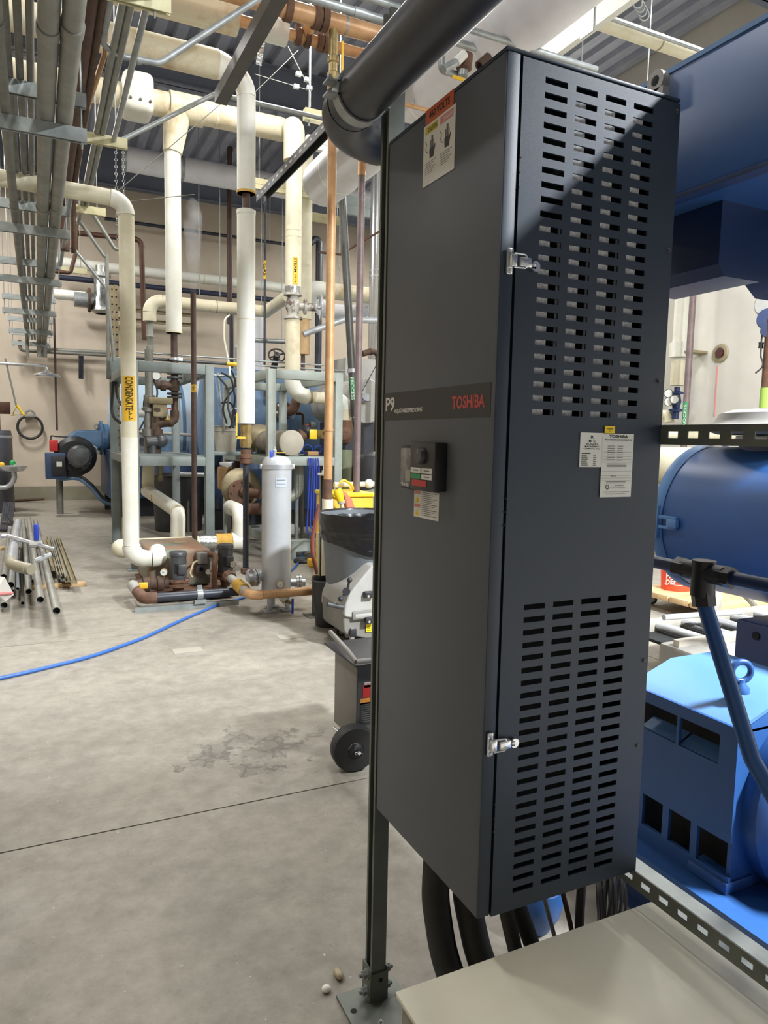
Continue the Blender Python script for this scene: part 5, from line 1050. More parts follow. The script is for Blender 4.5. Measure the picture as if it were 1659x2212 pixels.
# insulated condensate drum lying on the second frame's shelf
q = P(627, 966, Y=8.35); dr = thing('insulated_drum', 'grey-tan insulated drum lying on the second frame shelf, round end to the camera', 'tank', (q.x, 8.35, fzs))
rd = .148; build('shell', MB().lathe([(rd, 0), (rd, 1.6), (rd * .7, 1.66), (.0001, 1.68)], (q.x, 8.3, fzs + rd + .03), (0, 1, 0), 30), mat('drum_tan', '#8a8172', .7, 0, '#75695a', 4), dr)
build('end_cap', MB().lathe([(rd + .004, .03), (rd + .006, 0), (rd - .01, -.012), (.0001, -.014)], (q.x, 8.3, fzs + rd + .03), (0, 1, 0), 30), mat('cap_concrete', '#b5afa0', .75, 0, '#a39c8c', 6), dr)
for y in (8.5, 9.4): build('saddle', MB().box((q.x - .12, y, fzs + .006), (q.x + .12, y + .06, fzs + .08)), 'frame', dr, smooth=False)
q = P(560, 945, Y=9.6); tag(build('pillow_wrap', MB().sph(q, .2, 18, 10, (1.1, 1.4, .9)), 'tan'), 'rough grey insulated bulge behind the column of the second frame', 'insulation')
# brass valve train right of the drum
vt = thing('valve_train', 'valve train with yellow tag and red wheel under the steam pipe', 'valve', P(680, 940, Y=8.5))
y_ = 8.55; zt_ = P(690, 940, Y=y_).z
build('pipe', MB().cyl(P(645, 942, Y=y_), (P(712, 940, Y=y_).x, y_, zt_), .035, 12), 'rust', vt); q = P(652, 940, Y=y_); build('union', MB().lathe([(.05, -.05), (.07, -.04), (.07, .04), (.05, .05)], q, (1, 0, 0), 12), 'rust', vt)
q = P(672, 938, Y=y_); build('yellow_tag', MB().bev(q + Vector((-.05, -.09, -.06)), q + Vector((.05, -.06, .06)), .01), 'yellowb', vt); build('black_valve', MB().sph(q + Vector((-.06, 0, .04)), .08, 14, 8), 'blackpl', vt)
q = P(664, 922, Y=y_); build('red_knob', MB().sph(q, .035, 12, 7), 'red', vt); q = P(702, 938, Y=y_); build('red_wheel', MB().torus(q, (1, .3, 0), .06, .012, 20, 6), 'red', vt); q = P(676, 918, Y=y_); build('black_box', MB().bev(q - Vector((.05, .05, .04)), q + Vector((.05, .05, .04)), .008), 'blackpl', vt)
q = P(684, 938, Y=y_); build('end_socket', MB().hollow(q + Vector((-.02, 0, 0)), q + Vector((.06, -.08, 0)), .055, .03, 14), 'brass', vt)
# bits on the second shelf
q = P(488, 975, Y=9.6); pb_ = thing('white_bucket', 'dirty white plastic bucket on the shelf left of the white drop pipe', 'bucket', (q.x, 9.6, q.z)); zb0 = q.z
build('body', MB().lathe([(.0001, 0), (.135, 0), (.155, .33), (.15, .33), (.132, .02)], (q.x, 9.6, zb0), (0, 0, 1), 26), mat('bucket_white', '#b9b4a6', .5, 0, '#a19a88', 5), pb_); build('rim', MB().torus((q.x, 9.6, zb0 + .33), (0, 0, 1), .155, .009, 28, 8).torus((q.x, 9.6, zb0 + .27), (0, 0, 1), .152, .006, 28, 6), 'greylt', pb_)
build('shelf_bracket', MB().bev((q.x - .25, 9.4, zb0 - .05), (f2l + .1, 9.8, zb0 - .001), .005), 'frame'); tag(bpy.data.objects['shelf_bracket'], 'grey bracket shelf under the white bucket', 'shelf')
q = P(672, 975, Y=8.5); tr = thing('cable_tray_box', 'small cardboard box with blue cord on a black tray on the second shelf', 'box', (q.x, 8.5, fzs)); build('tray', MB().bev((q.x - .12, 8.38, fzs + .01), (q.x + .13, 8.62, fzs + .025), .006), 'blackpl', tr); build('carton', MB().bev((q.x - .07, 8.42, fzs + .026), (q.x + .07, 8.55, fzs + .075), .004), 'card', tr)
build('cord', MB().torus((q.x - .06, 8.47, fzs + .1), (.3, 1, .2), .06, .007, 20, 6).torus((q.x + .08, 8.47, fzs + .1), (-.3, 1, .2), .05, .007, 20, 6), 'hosed', tr)
for k in range(5):
    xx = P(664 + 5 * k, 1050, Y=8.25).x; z1 = fzs - .12 - .05 * (k % 2); tag(build('hanging_hose', MB().sweep(smooth_path([(xx, 8.22, fzs + .0), (xx + .01, 8.2, z1), (xx + .01 * (k - 2), 8.2, .35 + .05 * k), (xx + .1 + .03 * k, 8.18, .28 + .06 * k), (xx + .16 + .02 * k, 8.2, .5)], .1), .009, 7), 'hosed'), '%s of the five deep blue cords hanging under the second shelf' % ['leftmost', 'second from the left', 'middle', 'fourth from the left', 'rightmost'][k], 'cord', 'hanging blue cords')
# grey drain elbow under second shelf
run('grey_drain_pipe', 'grey elbowed drain pipe under the second frame shelf right of the filter', 'pipe', [P(645, 1005, Y=8.6), P(645, 1070, Y=8.6), P(600, 1080, Y=8.6)], .065, mat('pipe_grey_green', '#8f938a', .5, .1, '#9b8a6a', 4, (.55, .75)))
pf = thing('pump_flange', 'rusty flanged pump end under the second frame shelf behind the black pipe', 'pump', P(520, 1060, Y=8.9)); q = P(523, 1065, Y=8.9)
build('flange', MB().cyl(q, q + Vector((0, .06, 0)), .17, 24), 'rust', pf); build('stub', MB().cyl(q + Vector((.0, -.02, .02)), P(562, 1068, Y=8.7), .06, 14), 'rust', pf); build('volute', MB().sph(q + Vector((.05, .25, .05)), .26, 20, 10, (1, .6, 1)), 'tan', pf); build('lower_stub', MB().cyl(P(530, 1100, Y=8.8), P(562, 1098, Y=8.7), .075, 14), 'rust', pf)
for k in range(8): a = k * math.pi / 4; build('flange_bolt', MB().bolt(q + Vector((math.cos(a) * .14, 0, math.sin(a) * .14)), (0, -1, 0), .014, .02), 'iron', pf)
tag(build('carton_scraps', MB().bev(P(480, 1060, Y=9.8), P(512, 1010, Y=9.8) + Vector((0, .3, 0)), .02), 'card'), 'brown cardboard carton under the shelf left of the black drop pipe', 'box')
sk2 = thing('pump_skid', 'low grey steel skid on the floor under the second frame', 'skid', P(590, 1180, Z=0)); q0, q1 = P(545, 1175, Z=0), P(690, 1190, Z=0)
build('beam', MB().bev((q0.x, 8.35, .1), (q1.x, 8.5, .24), .006), 'framel', sk2); build('beam', MB().bev((q0.x, 9.9, .1), (q1.x, 10.05, .24), .006), 'framel', sk2); build('side', MB().bev((q0.x, 8.5, .1), (q0.x + .1, 9.9, .22), .006), 'framel', sk2)
for x in (q0.x + .1, q1.x - .1): build('foot', MB().box((x - .05, 8.36, 0), (x + .05, 8.46, .1)), 'frame', sk2, smooth=False)
# small pipes and rails along the frame tops
for k, (a, b2, m, w_) in enumerate((((281, 760), (514, 776), 'galv', 4), ((290, 770), (514, 790), 'motor', 7), ((440, 808), (520, 815), 'galv', 5), ((550, 778), (700, 790), 'galv', 4), ((545, 790), (745, 800), 'galv', 4))):
    xpipe('frame_top_line', '%s small line laid along the tops of the grey frames' % ['uppermost thin silver', 'dark', 'lower silver', 'silver upper right', 'silver lower right'][k], a, b2, 9.6 if k < 3 else 9.3, w_, m, seg=10)
tag(build('yellow_sleeve', MB().cyl(P(490, 786, Y=9.58), P(514, 788, Y=9.58), .028, 12), 'yellow'), 'short yellow sleeve on the dark line at the first frame top', 'marker')
hwv = thing('black_hand_wheel', 'large black valve hand wheel above the second frame', 'valve', P(598, 790, Y=10.9)); q = P(598, 768, Y=10.9)
build('wheel', MB().torus(q, (-.15, -.8, .5), .125, .013, 30, 8), 'blackpl', hwv); build('hub', MB().lathe([(.045, -.01), (.045, .03), (.02, .04), (.02, .06)], q, (-.15, -.8, .5), 14), 'motor', hwv)
for k in range(4): a = k * math.pi / 2 + .4; u = Vector((1, -.15, 0)).normalized(); n = Vector((-.15, -.8, .5)).normalized(); v_ = n.cross(u); d = u * math.cos(a) + v_ * math.sin(a); build('spoke', MB().cyl(q, q + d * .125, .012, 8), 'blackpl', hwv)
build('stem', MB().cyl(q, q + Vector((-.02, .25, -.35)), .05, 12), 'blackpl', hwv); build('bonnet', MB().cyl(q + Vector((-.02, .25, -.3)), q + Vector((-.02, .3, -.62)), .1, 12), 'motor', hwv)
vpipe('white_stack', 'smooth white vertical cylinder behind the second white drop', 561, 740, 13.2, 680, None, 22, 'duct', 'pipe', 24)
tag(build('white_hose', MB().sweep(smooth_path([P(496, 680, Y=11), P(485, 690, Y=11), P(484, 730, Y=11), P(496, 790, Y=10.6), P(498, 830, Y=10.4)], .25), .014, 8), 'pvc'), 'thin white hose hanging left of the white drop pipe', 'hose')
run('bent_steel_pipe', 'thin steel pipe bent forward left of the steam pipe', 'pipe', [P(512, 800, Y=11.2), P(512, 745, Y=11.2), P(550, 735, Y=11.2), P(618, 738, Y=10.8)], .035, 'galv')
# right group behind the riser: hot water pipes, stack, drum end
hw_ = thing('hot_water_pipe', 'cream hot water supply pipe with yellow marker running right behind the risers', 'pipe', P(680, 630, Y=11.5)); yh = 11.6; zh = P(740, 632, Y=yh).z; xl_ = P(672, 630, Y=yh).x
build('pipe', MB().cyl((xl_ + .15, yh, zh), (P(860, 650, Y=yh).x, yh, zh), .135, 22), 'creamold', hw_); build('elbow', MB().sweep(smooth_path([(xl_ + .2, yh, zh), (xl_, yh, zh), (xl_ - .05, yh + .3, zh - .45)], .2), .14, 20), 'white', hw_)
[build('hanger_rod', MB().cyl((xl_ + d_, yh, zh), (xl_ + d_, yh, ZC + .1), .01, 6), 'galv', hw_) for d_ in (.5, 1.3)]
a = P(795, 639, Y=yh); lb = build('pipe_marker', arc_band((a.x, yh, zh), (1, 0, 0), .1355, P(826, 645, Y=yh).x - a.x, .45, (-.45, -.9, -.2)), 'yellow', hw_, label='yellow hot water marker')
text_cyl(lb, 'HIWS\u2192', (a.x + .02, yh, zh), (1, 0, 0), .1385, P(826, 645, Y=yh).x - a.x - .04, .24, (-.45, -.9, -.2))
run('white_bend_pipe', 'lower white insulated pipe bending behind the leaning pipe', 'pipe', [P(690, 660, Y=12.4), P(700, 672, Y=12.2), P(770, 676, Y=12.2), P(800, 662, Y=11.9), P(850, 662, Y=11.9)], .13, 'duct', seg=18)
run('steel_slant_pipe', 'thin bright pipe rising to the right behind the copper riser', 'pipe', [P(655, 722, Y=10.2), P(745, 690, Y=10.2), P(840, 694, Y=10.2)], .045, 'steel')
p = P(814, 600, Y=10.5); stk = thing('stainless_stack', 'shiny stainless flue stack beside the cabinet edge', 'duct', (p.x, 10.5, 3)); rs = .2; xs4 = P(800, 600, Y=10.5).x + rs
build('shell', MB().cyl((xs4, 10.5, 2.2), (xs4, 10.5, ZC - .002), rs, 32), 'chrome', stk)
for py in (590, 602, 690): build('draw_band', MB().cyl((xs4, 10.5, zat(xs4, 10.5, py)), (xs4, 10.5, zat(xs4, 10.5, py) + .03), rs * 1.02, 32), 'steel', stk)
build('yellow_label', arc_band((xs4, 10.5, zat(xs4, 10.5, 578)), (0, 0, 1), rs + .001, .1, .25, (-.2, -1, 0)), mat('label_ochre', '#a8862c', .5), stk)
run('copper_slant_pipe', 'thin copper line rising to the right across the stack', 'pipe', [P(690, 545, Y=9.9), P(735, 550, Y=9.9), P(845, 485, Y=9.7)], .016, 'copperd')
p = P(787, 866, Y=9.2); de = thing('grey_drum_end', 'grey drum end with small fitting half hidden by the cabinet', 'tank', (p.x, 9.2, .9)); rr_ = .31
build('shell', MB().lathe([(.0001, 0), (rr_ - .01, 0), (rr_, .015), (rr_, 1.4)], (p.x + .03, 9.2, p.z), (0, 1, 0), 40), 'greylt', de); build('fitting', MB().cyl((p.x - .02, 9.1, p.z + .04), (p.x - .02, 9.2, p.z + .04), .06, 12), 'steel', de); build('wire', MB().sweep(smooth_path([P(812, 790, Y=9.1), P(780, 850, Y=9.1), P(785, 866, Y=9.1), P(800, 868, Y=9.1)], .06), .006, 6), 'black', de)
build('cradle', MB().box((p.x - .2, 9.4, 0), (p.x + .26, 10.4, p.z - rr_ + .02)), 'black', de, smooth=False)
q = P(795, 760, Y=9.15); tag(build('grey_cabinet', MB().bev((q.x - .02, 9.9, 1.9), (q.x + .9, 10.6, zat(q.x, 9.9, 772)), .01), 'greylt'), 'light grey cabinet behind the drum end at the cabinet edge', 'cabinet')
run('black_bend_pipe', 'short black elbow pipe against the stack base', 'pipe', [P(783, 764, Y=8.9), P(818, 755, Y=8.9), Vector((P(818, 755, Y=8.9).x, 8.9, 0))], .04, 'iron', collars=True)
vpipe('olive_tank', 'olive green upright tank behind the copper riser', 745, 1000, 8.9, 972, None, 30, 'olive', 'tank', 26)
tag(build('black_tank', MB().lathe([(.0001, 1.35), (.2, 1.3), (.27, 1.15), (.27, .02), (.0001, 0)], (P(806, 1000, Y=8.2).x, 8.2, 0), (0, 0, 1), 28), 'blackpl'), 'black upright tank at the edge of the drive cabinet', 'tank')
tag(build('olive_tank', MB().lathe([(.0001, .95), (.2, .9), (.25, .8), (.25, .02), (.0001, 0)], (P(810, 1080, Y=7.3).x, 7.3, 0), (0, 0, 1), 28), 'olive'), 'dark olive low tank with red knob beside the drive cabinet', 'tank')
wpz = thing('white_taped_pipe', 'white taped pipe and valve crossing low behind the purple-brown pipe', 'pipe', P(760, 1050, Y=6.9)); q0, q1 = P(722, 1047, Y=6.9), P(815, 1046, Y=6.9); build('pipe', MB().cyl(q0, q1, .028, 12), 'cream', wpz); build('valve', MB().sph(P(797, 1045, Y=6.88), .05, 12, 8), 'white', wpz); build('lever', MB().cyl(P(755, 1055, Y=6.8), P(776, 1050, Y=6.8), .012, 8), 'yellow', wpz); build('red_knob', MB().sph(P(787, 1085, Y=6.8), .04, 12, 8), 'pink', wpz)
# ================================================================ condensate tank with pumps
tq = P(457, 1264, Z=.05); TY0 = tq.y; tx1 = tq.x; tzt = zat(tx1, TY0, 1184); tx0 = xat(TY0, tzt, 320); TY1 = TY0 + .85
ct = thing('condensate_tank', 'low rusty steel condensate tank with two pumps on the floor', 'tank', (tx0, TY0, 0))
build('body', MB().bev((tx0, TY0, .05), (tx1, TY1, tzt), .045, 4), 'tank', ct); build('skid_plate', MB().bev((tx0 - .02, TY0 - .42, .02), (tx1 + .12, TY1, .05), .004), 'rust', ct)
for x in (tx0 + .05, tx1 - .1):
    for y in (TY0 - .35, TY1 - .15): build('foot', MB().box((x, y, 0), (x + .08, y + .08, .02)), 'iron', ct, smooth=False)
q = P(390, 1172, Z=tzt); build('inspection_cover', MB().bev((q.x - .07, q.y - .04, tzt - .002), (q.x + .07, q.y + .04, tzt + .006), .003), 'tan', ct)
tl = tx1 - tx0
tp_ = P(437, 1207, Y=TY0 - .06); fs = build('float_switch', MB().bev(tp_ - Vector((.05, .02, .05)), tp_ + Vector((.05, .07, .06)), .01), 'greymid', ct); build('switch_cap', MB().lathe([(.05, 0), (.05, .05), (.02, .055)], tp_ + Vector((-.01, .05, -.1)), (0, -1, 0), 16), 'motor', fs)
pb0, pb1 = P(449, 1197, Y=TY0 - .05), P(463, 1262, Y=TY0 - .2); build('brown_pipe', MB().sweep(smooth_path([pb0 + Vector((-.05, .12, 0)), pb0 + Vector((.06, -.1, .0)), (pb1.x, pb1.y, pb0.z - .08), (pb1.x, pb1.y, .06)], .07), .028, 14), 'rust', ct)
build('flex_lead', MB().sweep(smooth_path([P(432, 1210, Y=TY0 - .05), P(418, 1215, Y=TY0 - .1), P(410, 1240, Y=TY0 - .2), P(416, 1248, Y=TY0 - .22)], .08), .01, 8), 'tan', ct)
def pump(label, px, y, pyt, pyb, w_):
    p = P(px, pyb, Y=y); r = rad(w_, p); z0, z1 = p.z, zat(p.x, y, pyt); t = thing('pump_motor', label, 'pump', (p.x, y, .05), 'condensate pumps')
    build('motor', MB().lathe([(r, 0), (r * 1.02, .01), (r * 1.02, .03), (r, .04), (r, (z1 - z0) * .84), (r * 1.08, (z1 - z0) * .85), (r * 1.08, z1 - z0 - .012), (r * .96, z1 - z0), (.0001, z1 - z0)], (p.x, y, z0), (0, 0, 1), 26), 'motor', t)
    build('terminal_box', MB().bev((p.x - r * .2, y - r - .03, z1 - .2), (p.x + r * .8, y - r * .8, z1 - .11), .006), 'motor', t)
    build('name_plate', arc_band((p.x, y, z0 + .06), (0, 0, 1), r + .001, .09, .5, (-.1, -1, 0)), 'blackpl', t); build('yellow_sticker', MB().bev((p.x + r * .38, y - r * 1.0, z0 + .05), (p.x + r * .6, y - r * .93, z0 + .13), .003), 'yellow', t)
    fl_ = build('flange', MB().lathe([(r * 1.0, 0), (r * 1.35, -.008), (r * 1.35, -.025), (r * 1.15, -.03), (r * 1.15, -.045), (r * 1.38, -.05), (r * 1.38, -.068), (r * .8, -.075), (r * .6, -(z0 - .075)), (r * .6, -(z0 - .052))], (p.x, y, z0), (0, 0, 1), 26), 'rust', t)
    for k in range(6): a = k * math.pi / 3; build('flange_bolt', MB().bolt((p.x + math.cos(a) * r * 1.22, y + math.sin(a) * r * 1.22, z0 - .01), (0, 0, 1), .008, .01), 'iron', fl_)
    return p.x, z0, r
x1p, z1p, r1p = pump('left condensate pump motor in front of the rusty tank', 385, TY0 - .22, 1191, 1250, 35)
x2p, z2p, r2p = pump('right condensate pump motor beside the rusty tank', 487, TY0 - .1, 1175, 1234, 32)
def dial(label, px, py, Y, w_, par=None):
    p = P(px, py, Y=Y); r = rad(w_, p); ax = Vector((-p.x * .3, -1, 0)).normalized(); t = thing('pressure_gauge', label, 'gauge', p)
    build('case', MB().lathe([(r * .9, -.02), (r, -.015), (r, .012), (r * .9, .015)], p, ax, 22).cyl(p - Vector((0, 0, r)), p - Vector((0, 0, r * 1.5)), r * .2, 8), 'brass', t); f_ = build('face', MB().cyl(p - ax * .005, p + ax * .0125, r * .88, 22), 'paper', t)
    build('needle', MB().cyl(p + ax * .0135 - Vector((r * .3, 0, -r * .2)), p + ax * .0135 + Vector((r * .45, 0, -r * .3)), r * .05, 5), 'ink', f_); return t
dial('round gauge left of the left pump motor', 354, 1236, TY0 - .25, 16); dial('round gauge right of the right pump motor', 503, 1219, TY0 - .2, 14); dial('round gauge between the two pump motors', 450, 1235, TY0 - .1, 12)
# back pipe behind the tank
bk = thing('tank_back_pipe', 'cream pipe behind the rusty tank with foil and yellow wraps', 'pipe', (tx0, TY1 + .12, .3)); yb_ = TY1 + .14; zb_ = zat(tx1, yb_, 1172)
build('pipe', MB().cyl((xat(yb_, zb_, 262), yb_, zb_ - .01), (xat(yb_, zb_, 432), yb_, zb_ - .01), .08, 18), 'cream', bk); build('elbow', MB().sph((xat(yb_, zb_, 262), yb_, zb_ - .03), .1, 16, 9, (1, 1.2, 1)), 'cream', bk)
build('foil_wrap', MB().cyl((xat(yb_, zb_, 430), yb_, zb_), (xat(yb_, zb_, 470), yb_, zb_), .082, 18), 'foil', bk); build('yellow_wrap', MB().cyl((xat(yb_, zb_, 466), yb_, zb_), (xat(yb_, zb_, 503), yb_, zb_), .088, 18), 'tape', bk)
xw = xat(yb_, zb_, 519); build('tee', MB().cyl((xat(yb_, zb_, 500), yb_, zb_), (xw + .07, yb_, zb_), .095, 18), 'pvc', bk); build('riser', MB().sweep(smooth_path([(xw, yb_, zb_), (xw, yb_, zat(xw, yb_, 1105)), (xw - .02, yb_ + .4, zat(xw, yb_, 1103))], .12), .085, 18), 'pvc', bk)
# floor pipe in front: brass bend, black length on a strut, copper length to the filter
fz = .115; fY = P(430, 1284, Z=fz).y
fpq = thing('floor_pipe', 'black pipe on a floor strut leading from the left pump to the filter', 'pipe', (tx0, fY, 0)); xl_ = xat(fY, fz, 312); xr2 = xat(fY, fz, 515)
build('pipe', MB().cyl((xl_ + .06, fY, fz), (xr2, fY, fz), .04, 16), 'black', fpq); build('brass_elbow', MB().sweep(smooth_path([(xl_ + .1, fY, fz), (xl_ - .01, fY, fz), (xl_ - .03, fY + .22, fz + .02)], .06), .05, 16), 'rust', fpq)
vq = (xl_ - .03, fY + .2, fz + .02); build('valve', MB().cyl(vq, (xl_ - .04, TY0 - .22, fz + .03), .05, 16), 'greylt', fpq); build('lever', MB().bev((xl_ - .02, fY + .16, fz + .05), (xl_ + .05, fY + .2, fz + .1), .004), 'yellow', fpq)
build('fittings', MB().lathe([(.05, 0), (.05, .08), (.07, .085), (.07, .14), (.05, .15), (.055, .2), (.07, .21), (.07, .26), (.05, .27), (.05, max(.3, x1p - xl_ - .05))], (xl_ - .04, TY0 - .22, fz + .03), (1, 0, 0), 14), 'iron', fpq)
build('floor_strut', channel(MB(), (xl_ - .08, fY, .0205), (xr2, fY, .0205), (0, 0, 1), .041, .004), 'strut', fpq, smooth=False); xcl = xat(fY, fz, 431); build('clamp', MB().hollow((xcl - .025, fY, fz), (xcl + .025, fY, fz), .05, .041, 18).box((xcl - .05, fY - .05, .041), (xcl + .05, fY + .05, .075)).box((xcl - .02, fY - .012, fz + .04), (xcl + .02, fY + .012, fz + .08)), 'galv', fpq)
FXc, FYc = 1.851, 5.95
cpp = thing('copper_floor_pipe', 'low copper pipe in front of the silver filter, held on a short strut post', 'pipe', P(600, 1300, Z=0)); zc2 = .2; yc2 = P(600, 1282, Z=zc2).y
xa2, xb3 = xat(yc2, zc2, 540), xat(yc2, zc2, 682); s0 = P(492, 1243, Z=.22)
e, arc, x_ = arc_pts(s0, (xa2, yc2, zc2), (xb3, yc2, zc2), .1); build('pipe', MB().cyl(s0, e, .04, 16), 'greylt', cpp); build('elbow', MB().sweep(arc, .041, 16), 'copper', cpp); build('pipe', MB().cyl(x_, (xb3, yc2, zc2), .037, 18), 'copper', cpp)
build('yellow_wrap', MB().cyl(s0.lerp(Vector(e), .55), s0.lerp(Vector(e), .85), .055, 14), 'tape', cpp); build('union', MB().cyl(s0.lerp(Vector(e), .02), s0.lerp(Vector(e), .2), .055, 8), 'rust', cpp)
xs5 = xb3 - .02; pst = thing('pipe_stand', 'short strut post with floor plate holding the copper pipe end', 'post', (xs5, yc2 - .05, 0)); build('post', channel(MB(), (xs5, yc2 - .065, .006), (xs5, yc2 - .065, .34), (0, -1, 0), .055, .004), 'strutd', pst, smooth=False); build('plate', MB().bev((xs5 - .09, yc2 - .16, 0), (xs5 + .09, yc2 + .02, .008), .002, 1), 'strutd', pst)
# ================================================================ silver filter vessel
fv = thing('filter_vessel', 'tall silver cylindrical filter vessel with domed lid and clamp ring', 'tank', (FXc, FYc, 0)); fr_ = .126
zf0, zf1 = .13, zat(FXc, FYc, 1010); FS = mat('filter_silver', '#c0c3c6', .4, .2, '#b2b5b8', 3)
build('shell', MB().cyl((FXc, FYc, zf0), (FXc, FYc, zf1), fr_, 40), FS, fv); build('bottom_ring', MB().lathe([(fr_ + .004, zf0), (fr_ + .008, zf0 + .01), (fr_ + .004, zf0 + .02)], (FXc, FYc, 0), (0, 0, 1), 40), FS, fv)
lid = build('lid', MB().lathe([(fr_, zf1 + .03), (fr_ - .004, zf1 + .05), (fr_ * .8, zf1 + .085), (fr_ * .4, zf1 + .1), (.0001, zf1 + .104)], (FXc, FYc, 0), (0, 0, 1), 40), FS, fv)
build('clamp_ring', MB().lathe([(fr_, zf1 - .012), (fr_ + .01, zf1 - .01), (fr_ + .01, zf1 + .028), (fr_, zf1 + .03)], (FXc, FYc, 0), (0, 0, 1), 40).bev((FXc - fr_ - .025, FYc - .02, zf1 - .01), (FXc - fr_, FYc + .01, zf1 + .028), .004).bev((FXc + fr_, FYc - .02, zf1 - .01), (FXc + fr_ + .03, FYc + .01, zf1 + .028), .004), 'steel', fv)
build('vent_valve', MB().lathe([(.012, 0), (.012, .03), (.02, .04), (.02, .06), (.01, .07), (.01, .09)], (FXc - .03, FYc - .03, zf1 + .09), (0, 0, 1), 10), 'steel', lid); build('yellow_lever', MB().box((FXc - .02, FYc - .05, zf1 + .125), (FXc + .06, FYc - .03, zf1 + .132)), 'yellow', lid, smooth=False); build('blue_tag', MB().bev((FXc - .08, FYc - .06, zf1 + .06), (FXc - .05, FYc - .05, zf1 + .15), .004), 'hosed', lid)
dl = build('data_label', arc_band((FXc, FYc, zat(FXc, FYc, 1050)), (0, 0, 1), fr_ + .0005, .075, .38, (.0, -1, 0)), mat('label_blue_white', '#b7bfcc', .5), fv)
build('fine_print', arc_band((FXc, FYc, zat(FXc, FYc, 1036)), (0, 0, 1), fr_ + .003, .006, .3, (0, -1, 0), .0005), 'inkg', dl); build('fine_print', arc_band((FXc, FYc, zat(FXc, FYc, 1044)), (0, 0, 1), fr_ + .003, .004, .3, (0, -1, 0), .0005), 'inkg', dl)
for k, a in enumerate((-2.4, -.75, 1.57)):
    x, y = FXc + math.cos(a) * fr_ * .85, FYc + math.sin(a) * fr_ * .85; build('leg', MB().bev((x - .02, y - .015, .02), (x + .02, y + .015, .22), .003), FS, fv); build('foot', MB().bev((x - .05, y - .045, 0), (x + .05, y + .045, .02), .004), 'steel', fv)
for s_, zz in ((-1, .3), (1, .23)):
    x = FXc + s_ * fr_; nzl = build('nozzle', MB().cyl((x - s_ * .01, FYc, zz), (x + s_ * .13, FYc - .03, zz), .035, 16), 'steel', fv)
    for d in (.05, .075): build('flange', MB().cyl((x + s_ * d, FYc - .015, zz), (x + s_ * (d + .018), FYc - .018, zz), .075, 20), 'chrome', nzl)
dial('tilted gauge low on the front of the silver filter', 606, 1262, FYc - .17, 17); dial('lower tilted gauge on the front of the silver filter', 612, 1292, FYc - .2, 17)
bv = thing('drain_valve', 'small drain valve with blue handle at the foot of the filter', 'valve', P(628, 1300, Y=FYc - .22)); q = P(622, 1297, Y=FYc - .2); build('body', MB().cyl(q + Vector((-.03, .05, 0)), q + Vector((.03, -.02, -.02)), .018, 10), 'brass', bv); build('blue_handle', MB().bev(q + Vector((.02, -.04, -.11)), q + Vector((.04, -.03, .02)), .003), 'hosed', bv)
q = P(560, 1258, Y=FYc); tag(build('flange_stub', MB().cyl((FXc - fr_ - .12, FYc - .03, .3), (hx + .03, Y3, .3), .034, 14), 'steel'), 'short steel pipe joining the black drop to the filter', 'pipe')
# ================================================================ blue hose on the floor
hp = [Vector((-2.6, 3.9, .012)), P(-60, 1478, Z=.012), P(60, 1452, Z=.012), P(200, 1418, Z=.012), P(310, 1378, Z=.012), P(400, 1336, Z=.012), P(470, 1306, Z=.012), P(530, 1290, Z=.012), P(600, 1262, Z=.012), P(640, 1222, Z=.012), P(655, 1196, Z=.02), P(668, 1165, Z=.15), P(672, 1150, Y=7.3)]
tag(build('blue_hose', MB().sweep(smooth_path(hp, 1.2, 5), .0125, 10), 'hose'), 'blue air hose snaking across the concrete floor', 'hose')
# ================================================================ wheeled trash can and neighbours
TCY = 4.98; TCX = xat(TCY, .5, 786); tcn = thing('trash_can', 'grey round trash can with black liner on a wheeled dolly', 'bin', (TCX, TCY, 0))
TR = TCX - xat(TCY, .9, 697)
build('body', MB().lathe([(.0001, .15), (TR * .76, .15), (TR * .8, .2), (TR * .93, .78), (TR * .97, .8), (TR, .9), (TR, .93), (TR * .96, .93), (TR * .8, .3)], (TCX, TCY, 0), (0, 0, 1), 48), 'greyplas', tcn)
lb_ = MB(); seg, rows = 160, 14; vs = []
for j in range(rows + 1):
    f_ = j / rows
    for i in range(seg):
        a = 2 * math.pi * i / seg; hang = .24 + .07 * math.sin(a * 1.0 + 2.6) + .015 * math.sin(3 * a); z = .945 - f_ * hang
        br_ = TR if z > .9 else TR * (.97 + .03 * (z - .8) / .1) if z > .8 else TR * (.8 + .145 * (z - .2) / .6)
        r = br_ + .008 + .003 * (1 + math.sin(7 * a + f_ * 16)) * f_ + .002 * (1 + math.sin(23 * a - f_ * 12)) * f_; vs.append((TCX + r * math.cos(a), TCY + r * math.sin(a), z))
for j in range(6):
    f_ = (j + 1) / 6
    for i in range(seg): a = 2 * math.pi * i / seg; r = TR * (.95 - .12 * f_) + .012 * math.sin(17 * a + 2 * f_) * f_; vs.append((TCX + r * math.cos(a), TCY + r * math.sin(a), .945 - f_ * .35))
fs_ = [(j * seg + i, j * seg + (i + 1) % seg, (j + 1) * seg + (i + 1) % seg, (j + 1) * seg + i) for j in range(rows) for i in range(seg)]
o0 = (rows + 1) * seg; ring = lambda j: (0 if j == 0 else o0 + (j - 1) * seg)
fs_ += [(ring(j) + i, ring(j + 1) + i, ring(j + 1) + (i + 1) % seg, ring(j) + (i + 1) % seg) for j in range(6) for i in range(seg)]
lb_.add(vs, fs_); build('liner', lb_, 'bag', tcn, label='black plastic bin liner folded over the rim', ang=80)
build('dolly', MB().lathe([(TR * .5, .1), (TR * .82, .1), (TR * .82, .15), (TR * .76, .15)], (TCX, TCY, 0), (0, 0, 1), 40), 'blackpl', tcn)
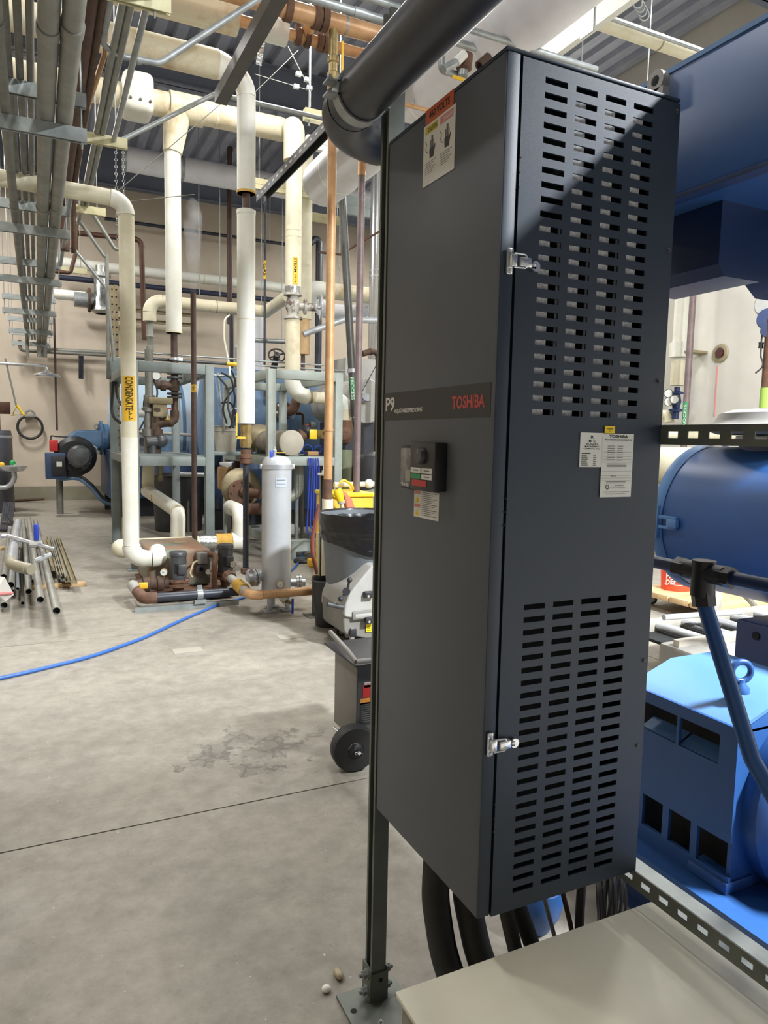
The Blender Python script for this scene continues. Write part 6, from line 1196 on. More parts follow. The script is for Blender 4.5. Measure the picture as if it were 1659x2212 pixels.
def caster(par, x, y, r=.04, ax=(1, .5, 0), top=.1):
    c = Vector((x, y, r)); a = Vector(ax).normalized(); w_ = build('caster', MB().lathe([(r * .6, -.012), (r, -.012), (r, .012), (r * .6, .012)], c, a, 20), 'rub', par); build('caster_fork', MB().box(c + Vector((-.014, -.014, r * .2)), c + Vector((.014, .014, top - r))), 'galv', w_, smooth=False); build('hub', MB().cyl(c - a * .014, c + a * .014, r * .55, 14), 'greylt', w_)
for a in (-2.5, -1.4, -.3, .9, 2.2): caster(tcn, TCX + math.cos(a) * TR * .66, TCY + math.sin(a) * TR * .66)
q = P(697, 1360, Z=0); tag(build('waste_basket', MB().lathe([(.0001, 0), (.1, 0), (.125, .3), (.132, .32), (.132, .36), (.138, .37), (.128, .38), (.118, .3), (.095, .02), (.0001, .02)], (q.x + .09, q.y + .12, 0), (0, 0, 1), 26), 'blackpl'), 'small black waste basket left of the trash can', 'bin')
q = P(697, 1268, Z=.0); ys_ = 5.75; xs6 = P(697, 1150, Y=ys_).x; sp_ = thing('capped_strut_post', 'grey strut post with white cap rising behind the trash can', 'post', (xs6, ys_, 0)); build('post', channel(MB(), (xs6, ys_, 0), (xs6, ys_, zat(xs6, ys_, 1027)), (-.6, -.8, 0), .05, .004), 'cond', sp_, smooth=False); zcp = zat(xs6, ys_, 1027); build('cap', MB().bev((xs6 - .04, ys_ - .04, zcp), (xs6 + .035, ys_ + .035, zcp + .02), .004), 'pvc', sp_); build('spike', MB().lathe([(.018, .02), (.012, .04), (.004, .045), (.004, .13)], (xs6 - .005, ys_ - .01, zcp), (0, 0, 1), 8), 'greylt', sp_)
tag(build('red_hose', MB().sweep(smooth_path([P(690, 1090, Y=6.0), P(683, 1120, Y=6.0), P(674, 1170, Y=6.0), P(676, 1205, Y=6.0), P(686, 1240, Y=5.95)], .4), .019, 10), 'hoser'), 'red-brown hose hanging left of the capped strut post', 'hose')
tag(build('white_stick', MB().cyl(P(688, 1150, Y=5.85), P(690, 1245, Y=5.85), .012, 8), 'cream'), 'white stick leaning beside the red-brown hose', 'stick')
q = P(653, 1215, Z=0); tag(build('rubber_ring', MB().torus((q.x, q.y, .025), (0, 0, 1), .085, .024, 28, 8), 'rubber'), 'black rubber ring lying on the floor behind the filter', 'ring')
q = P(676, 1224, Z=0); tag(build('yellow_block', MB().bev((q.x - .05, q.y - .05, 0), (q.x + .06, q.y + .08, .09), .015), 'yellow'), 'small yellow block on the floor beside the red-brown hose', 'block')
ym = thing('yellow_machine', 'yellow machine with coiled salmon hose behind the trash can', 'machine', P(745, 1120, Y=6.5)); q = P(733, 1095, Y=6.55)
build('body', MB().bev((q.x - .08, 6.5, .0), (q.x + .35, 7.0, q.z + .1), .02), 'yellow', ym); build('lid', MB().bev((q.x - .09, 6.48, q.z + .1), (q.x + .36, 7.02, q.z + .14), .01), 'yellowb', ym)
pl_ = build('plug', MB().lathe([(.02, -.08), (.035, -.05), (.045, .04), (.035, .07), (.02, .075)], P(733, 1072, Y=6.35), (-.35, 0, 1), 14), 'yellowb', ym); build('plug_collar', MB().cyl(P(737, 1082, Y=6.35), P(738, 1087, Y=6.35), .038, 14), 'greylt', pl_); build('plug_cord', MB().sweep(smooth_path([P(737, 1085, Y=6.35), P(741, 1100, Y=6.35), P(742, 1125, Y=6.35)], .1), .018, 10), 'cream', ym)
for k in range(5): build('hose_coil', MB().sweep(smooth_path([P(737 + 2 * k, 1062 + k, Y=6.4 + .03 * k), P(746 + 3 * k, 1072 + k, Y=6.42 + .03 * k), P(752 + 4 * k, 1100, Y=6.42 + .03 * k), P(754 + 5 * k, 1130, Y=6.42 + .03 * k)], .15), .018, 10), 'hosep', ym)
build('handle', MB().sweep(smooth_path([P(735, 1042, Y=6.6), P(742, 1036, Y=6.6), P(758, 1046, Y=6.6), P(768, 1062, Y=6.6), P(780, 1066, Y=6.6)], .05), .013, 8), 'yellow', ym)
# grey floor machine
q = P(765, 1403, Z=0); GX, GY = q.x, q.y; gm = thing('floor_machine', 'grey plastic floor cleaning machine with black levers in front of the trash can', 'machine', (GX, GY, 0))
def gp(px, py): p = P(px, py, Y=GY); return (p.x, p.z)
LOW = [gp(*c) for c in ((742, 1310), (741, 1330), (742, 1362), (748, 1372), (850, 1392), (850, 1320), (806, 1322), (757, 1326))]; UPP = [gp(*c) for c in ((741, 1328), (743, 1305), (753, 1280), (763, 1268), (800, 1222), (808, 1219), (860, 1219), (860, 1345), (800, 1340), (745, 1332))]
b_ = MB().prism(LOW, (0, GY, 0), (1, 0, 0), (0, 0, 1), (0, 1, 0), .42); gl = build('lower_body', b_, 'greymid', gm); bvm = gl.modifiers.new('bevel', 'BEVEL'); bvm.width = .012; bvm.segments = 2
gu = build('upper_body', MB().prism(UPP, (0, GY - .02, 0), (1, 0, 0), (0, 0, 1), (0, 1, 0), .46), 'greylt', gm); bvm = gu.modifiers.new('bevel', 'BEVEL'); bvm.width = .016; bvm.segments = 3
a, c = gp(758, 1338), gp(803, 1315); build('handle_recess', MB().bev((a[0], GY - .032, a[1]), (c[0], GY - .018, c[1]), .008), 'greymid', gm); a, c = gp(763, 1334), gp(800, 1321); build('handle_window', MB().bev((a[0], GY - .036, a[1]), (c[0], GY - .03, c[1]), .006), 'greylt', gm)
lvv = build('lever', MB().sweep([P(755, 1253, Y=GY - .06), P(750, 1276, Y=GY - .05), P(737, 1293, Y=GY - .06)], .009, 8), 'blackpl', gm)
for px, py in ((755, 1253), (736, 1294)): build('lever_knob', MB().sph(P(px, py, Y=GY - .06), .02, 12, 8), 'blackpl', lvv)
build('pivot', MB().cyl(P(748, 1278, Y=GY - .07), P(748, 1278, Y=GY), .028, 14), 'blackpl', gm); build('grip', MB().cyl(P(707, 1305, Y=GY - .03), P(742, 1312, Y=GY - .03), .017, 14), 'motor', gm)
for px, py in ((796, 1285), (798, 1340)): p = P(px, py, Y=GY - .04); l_ = build('hinge', MB().bev(p - Vector((.035, .02, .02)), p + Vector((.04, .02, .025)), .006), 'blackpl', gm); build('hinge_bolt', MB().cyl(p - Vector((.01, .024, .005)), p - Vector((.01, .018, .005)), .009, 10), 'greylt', l_)
p = P(798, 1356, Y=GY - .004); tg = build('yellow_label', MB().bev(p - Vector((.03, .006, .03)), p + Vector((.04, -.001, .03)), .003, 1), 'yellowb', gm)
for j in range(3): build('fine_print', MB().box(p + Vector((-.02, -.008, .012 - j * .014)), p + Vector((.03, -.006, .016 - j * .014))), 'ink', tg, smooth=False)
p = P(760, 1367, Y=GY - .004); build('foot_bolt', MB().bev(p - Vector((.02, .02, .025)), p + Vector((.03, 0, .03)), .006), 'blackpl', gm)
caster(gm, GX - .02, GY - .0, .038, (.25, 1, 0), .16); caster(gm, GX + .26, GY + .03, .038, (.25, 1, 0), .16); caster(gm, GX + .05, GY + .36, .038, (.25, 1, 0), .16)
# wheeled charger cart
q = P(768, 1668, Z=0); wr = .105; cx0 = q.x; cyw = q.y + .02; cc = thing('charger_cart', 'dark grey wheeled cart with top tray and warning labels half hidden by the post', 'cart', (cx0, cyw, 0))
WC = Vector((cx0, cyw, wr)); wh = build('wheel', MB().lathe([(wr * .35, -.03), (wr * .55, -.028), (wr * .8, -.026), (wr * .94, -.024), (wr, -.012), (wr, .03), (wr * .94, .045), (wr * .3, .045)], WC, (.12, 1, 0), 40), 'rub', cc)
build('hub', MB().lathe([(.0001, -.05), (.016, -.05), (.02, -.04), (.035, -.03)], WC, (.12, 1, 0), 18), 'blackpl', wh); build('axle', MB().cyl(WC + Vector((0, -.06, 0)), WC + Vector((0, .25, 0)), .008, 10), 'chrome', wh); build('cotter_pin', MB().torus(WC + Vector((-.014, -.056, 0)), (0, 1, 0), .006, .0015, 14, 5).cyl(WC + Vector((-.008, -.056, 0)), WC + Vector((.018, -.056, -.006)), .002, 6), 'chrome', wh)
x0c = xat(cyw + .05, .4, 770); ztop = zat(x0c, cyw + .05, 1432)
bd_ = build('body', MB().bev((x0c, cyw + .05, wr), (x0c + .36, cyw + .32, ztop), .006), 'greymid', cc); build('front_panel', MB().box((x0c + .006, cyw + .046, wr + .01), (x0c + .35, cyw + .05, ztop - .005)), 'motor', bd_, smooth=False)
tray = build('tray', MB().bev((x0c - .035, cyw - .02, ztop), (x0c + .4, cyw + .38, ztop + .012), .004), 'blackpl', cc); build('tray_rim', MB().sweep([(x0c - .035, cyw - .02, ztop + .03), (x0c + .4, cyw - .02, ztop + .02)], .012, 10).sweep([(x0c - .035, cyw - .02, ztop + .03), (x0c - .045, cyw + .05, ztop + .06), (x0c - .0, cyw + .38, ztop + .06)], .012, 10), 'greymid', tray)
yf = cyw + .0455
def cq(px, py): p = P(px, py, Y=yf); return p.x, p.z
for nm, a, c, m in (('red_label', (784, 1481), (815, 1503), 'red'), ('white_label', (787, 1475), (815, 1482), 'paper'), ('warning_label', (778, 1510), (815, 1518), mat('label_amber', '#d08a3a', .5)), ('instruction_label', (778, 1519), (815, 1561), 'blackpl')):
    x0, z1 = cq(*a); x1, z0 = cq(*c); ob = build(nm, MB().box((x0, yf - .001, z0), (x1, yf, z1)), m, bd_, smooth=False)
    if nm == 'instruction_label':
        fp = MB()
        for j in range(9): z = z1 - (z1 - z0) * (j + 1) / 10.5; fp.box((x0 + .006, yf - .0015, z), (x1, yf - .0008, z + .0018))
        build('fine_print', fp, 'inkg', ob, smooth=False)
x0, z1 = cq(785, 1481); text(bd_, 'COOL', (x0 + .004, yf - .0018, z1 + .001), (.05, 0, 0), (0, 0, .009), 'red', .02)
# ================================================================ pile of pipes on the left
def pile(label, near, far, wpx, z, m='cond', name='loose_pipe', hollow=True):
    a, c = P(*near, Z=z), P(*far, Z=z); r = rad(wpx, a); a.z = c.z = max(z, r + .003)
    t = thing(name, label, 'pipe', a, 'pipes stacked at the left'); build('pipe', MB().hollow(a, c, r, r * .86, 18), m, t); d = (c - a).normalized(); build('bore', MB().cyl(a + d * .05, a + d * .06, r * .86, 16), 'dark', t); return a, c, r
tw = mat('pipe_steel_pale', '#a5a49c', .45, .5, '#8c8a80', 5)
pile('longest pale pipe at the right of the stack, its open end nearest the camera', (122, 1320), (76, 1124), 18, .17, tw)
pile('second long pale pipe, left of the longest one', (87, 1296), (62, 1120), 17, .2, tw)
pile('medium grey pipe with a rough cut collar, third from the right', (62, 1278), (50, 1122), 14, .13, 'cond')
pile('thin dark pipe lying lowest between the medium ones', (49, 1303), (46, 1165), 8, .04, 'cond')
pile('grey pipe with wide open end under the tan elbow', (23, 1264), (30, 1150), 16, .12, 'cond')
pile('dark grey pipe at the frame edge, open end by the folded sheet', (9, 1308), (12, 1210), 16, .06, 'cond')
pile('small grey pipe with open end behind the folded sheet', (8, 1246), (22, 1140), 13, .2, 'cond')
pile('thin silver pipe end, right one of the small pair', (38, 1272), (36, 1190), 8, .09, 'steel')
pile('thin silver pipe end, left one of the small pair', (28, 1276), (30, 1190), 7, .07, 'steel')
pile('dark medium pipe hidden low between the pale ones', (73, 1256), (56, 1160), 12, .07, 'condd')
a, c, r = pile('fat stainless tube lying on top with a tan elbow at its end', (24, 1212), (38, 1128), 22, .36, 'steel', 'fat_tube')
el = thing('tan_elbow', 'tan plastic elbow fitting on the end of the fat tube', 'fitting', P(40, 1225, Z=.3)); build('elbow', MB().sweep(smooth_path([a + Vector((0, .06, 0)), a + Vector((0, -.1, -.01)), P(68, 1230, Z=.33)], .09), r * 1.02, 18), mat('plastic_tan', '#9a937e', .45), el); build('sleeve', MB().cyl(P(40, 1224, Z=.33), P(62, 1229, Z=.33), r * 1.12, 18), 'greylt', el)
sp2 = thing('valve_stick_pipe', 'thin chrome pipe with blue lever valve lying across the stack', 'pipe', P(60, 1170, Z=.42)); q0, q1 = P(14, 1157, Z=.45), P(118, 1187, Z=.34); build('pipe', MB().cyl(q0, q1, .022, 12), 'chrome', sp2); build('bent_end', MB().sweep(smooth_path([q0, q0 + Vector((-.06, -.02, .0)), q0 + Vector((-.12, -.35, -.1))], .04), .022, 12), 'chrome', sp2); qv = q0.lerp(q1, .62); build('valve', MB().cyl(qv - Vector((.06, 0, 0)), qv + Vector((.06, 0, 0)), .035, 8), 'greylt', sp2); build('blue_lever', MB().bev(qv + Vector((-.02, -.02, .04)), qv + Vector((.03, .05, .2)), .006), 'hosed', sp2)
q = P(94, 1206, Z=.3); sv = tag(build('small_valve', MB().cyl(q - Vector((.07, 0, .02)), q + Vector((.07, .02, .03)), .026, 8).cyl(q, q + Vector((0, 0, .07)), .015, 8), 'chrome'), 'small chrome valve lying between the two long pale pipes', 'valve')
for k, (n_, f_) in enumerate((((117, 1228), (95, 1163)), ((130, 1245), (106, 1160)), ((138, 1250), (112, 1162)), ((147, 1252), (121, 1162)), ((160, 1256), (126, 1165)))):
    a, c = P(*n_, Z=.1), P(*f_, Z=.1); b_ = channel(MB(), a, c, (0, 0, 1), .055, .005); tag(build('loose_channel', b_, 'tan' if k != 2 else 'cond', smooth=False), '%s of the five steel channels at the right of the pipe stack' % ['leftmost', 'second from the left', 'middle', 'fourth from the left', 'rightmost'][k], 'channel', 'steel channels at the left')
a, c = P(10, 1263, Z=.03), P(185, 1258, Z=.03); tag(build('wooden_board', MB().bev((a.x, c.y - .05, .0), (c.x, c.y + .06, .035), .004), 'wood'), 'pale wooden board under the stacked pipes', 'board'); a2 = P(80, 1180, Z=.03); tag(build('wooden_board', MB().bev((-.6, a2.y, 0), (P(112, 1180, Z=.03).x, a2.y + .1, .035), .004), 'wood'), 'rear wooden board under the stacked pipes', 'board')
q = P(8, 1275, Z=.25); fs_t = tag(build('folded_sheet', MB().add([P(-12, 1245, Z=.38), P(8, 1248, Z=.36), P(28, 1286, Z=.22), P(10, 1300, Z=.2), P(-12, 1282, Z=.28)], [(0, 1, 2, 3, 4)]), mat('sheet_grey', '#b5b2aa', .5), smooth=False), 'grey folded sheet with pink edge leaning on the pipe stack', 'sheet'); fs_t.modifiers.new('thickness', 'SOLIDIFY').thickness = .01
build('pink_edge', MB().cyl(P(-6, 1283, Z=.285), P(26, 1281, Z=.245), .012, 8), 'pink', fs_t)
bf = thing('black_slat_rack', 'black slatted frame behind the stacked pipes', 'rack', P(20, 1150, Z=0)); 
for k in range(5): build('slat', MB().cyl(P(2 + 5 * k, 1150, Z=.0) + Vector((0, 0, .03)), P(8 + 5 * k, 1125, Z=0) + Vector((.02, 0, .3)), .02, 8), 'black', bf)
build('rail', MB().cyl(P(6, 1130, Z=.3), P(30, 1132, Z=.3), .025, 8).cyl(P(14, 1112, Z=.5), P(28, 1132, Z=.3), .02, 8), 'black', bf)
# ================================================================ safety shower and eyewash
WY = 15.0
ss = thing('safety_shower', 'chrome safety shower arm and head with yellow pull triangle', 'shower', P(40, 900, Y=WY)); za_ = P(90, 790, Y=WY).z
hx_ = P(101, 800, Y=WY).x; build('arm', MB().sweep(smooth_path([(-1.4, WY, za_), (hx_, WY, za_), (hx_, WY, za_ - .12)], .06), .026, 12), 'chrome', ss); build('head', MB().lathe([(.03, .07), (.05, .05), (.2, .0), (.235, -.03), (.22, -.05), (.0001, -.05)], (hx_, WY, za_ - .15), (0, 0, 1), 32), 'chrome', ss)
build('pull_rod', MB().cyl(P(11, 774, Y=WY), P(35, 876, Y=WY), .016, 8), 'cond', ss); T = [P(37, 876, Y=WY), P(51, 896, Y=WY), P(26, 897, Y=WY)]; build('pull_triangle', MB().sweep(T + [T[0], T[1]], .026, 8), 'yellowb', ss)
build('riser', MB().cyl((-1.35, WY, 0), (-1.35, WY, za_ + .05), .03, 10), 'chrome', ss)
ew = thing('eyewash', 'chrome eyewash bowl with green nozzle caps on a curved pipe', 'eyewash', P(20, 1020, Y=WY - .5)); q = P(18, 1010, Y=WY - .5); build('bowl', MB().lathe([(.05, -.09), (.2, -.05), (.26, .02), (.27, .03), (.25, .02), (.18, -.04)], q + Vector((.05, 0, 0)), (0, 0, 1), 28), 'chrome', ew); build('green_cap', MB().sph(P(27, 1000, Y=WY - .5), .05, 12, 8), mat('cap_green', '#1f9a4a', .4), ew); build('yellow_cap', MB().sph(P(4, 1004, Y=WY - .5), .05, 12, 8), 'yellow', ew)
build('drain_pipe', MB().sweep(smooth_path([P(30, 1018, Y=WY - .5), P(32, 1035, Y=WY - .5), P(18, 1053, Y=WY - .5), P(-40, 1053, Y=WY - .5)], .25), .045, 12), 'steel', ew); build('paddle', MB().bev(P(34, 1018, Y=WY - .62), P(50, 1008, Y=WY - .6), .01), 'chrome', ew)
q = P(-14, 1108, Z=0); xr3 = P(23, 950, Y=WY).x; wt = thing('grey_tank', 'tall dark grey cylindrical tank at the left edge of the frame', 'tank', (xr3 - .42, WY + .3, 0)); build('shell', MB().lathe([(.0001, 0), (.45, 0), (.44, zat(xr3, WY, 945)), (.42, zat(xr3, WY, 930)), (.0001, zat(xr3, WY, 928))], (xr3 - .42, WY + .3, 0), (0, 0, 1), 36), mat('tank_grey', '#6d6d72', .4, .5, '#5c5c61', 2), wt); build('top_ring', MB().lathe([(.445, 0), (.45, .02), (.445, .05)], (xr3 - .42, WY + .3, zat(xr3, WY, 947)), (0, 0, 1), 36), 'steel', wt)
build('stack', MB().cyl((xr3 - .3, WY + .3, zat(xr3, WY, 930)), (xr3 - .3, WY + .3, zat(xr3, WY, 870)), .13, 18), 'maroon', wt)
q = P(9, 880, Y=WY + .2); tag(build('brown_box', MB().bev(q - Vector((.12, .1, .12)), q + Vector((.1, .1, .1)), .01), 'copperd'), 'small brown box above the grey tank at the left edge', 'box')
q = P(65, 923, Y=17.55); rg = thing('hose_ring', 'black ring hanging from a grey bracket on the back wall', 'ring', q); build('ring', MB().torus(q, (0, 1, 0), .245, .028, 40, 8), 'blackpl', rg); qb = P(65, 896, Y=17.6); build('bracket', MB().bev(qb + Vector((-.11, -.08, -.06)), qb + Vector((.11, .1, .0)), .01).torus(qb, (0, 1, 0), .09, .02, 20, 6, -math.pi / 2, math.pi / 2), 'cond', rg)
q0, q1 = P(26, 1082, Z=.03), P(95, 1078, Z=.08); tag(build('floor_rod', MB().cyl(q0, q1, .03, 8), 'iron'), 'dark rod lying on the floor along the back wall curb', 'rod')
# ================================================================ right side behind the cabinet
RWX = XR - .25
rp = P(1470, 720, X=RWX); wv = thing('white_wall_riser', 'white insulated riser on the right wall with taped band and gauges below', 'pipe', (RWX, rp.y, 1)); r = rad(31, rp)
build('pipe', MB().cyl((RWX, rp.y, zat(RWX, rp.y, 740)), (RWX, rp.y, zat(RWX, rp.y, 560)), r, 20), 'pvc', wv); build('tape_band', MB().cyl((RWX, rp.y, zat(RWX, rp.y, 772)), (RWX, rp.y, zat(RWX, rp.y, 741)), r * 1.35, 20), 'white', wv); build('lower_sleeve', MB().cyl((RWX, rp.y, zat(RWX, rp.y, 833)), (RWX, rp.y, zat(RWX, rp.y, 779)), r * 1.0, 20), 'cream', wv)
build('blue_valve', MB().lathe([(.05, 0), (.05, .1), (.1, .11), (.1, .14), (.05, .15), (.07, .25), (.05, .35), (.1, .36), (.1, .38), (.04, .4), (.04, .46)], (RWX, rp.y, zat(RWX, rp.y, 905)), (0, 0, 1), 14), 'navy', wv)
for px, py in ((1444, 868), (1457, 863), (1444, 850)): q = P(px, py, X=RWX - .12); g_ = build('gauge', MB().lathe([(.06, -.02), (.065, .01), (.055, .015)], q, (-.75, -.65, 0), 18), 'motor', wv); build('gauge_face', MB().cyl(q, q + Vector((-.75, -.65, 0)) * .014, .055, 18), 'paper', g_)
build('tan_elbow', MB().sweep(smooth_path([P(1424, 895, X=RWX), P(1445, 896, X=RWX), P(1446, 912, X=RWX)], .12), .07, 14), 'cream', wv)
build('wall_bracket', MB().box((RWX - .05, rp.y - .28, zat(RWX, rp.y, 765)), (XR, rp.y - .1, zat(RWX, rp.y, 760))), 'tan', wv, smooth=False)
rq = P(1487, 800, X=RWX - .25); br = thing('brown_process_riser', 'brown-grey riser in front of the right wall with green process marker', 'pipe', (RWX - .25, rq.y, .5)); rb = rad(14, rq)
build('pipe', MB().cyl((RWX - .25, rq.y, zat(RWX - .25, rq.y, 1100)), (RWX - .25, rq.y, zat(RWX - .25, rq.y, 560)), rb, 18), 'purple', br); zt9, zb9 = zat(RWX - .25, rq.y, 868), zat(RWX - .25, rq.y, 930)
lb = build('pipe_marker', arc_band((RWX - .25, rq.y, zt9), (0, 0, -1), rb * 1.01, zt9 - zb9, .7, (-1, -.4, 0)), 'green', br, label='green process marker'); text_cyl(lb, 'PROCESS', (RWX - .25, rq.y, zb9 + .01), (0, 0, 1), rb * 1.01 + .003, zt9 - zb9 - .05, .35, (-1, -.5, 0), 'paper')
q = P(1556, 763, X=XR - .01); hp_ = thing('wall_hole', 'patched round pipe hole in the right wall', 'hole', q); build('patch', MB().lathe([(.13, 0), (.12, .015), (.08, .02)], q, (-1, 0, 0), 22), 'tan', hp_); build('pipe_end', MB().cyl(q - Vector((.03, 0, 0)), q, .06, 16), 'maroon', hp_)
q0, q1 = P(1550, 790, X=XR - .005), P(1540, 900, X=XR - .005); tag(build('stain_cord', MB().cyl(q0, (q0.x, q0.y, q1.z), .008, 6), 'pink'), 'thin reddish cord below the patched hole on the right wall', 'cord')
gx = thing('flow_meter', 'flow meter assembly with round displays at the right frame edge', 'meter', P(1655, 700, X=6.5))
for nm, px, py, m, r in (('display', 1655, 637, 'paper', .09), ('display', 1657, 658, 'greylt', .11), ('side_cap', 1644, 655, 'cream', .06), ('blue_flange', 1659, 688, 'navy', .1), ('blue_flange', 1660, 712, 'navy', .07)): q = P(px, py, X=6.5); build(nm, MB().cyl(q, q + Vector((.06, .05, 0)), r, 20), m, gx)
q = P(1661, 800, X=6.55); build('pipe', MB().cyl((q.x, q.y, zat(q.x, q.y, 900)), (q.x, q.y, zat(q.x, q.y, 690)), .06, 16), 'rust', gx); build('sensor', MB().bev(P(1640, 750, X=6.5), P(1650, 740, X=6.5) + Vector((.04, .04, 0)), .01), 'motor', gx); build('green_marker', MB().cyl((q.x, q.y, zat(q.x, q.y, 882)), (q.x, q.y, zat(q.x, q.y, 838)), .066, 16), mat('marker_lime', '#9dbf5a', .5), gx)
build('sensor_lead', MB().sweep(smooth_path([P(1650, 690, X=6.5), P(1645, 735, X=6.5), P(1643, 770, X=6.5), P(1651, 790, X=6.5), P(1632, 806, X=6.5)], .1), .008, 6), 'motor', gx)
hq = P(1480, 1003, X=7.6); hv = thing('white_vessel', 'white insulated horizontal vessel by the right wall', 'tank', (7.6, hq.y, 1)); build('shell', MB().cyl((7.75, 4.5, 1.22), (7.75, 9.2, 1.22), .26, 28), 'cream', hv); build('rail', MB().box((7.44, 4.5, .86), (7.52, 9.2, .93)), 'tan', hv, smooth=False)
for y in (5.0, 7.0, 8.8): build('leg', MB().box((7.6, y, 0), (7.9, y + .1, .99)), 'frame', hv, smooth=False)
run('thin_white_pipe', 'slim white pipe above the white vessel by the right wall', 'pipe', [(8.2, 4.0, 1.62), (8.2, 9.6, 1.62)], .08, 'cream', bands=[(0, .5)])
# dolly with orange bucket
q = P(1420, 1301, Z=0); dzt = .17; wd = thing('wooden_dolly', 'pale wooden dolly on casters behind the drive cabinet', 'dolly', (q.x, q.y, 0)); dx, dy = q.x - .02, q.y - .1
for k in range(4): build('plank', MB().bev((dx - .3 + .0, dy - .75 + .22 * k, .12), (dx + 1.15, dy - .55 + .22 * k, dzt), .004), 'wood', wd)
for x, y in ((dx - .1, dy + .06), (dx + 1.0, dy + .06), (dx - .1, dy - .6), (dx + 1.0, dy - .6)): caster(wd, x, y, .05, (.6, .8, 0), .12)
ob_c = P(1482, 1278, Z=dzt); obk = thing('orange_bucket', 'orange plastic bucket standing on the wooden dolly', 'bucket', (ob_c.x, ob_c.y + .12, dzt)); bx_, by_ = ob_c.x, ob_c.y + .12; OR = mat('bucket_orange', '#e0492a', .4)
build('body', MB().lathe([(.0001, 0), (.13, 0), (.15, .36), (.145, .36), (.125, .02)], (bx_, by_, dzt), (0, 0, 1), 30), OR, obk); build('rim', MB().torus((bx_, by_, dzt + .36), (0, 0, 1), .15, .008, 30, 8).torus((bx_, by_, dzt + .3), (0, 0, 1), .15, .006, 30, 6), OR, obk)
fcg = Vector((-bx_ + .0, -by_ - .0, 0)); frm = build('logo_frame', arc_band((bx_, by_, dzt + .06), (0, 0, 1), .136, .003, .8, fcg, .001), 'paper', obk)
for tx, zz_, hgt in (('HOME', .135, .052), ('DEPOT', .075, .052)):
    vs_, fs_2 = text_mesh(tx, bold=.03); n_ = fcg.normalized(); tt = Vector((0, 0, 1)).cross(n_); b_ = MB()
    b_.add([Vector((bx_, by_, dzt + zz_ + (a_ - .5) * .05 + hgt * c_)) + (n_ * math.cos((a_ - .5) * 1.3) + tt * math.sin((a_ - .5) * 1.3)) * .143 for a_, c_ in vs_], fs_2); build('lettering', b_, 'paper', obk, smooth=False)
q = P(1575, 1290, Z=.1); tag(build('yellow_pad', MB().bev((q.x - .08, q.y, dzt - .0), (q.x + .06, q.y + .1, dzt + .06), .01), 'yellow'), 'small yellow pad right of the orange bucket', 'pad')
# grey conveyor parts lying on the floor
cv = thing('dismantled_conveyor', 'dismantled grey conveyor with gearbox lying on the floor behind the motor', 'machine', P(1500, 1420, Z=0)); ca = P(1405, 1425, Z=0); 
def cvp(px, py, z): return P(px, py, Z=z)
a, c = cvp(1400, 1352, .3), cvp(1640, 1338, .3); CVL = mat('machine_grey_worn', '#b3ada0', .5, .2, '#98938a', 8)
build('side_beam', MB().bev((a.x - .1, a.y - .35, .18), (a.x + 1.5, a.y - .3, .3), .006), CVL, cv); build('side_beam', MB().bev((a.x - .1, a.y + .1, .18), (a.x + 1.5, a.y + .15, .3), .006), CVL, cv); build('deck', MB().box((a.x, a.y - .3, .2), (a.x + 1.4, a.y + .1, .22)), 'dark', cv, smooth=False)
build('end_plate', MB().bev((a.x + .14, a.y - .5, .02), (a.x + .42, a.y - .47, .3), .02), CVL, cv); build('motor_block', MB().bev((a.x - .12, a.y - .48, .03), (a.x + .1, a.y - .2, .26), .03), 'greymid', cv)
build('gearbox', MB().bev((a.x + .62, a.y - .5, .03), (a.x + .92, a.y - .34, .29), .02), 'greylt', cv); build('shaft_housing', MB().lathe([(.09, 0), (.09, .08), (.06, .1), (.06, .2), (.075, .22), (.05, .26)], (a.x + .8, a.y - .5, .17), (.5, -.8, 0), 20), CVL, cv); build('red_label', MB().bev((a.x - .1, a.y - .49, .05), (a.x + .02, a.y - .482, .12), .003, 1), 'red', cv)
for k in range(5): build('roller', MB().cyl((a.x + .2 + .25 * k, a.y - .3, .26), (a.x + .2 + .25 * k, a.y + .1, .26), .03, 12), 'steel', cv)
build('support_leg', MB().box((a.x + .75, a.y + .1, .3), (a.x + .82, a.y + .15, .62)), CVL, cv, smooth=False); build('cross_rail', MB().cyl(cvp(1434, 1334, .5), cvp(1600, 1322, .5), .018, 10), 'steel', cv)
for k in range(3): build('cable', MB().sweep(smooth_path([cvp(1470 + 10 * k, 1352, .35), cvp(1490 + 12 * k, 1344, .42), cvp(1530 + 8 * k, 1358, .33), cvp(1545 + 6 * k, 1350, .35)], .1), .007, 6), 'blackpl', cv)
build('feet', MB().box((a.x - .1, a.y - .35, 0), (a.x, a.y - .25, .18)), CVL, cv, smooth=False); build('feet', MB().box((a.x + 1.2, a.y + .05, 0), (a.x + 1.3, a.y + .15, .18)), CVL, cv, smooth=False)
sl = thing('slotted_angle_frame', 'pale slotted angle frame lying by the wooden dolly', 'frame', P(1620, 1320, Z=0)); q0, q1 = P(1565, 1300, Z=.1), P(1620, 1335, Z=.1); build('long_angle', channel(MB(), P(1562, 1300, Z=.06), P(1612, 1338, Z=.06), (0, 0, -1), .06, .005), 'galv', sl, smooth=False); build('upright_plate', MB().bev(P(1590, 1315, Z=.05), P(1612, 1275, Z=.05) + Vector((.1, .05, .3)), .005), CVL, sl); build('brace', MB().cyl(P(1605, 1280, Z=.4), P(1640, 1318, Z=.05), .025, 8), CVL, sl)
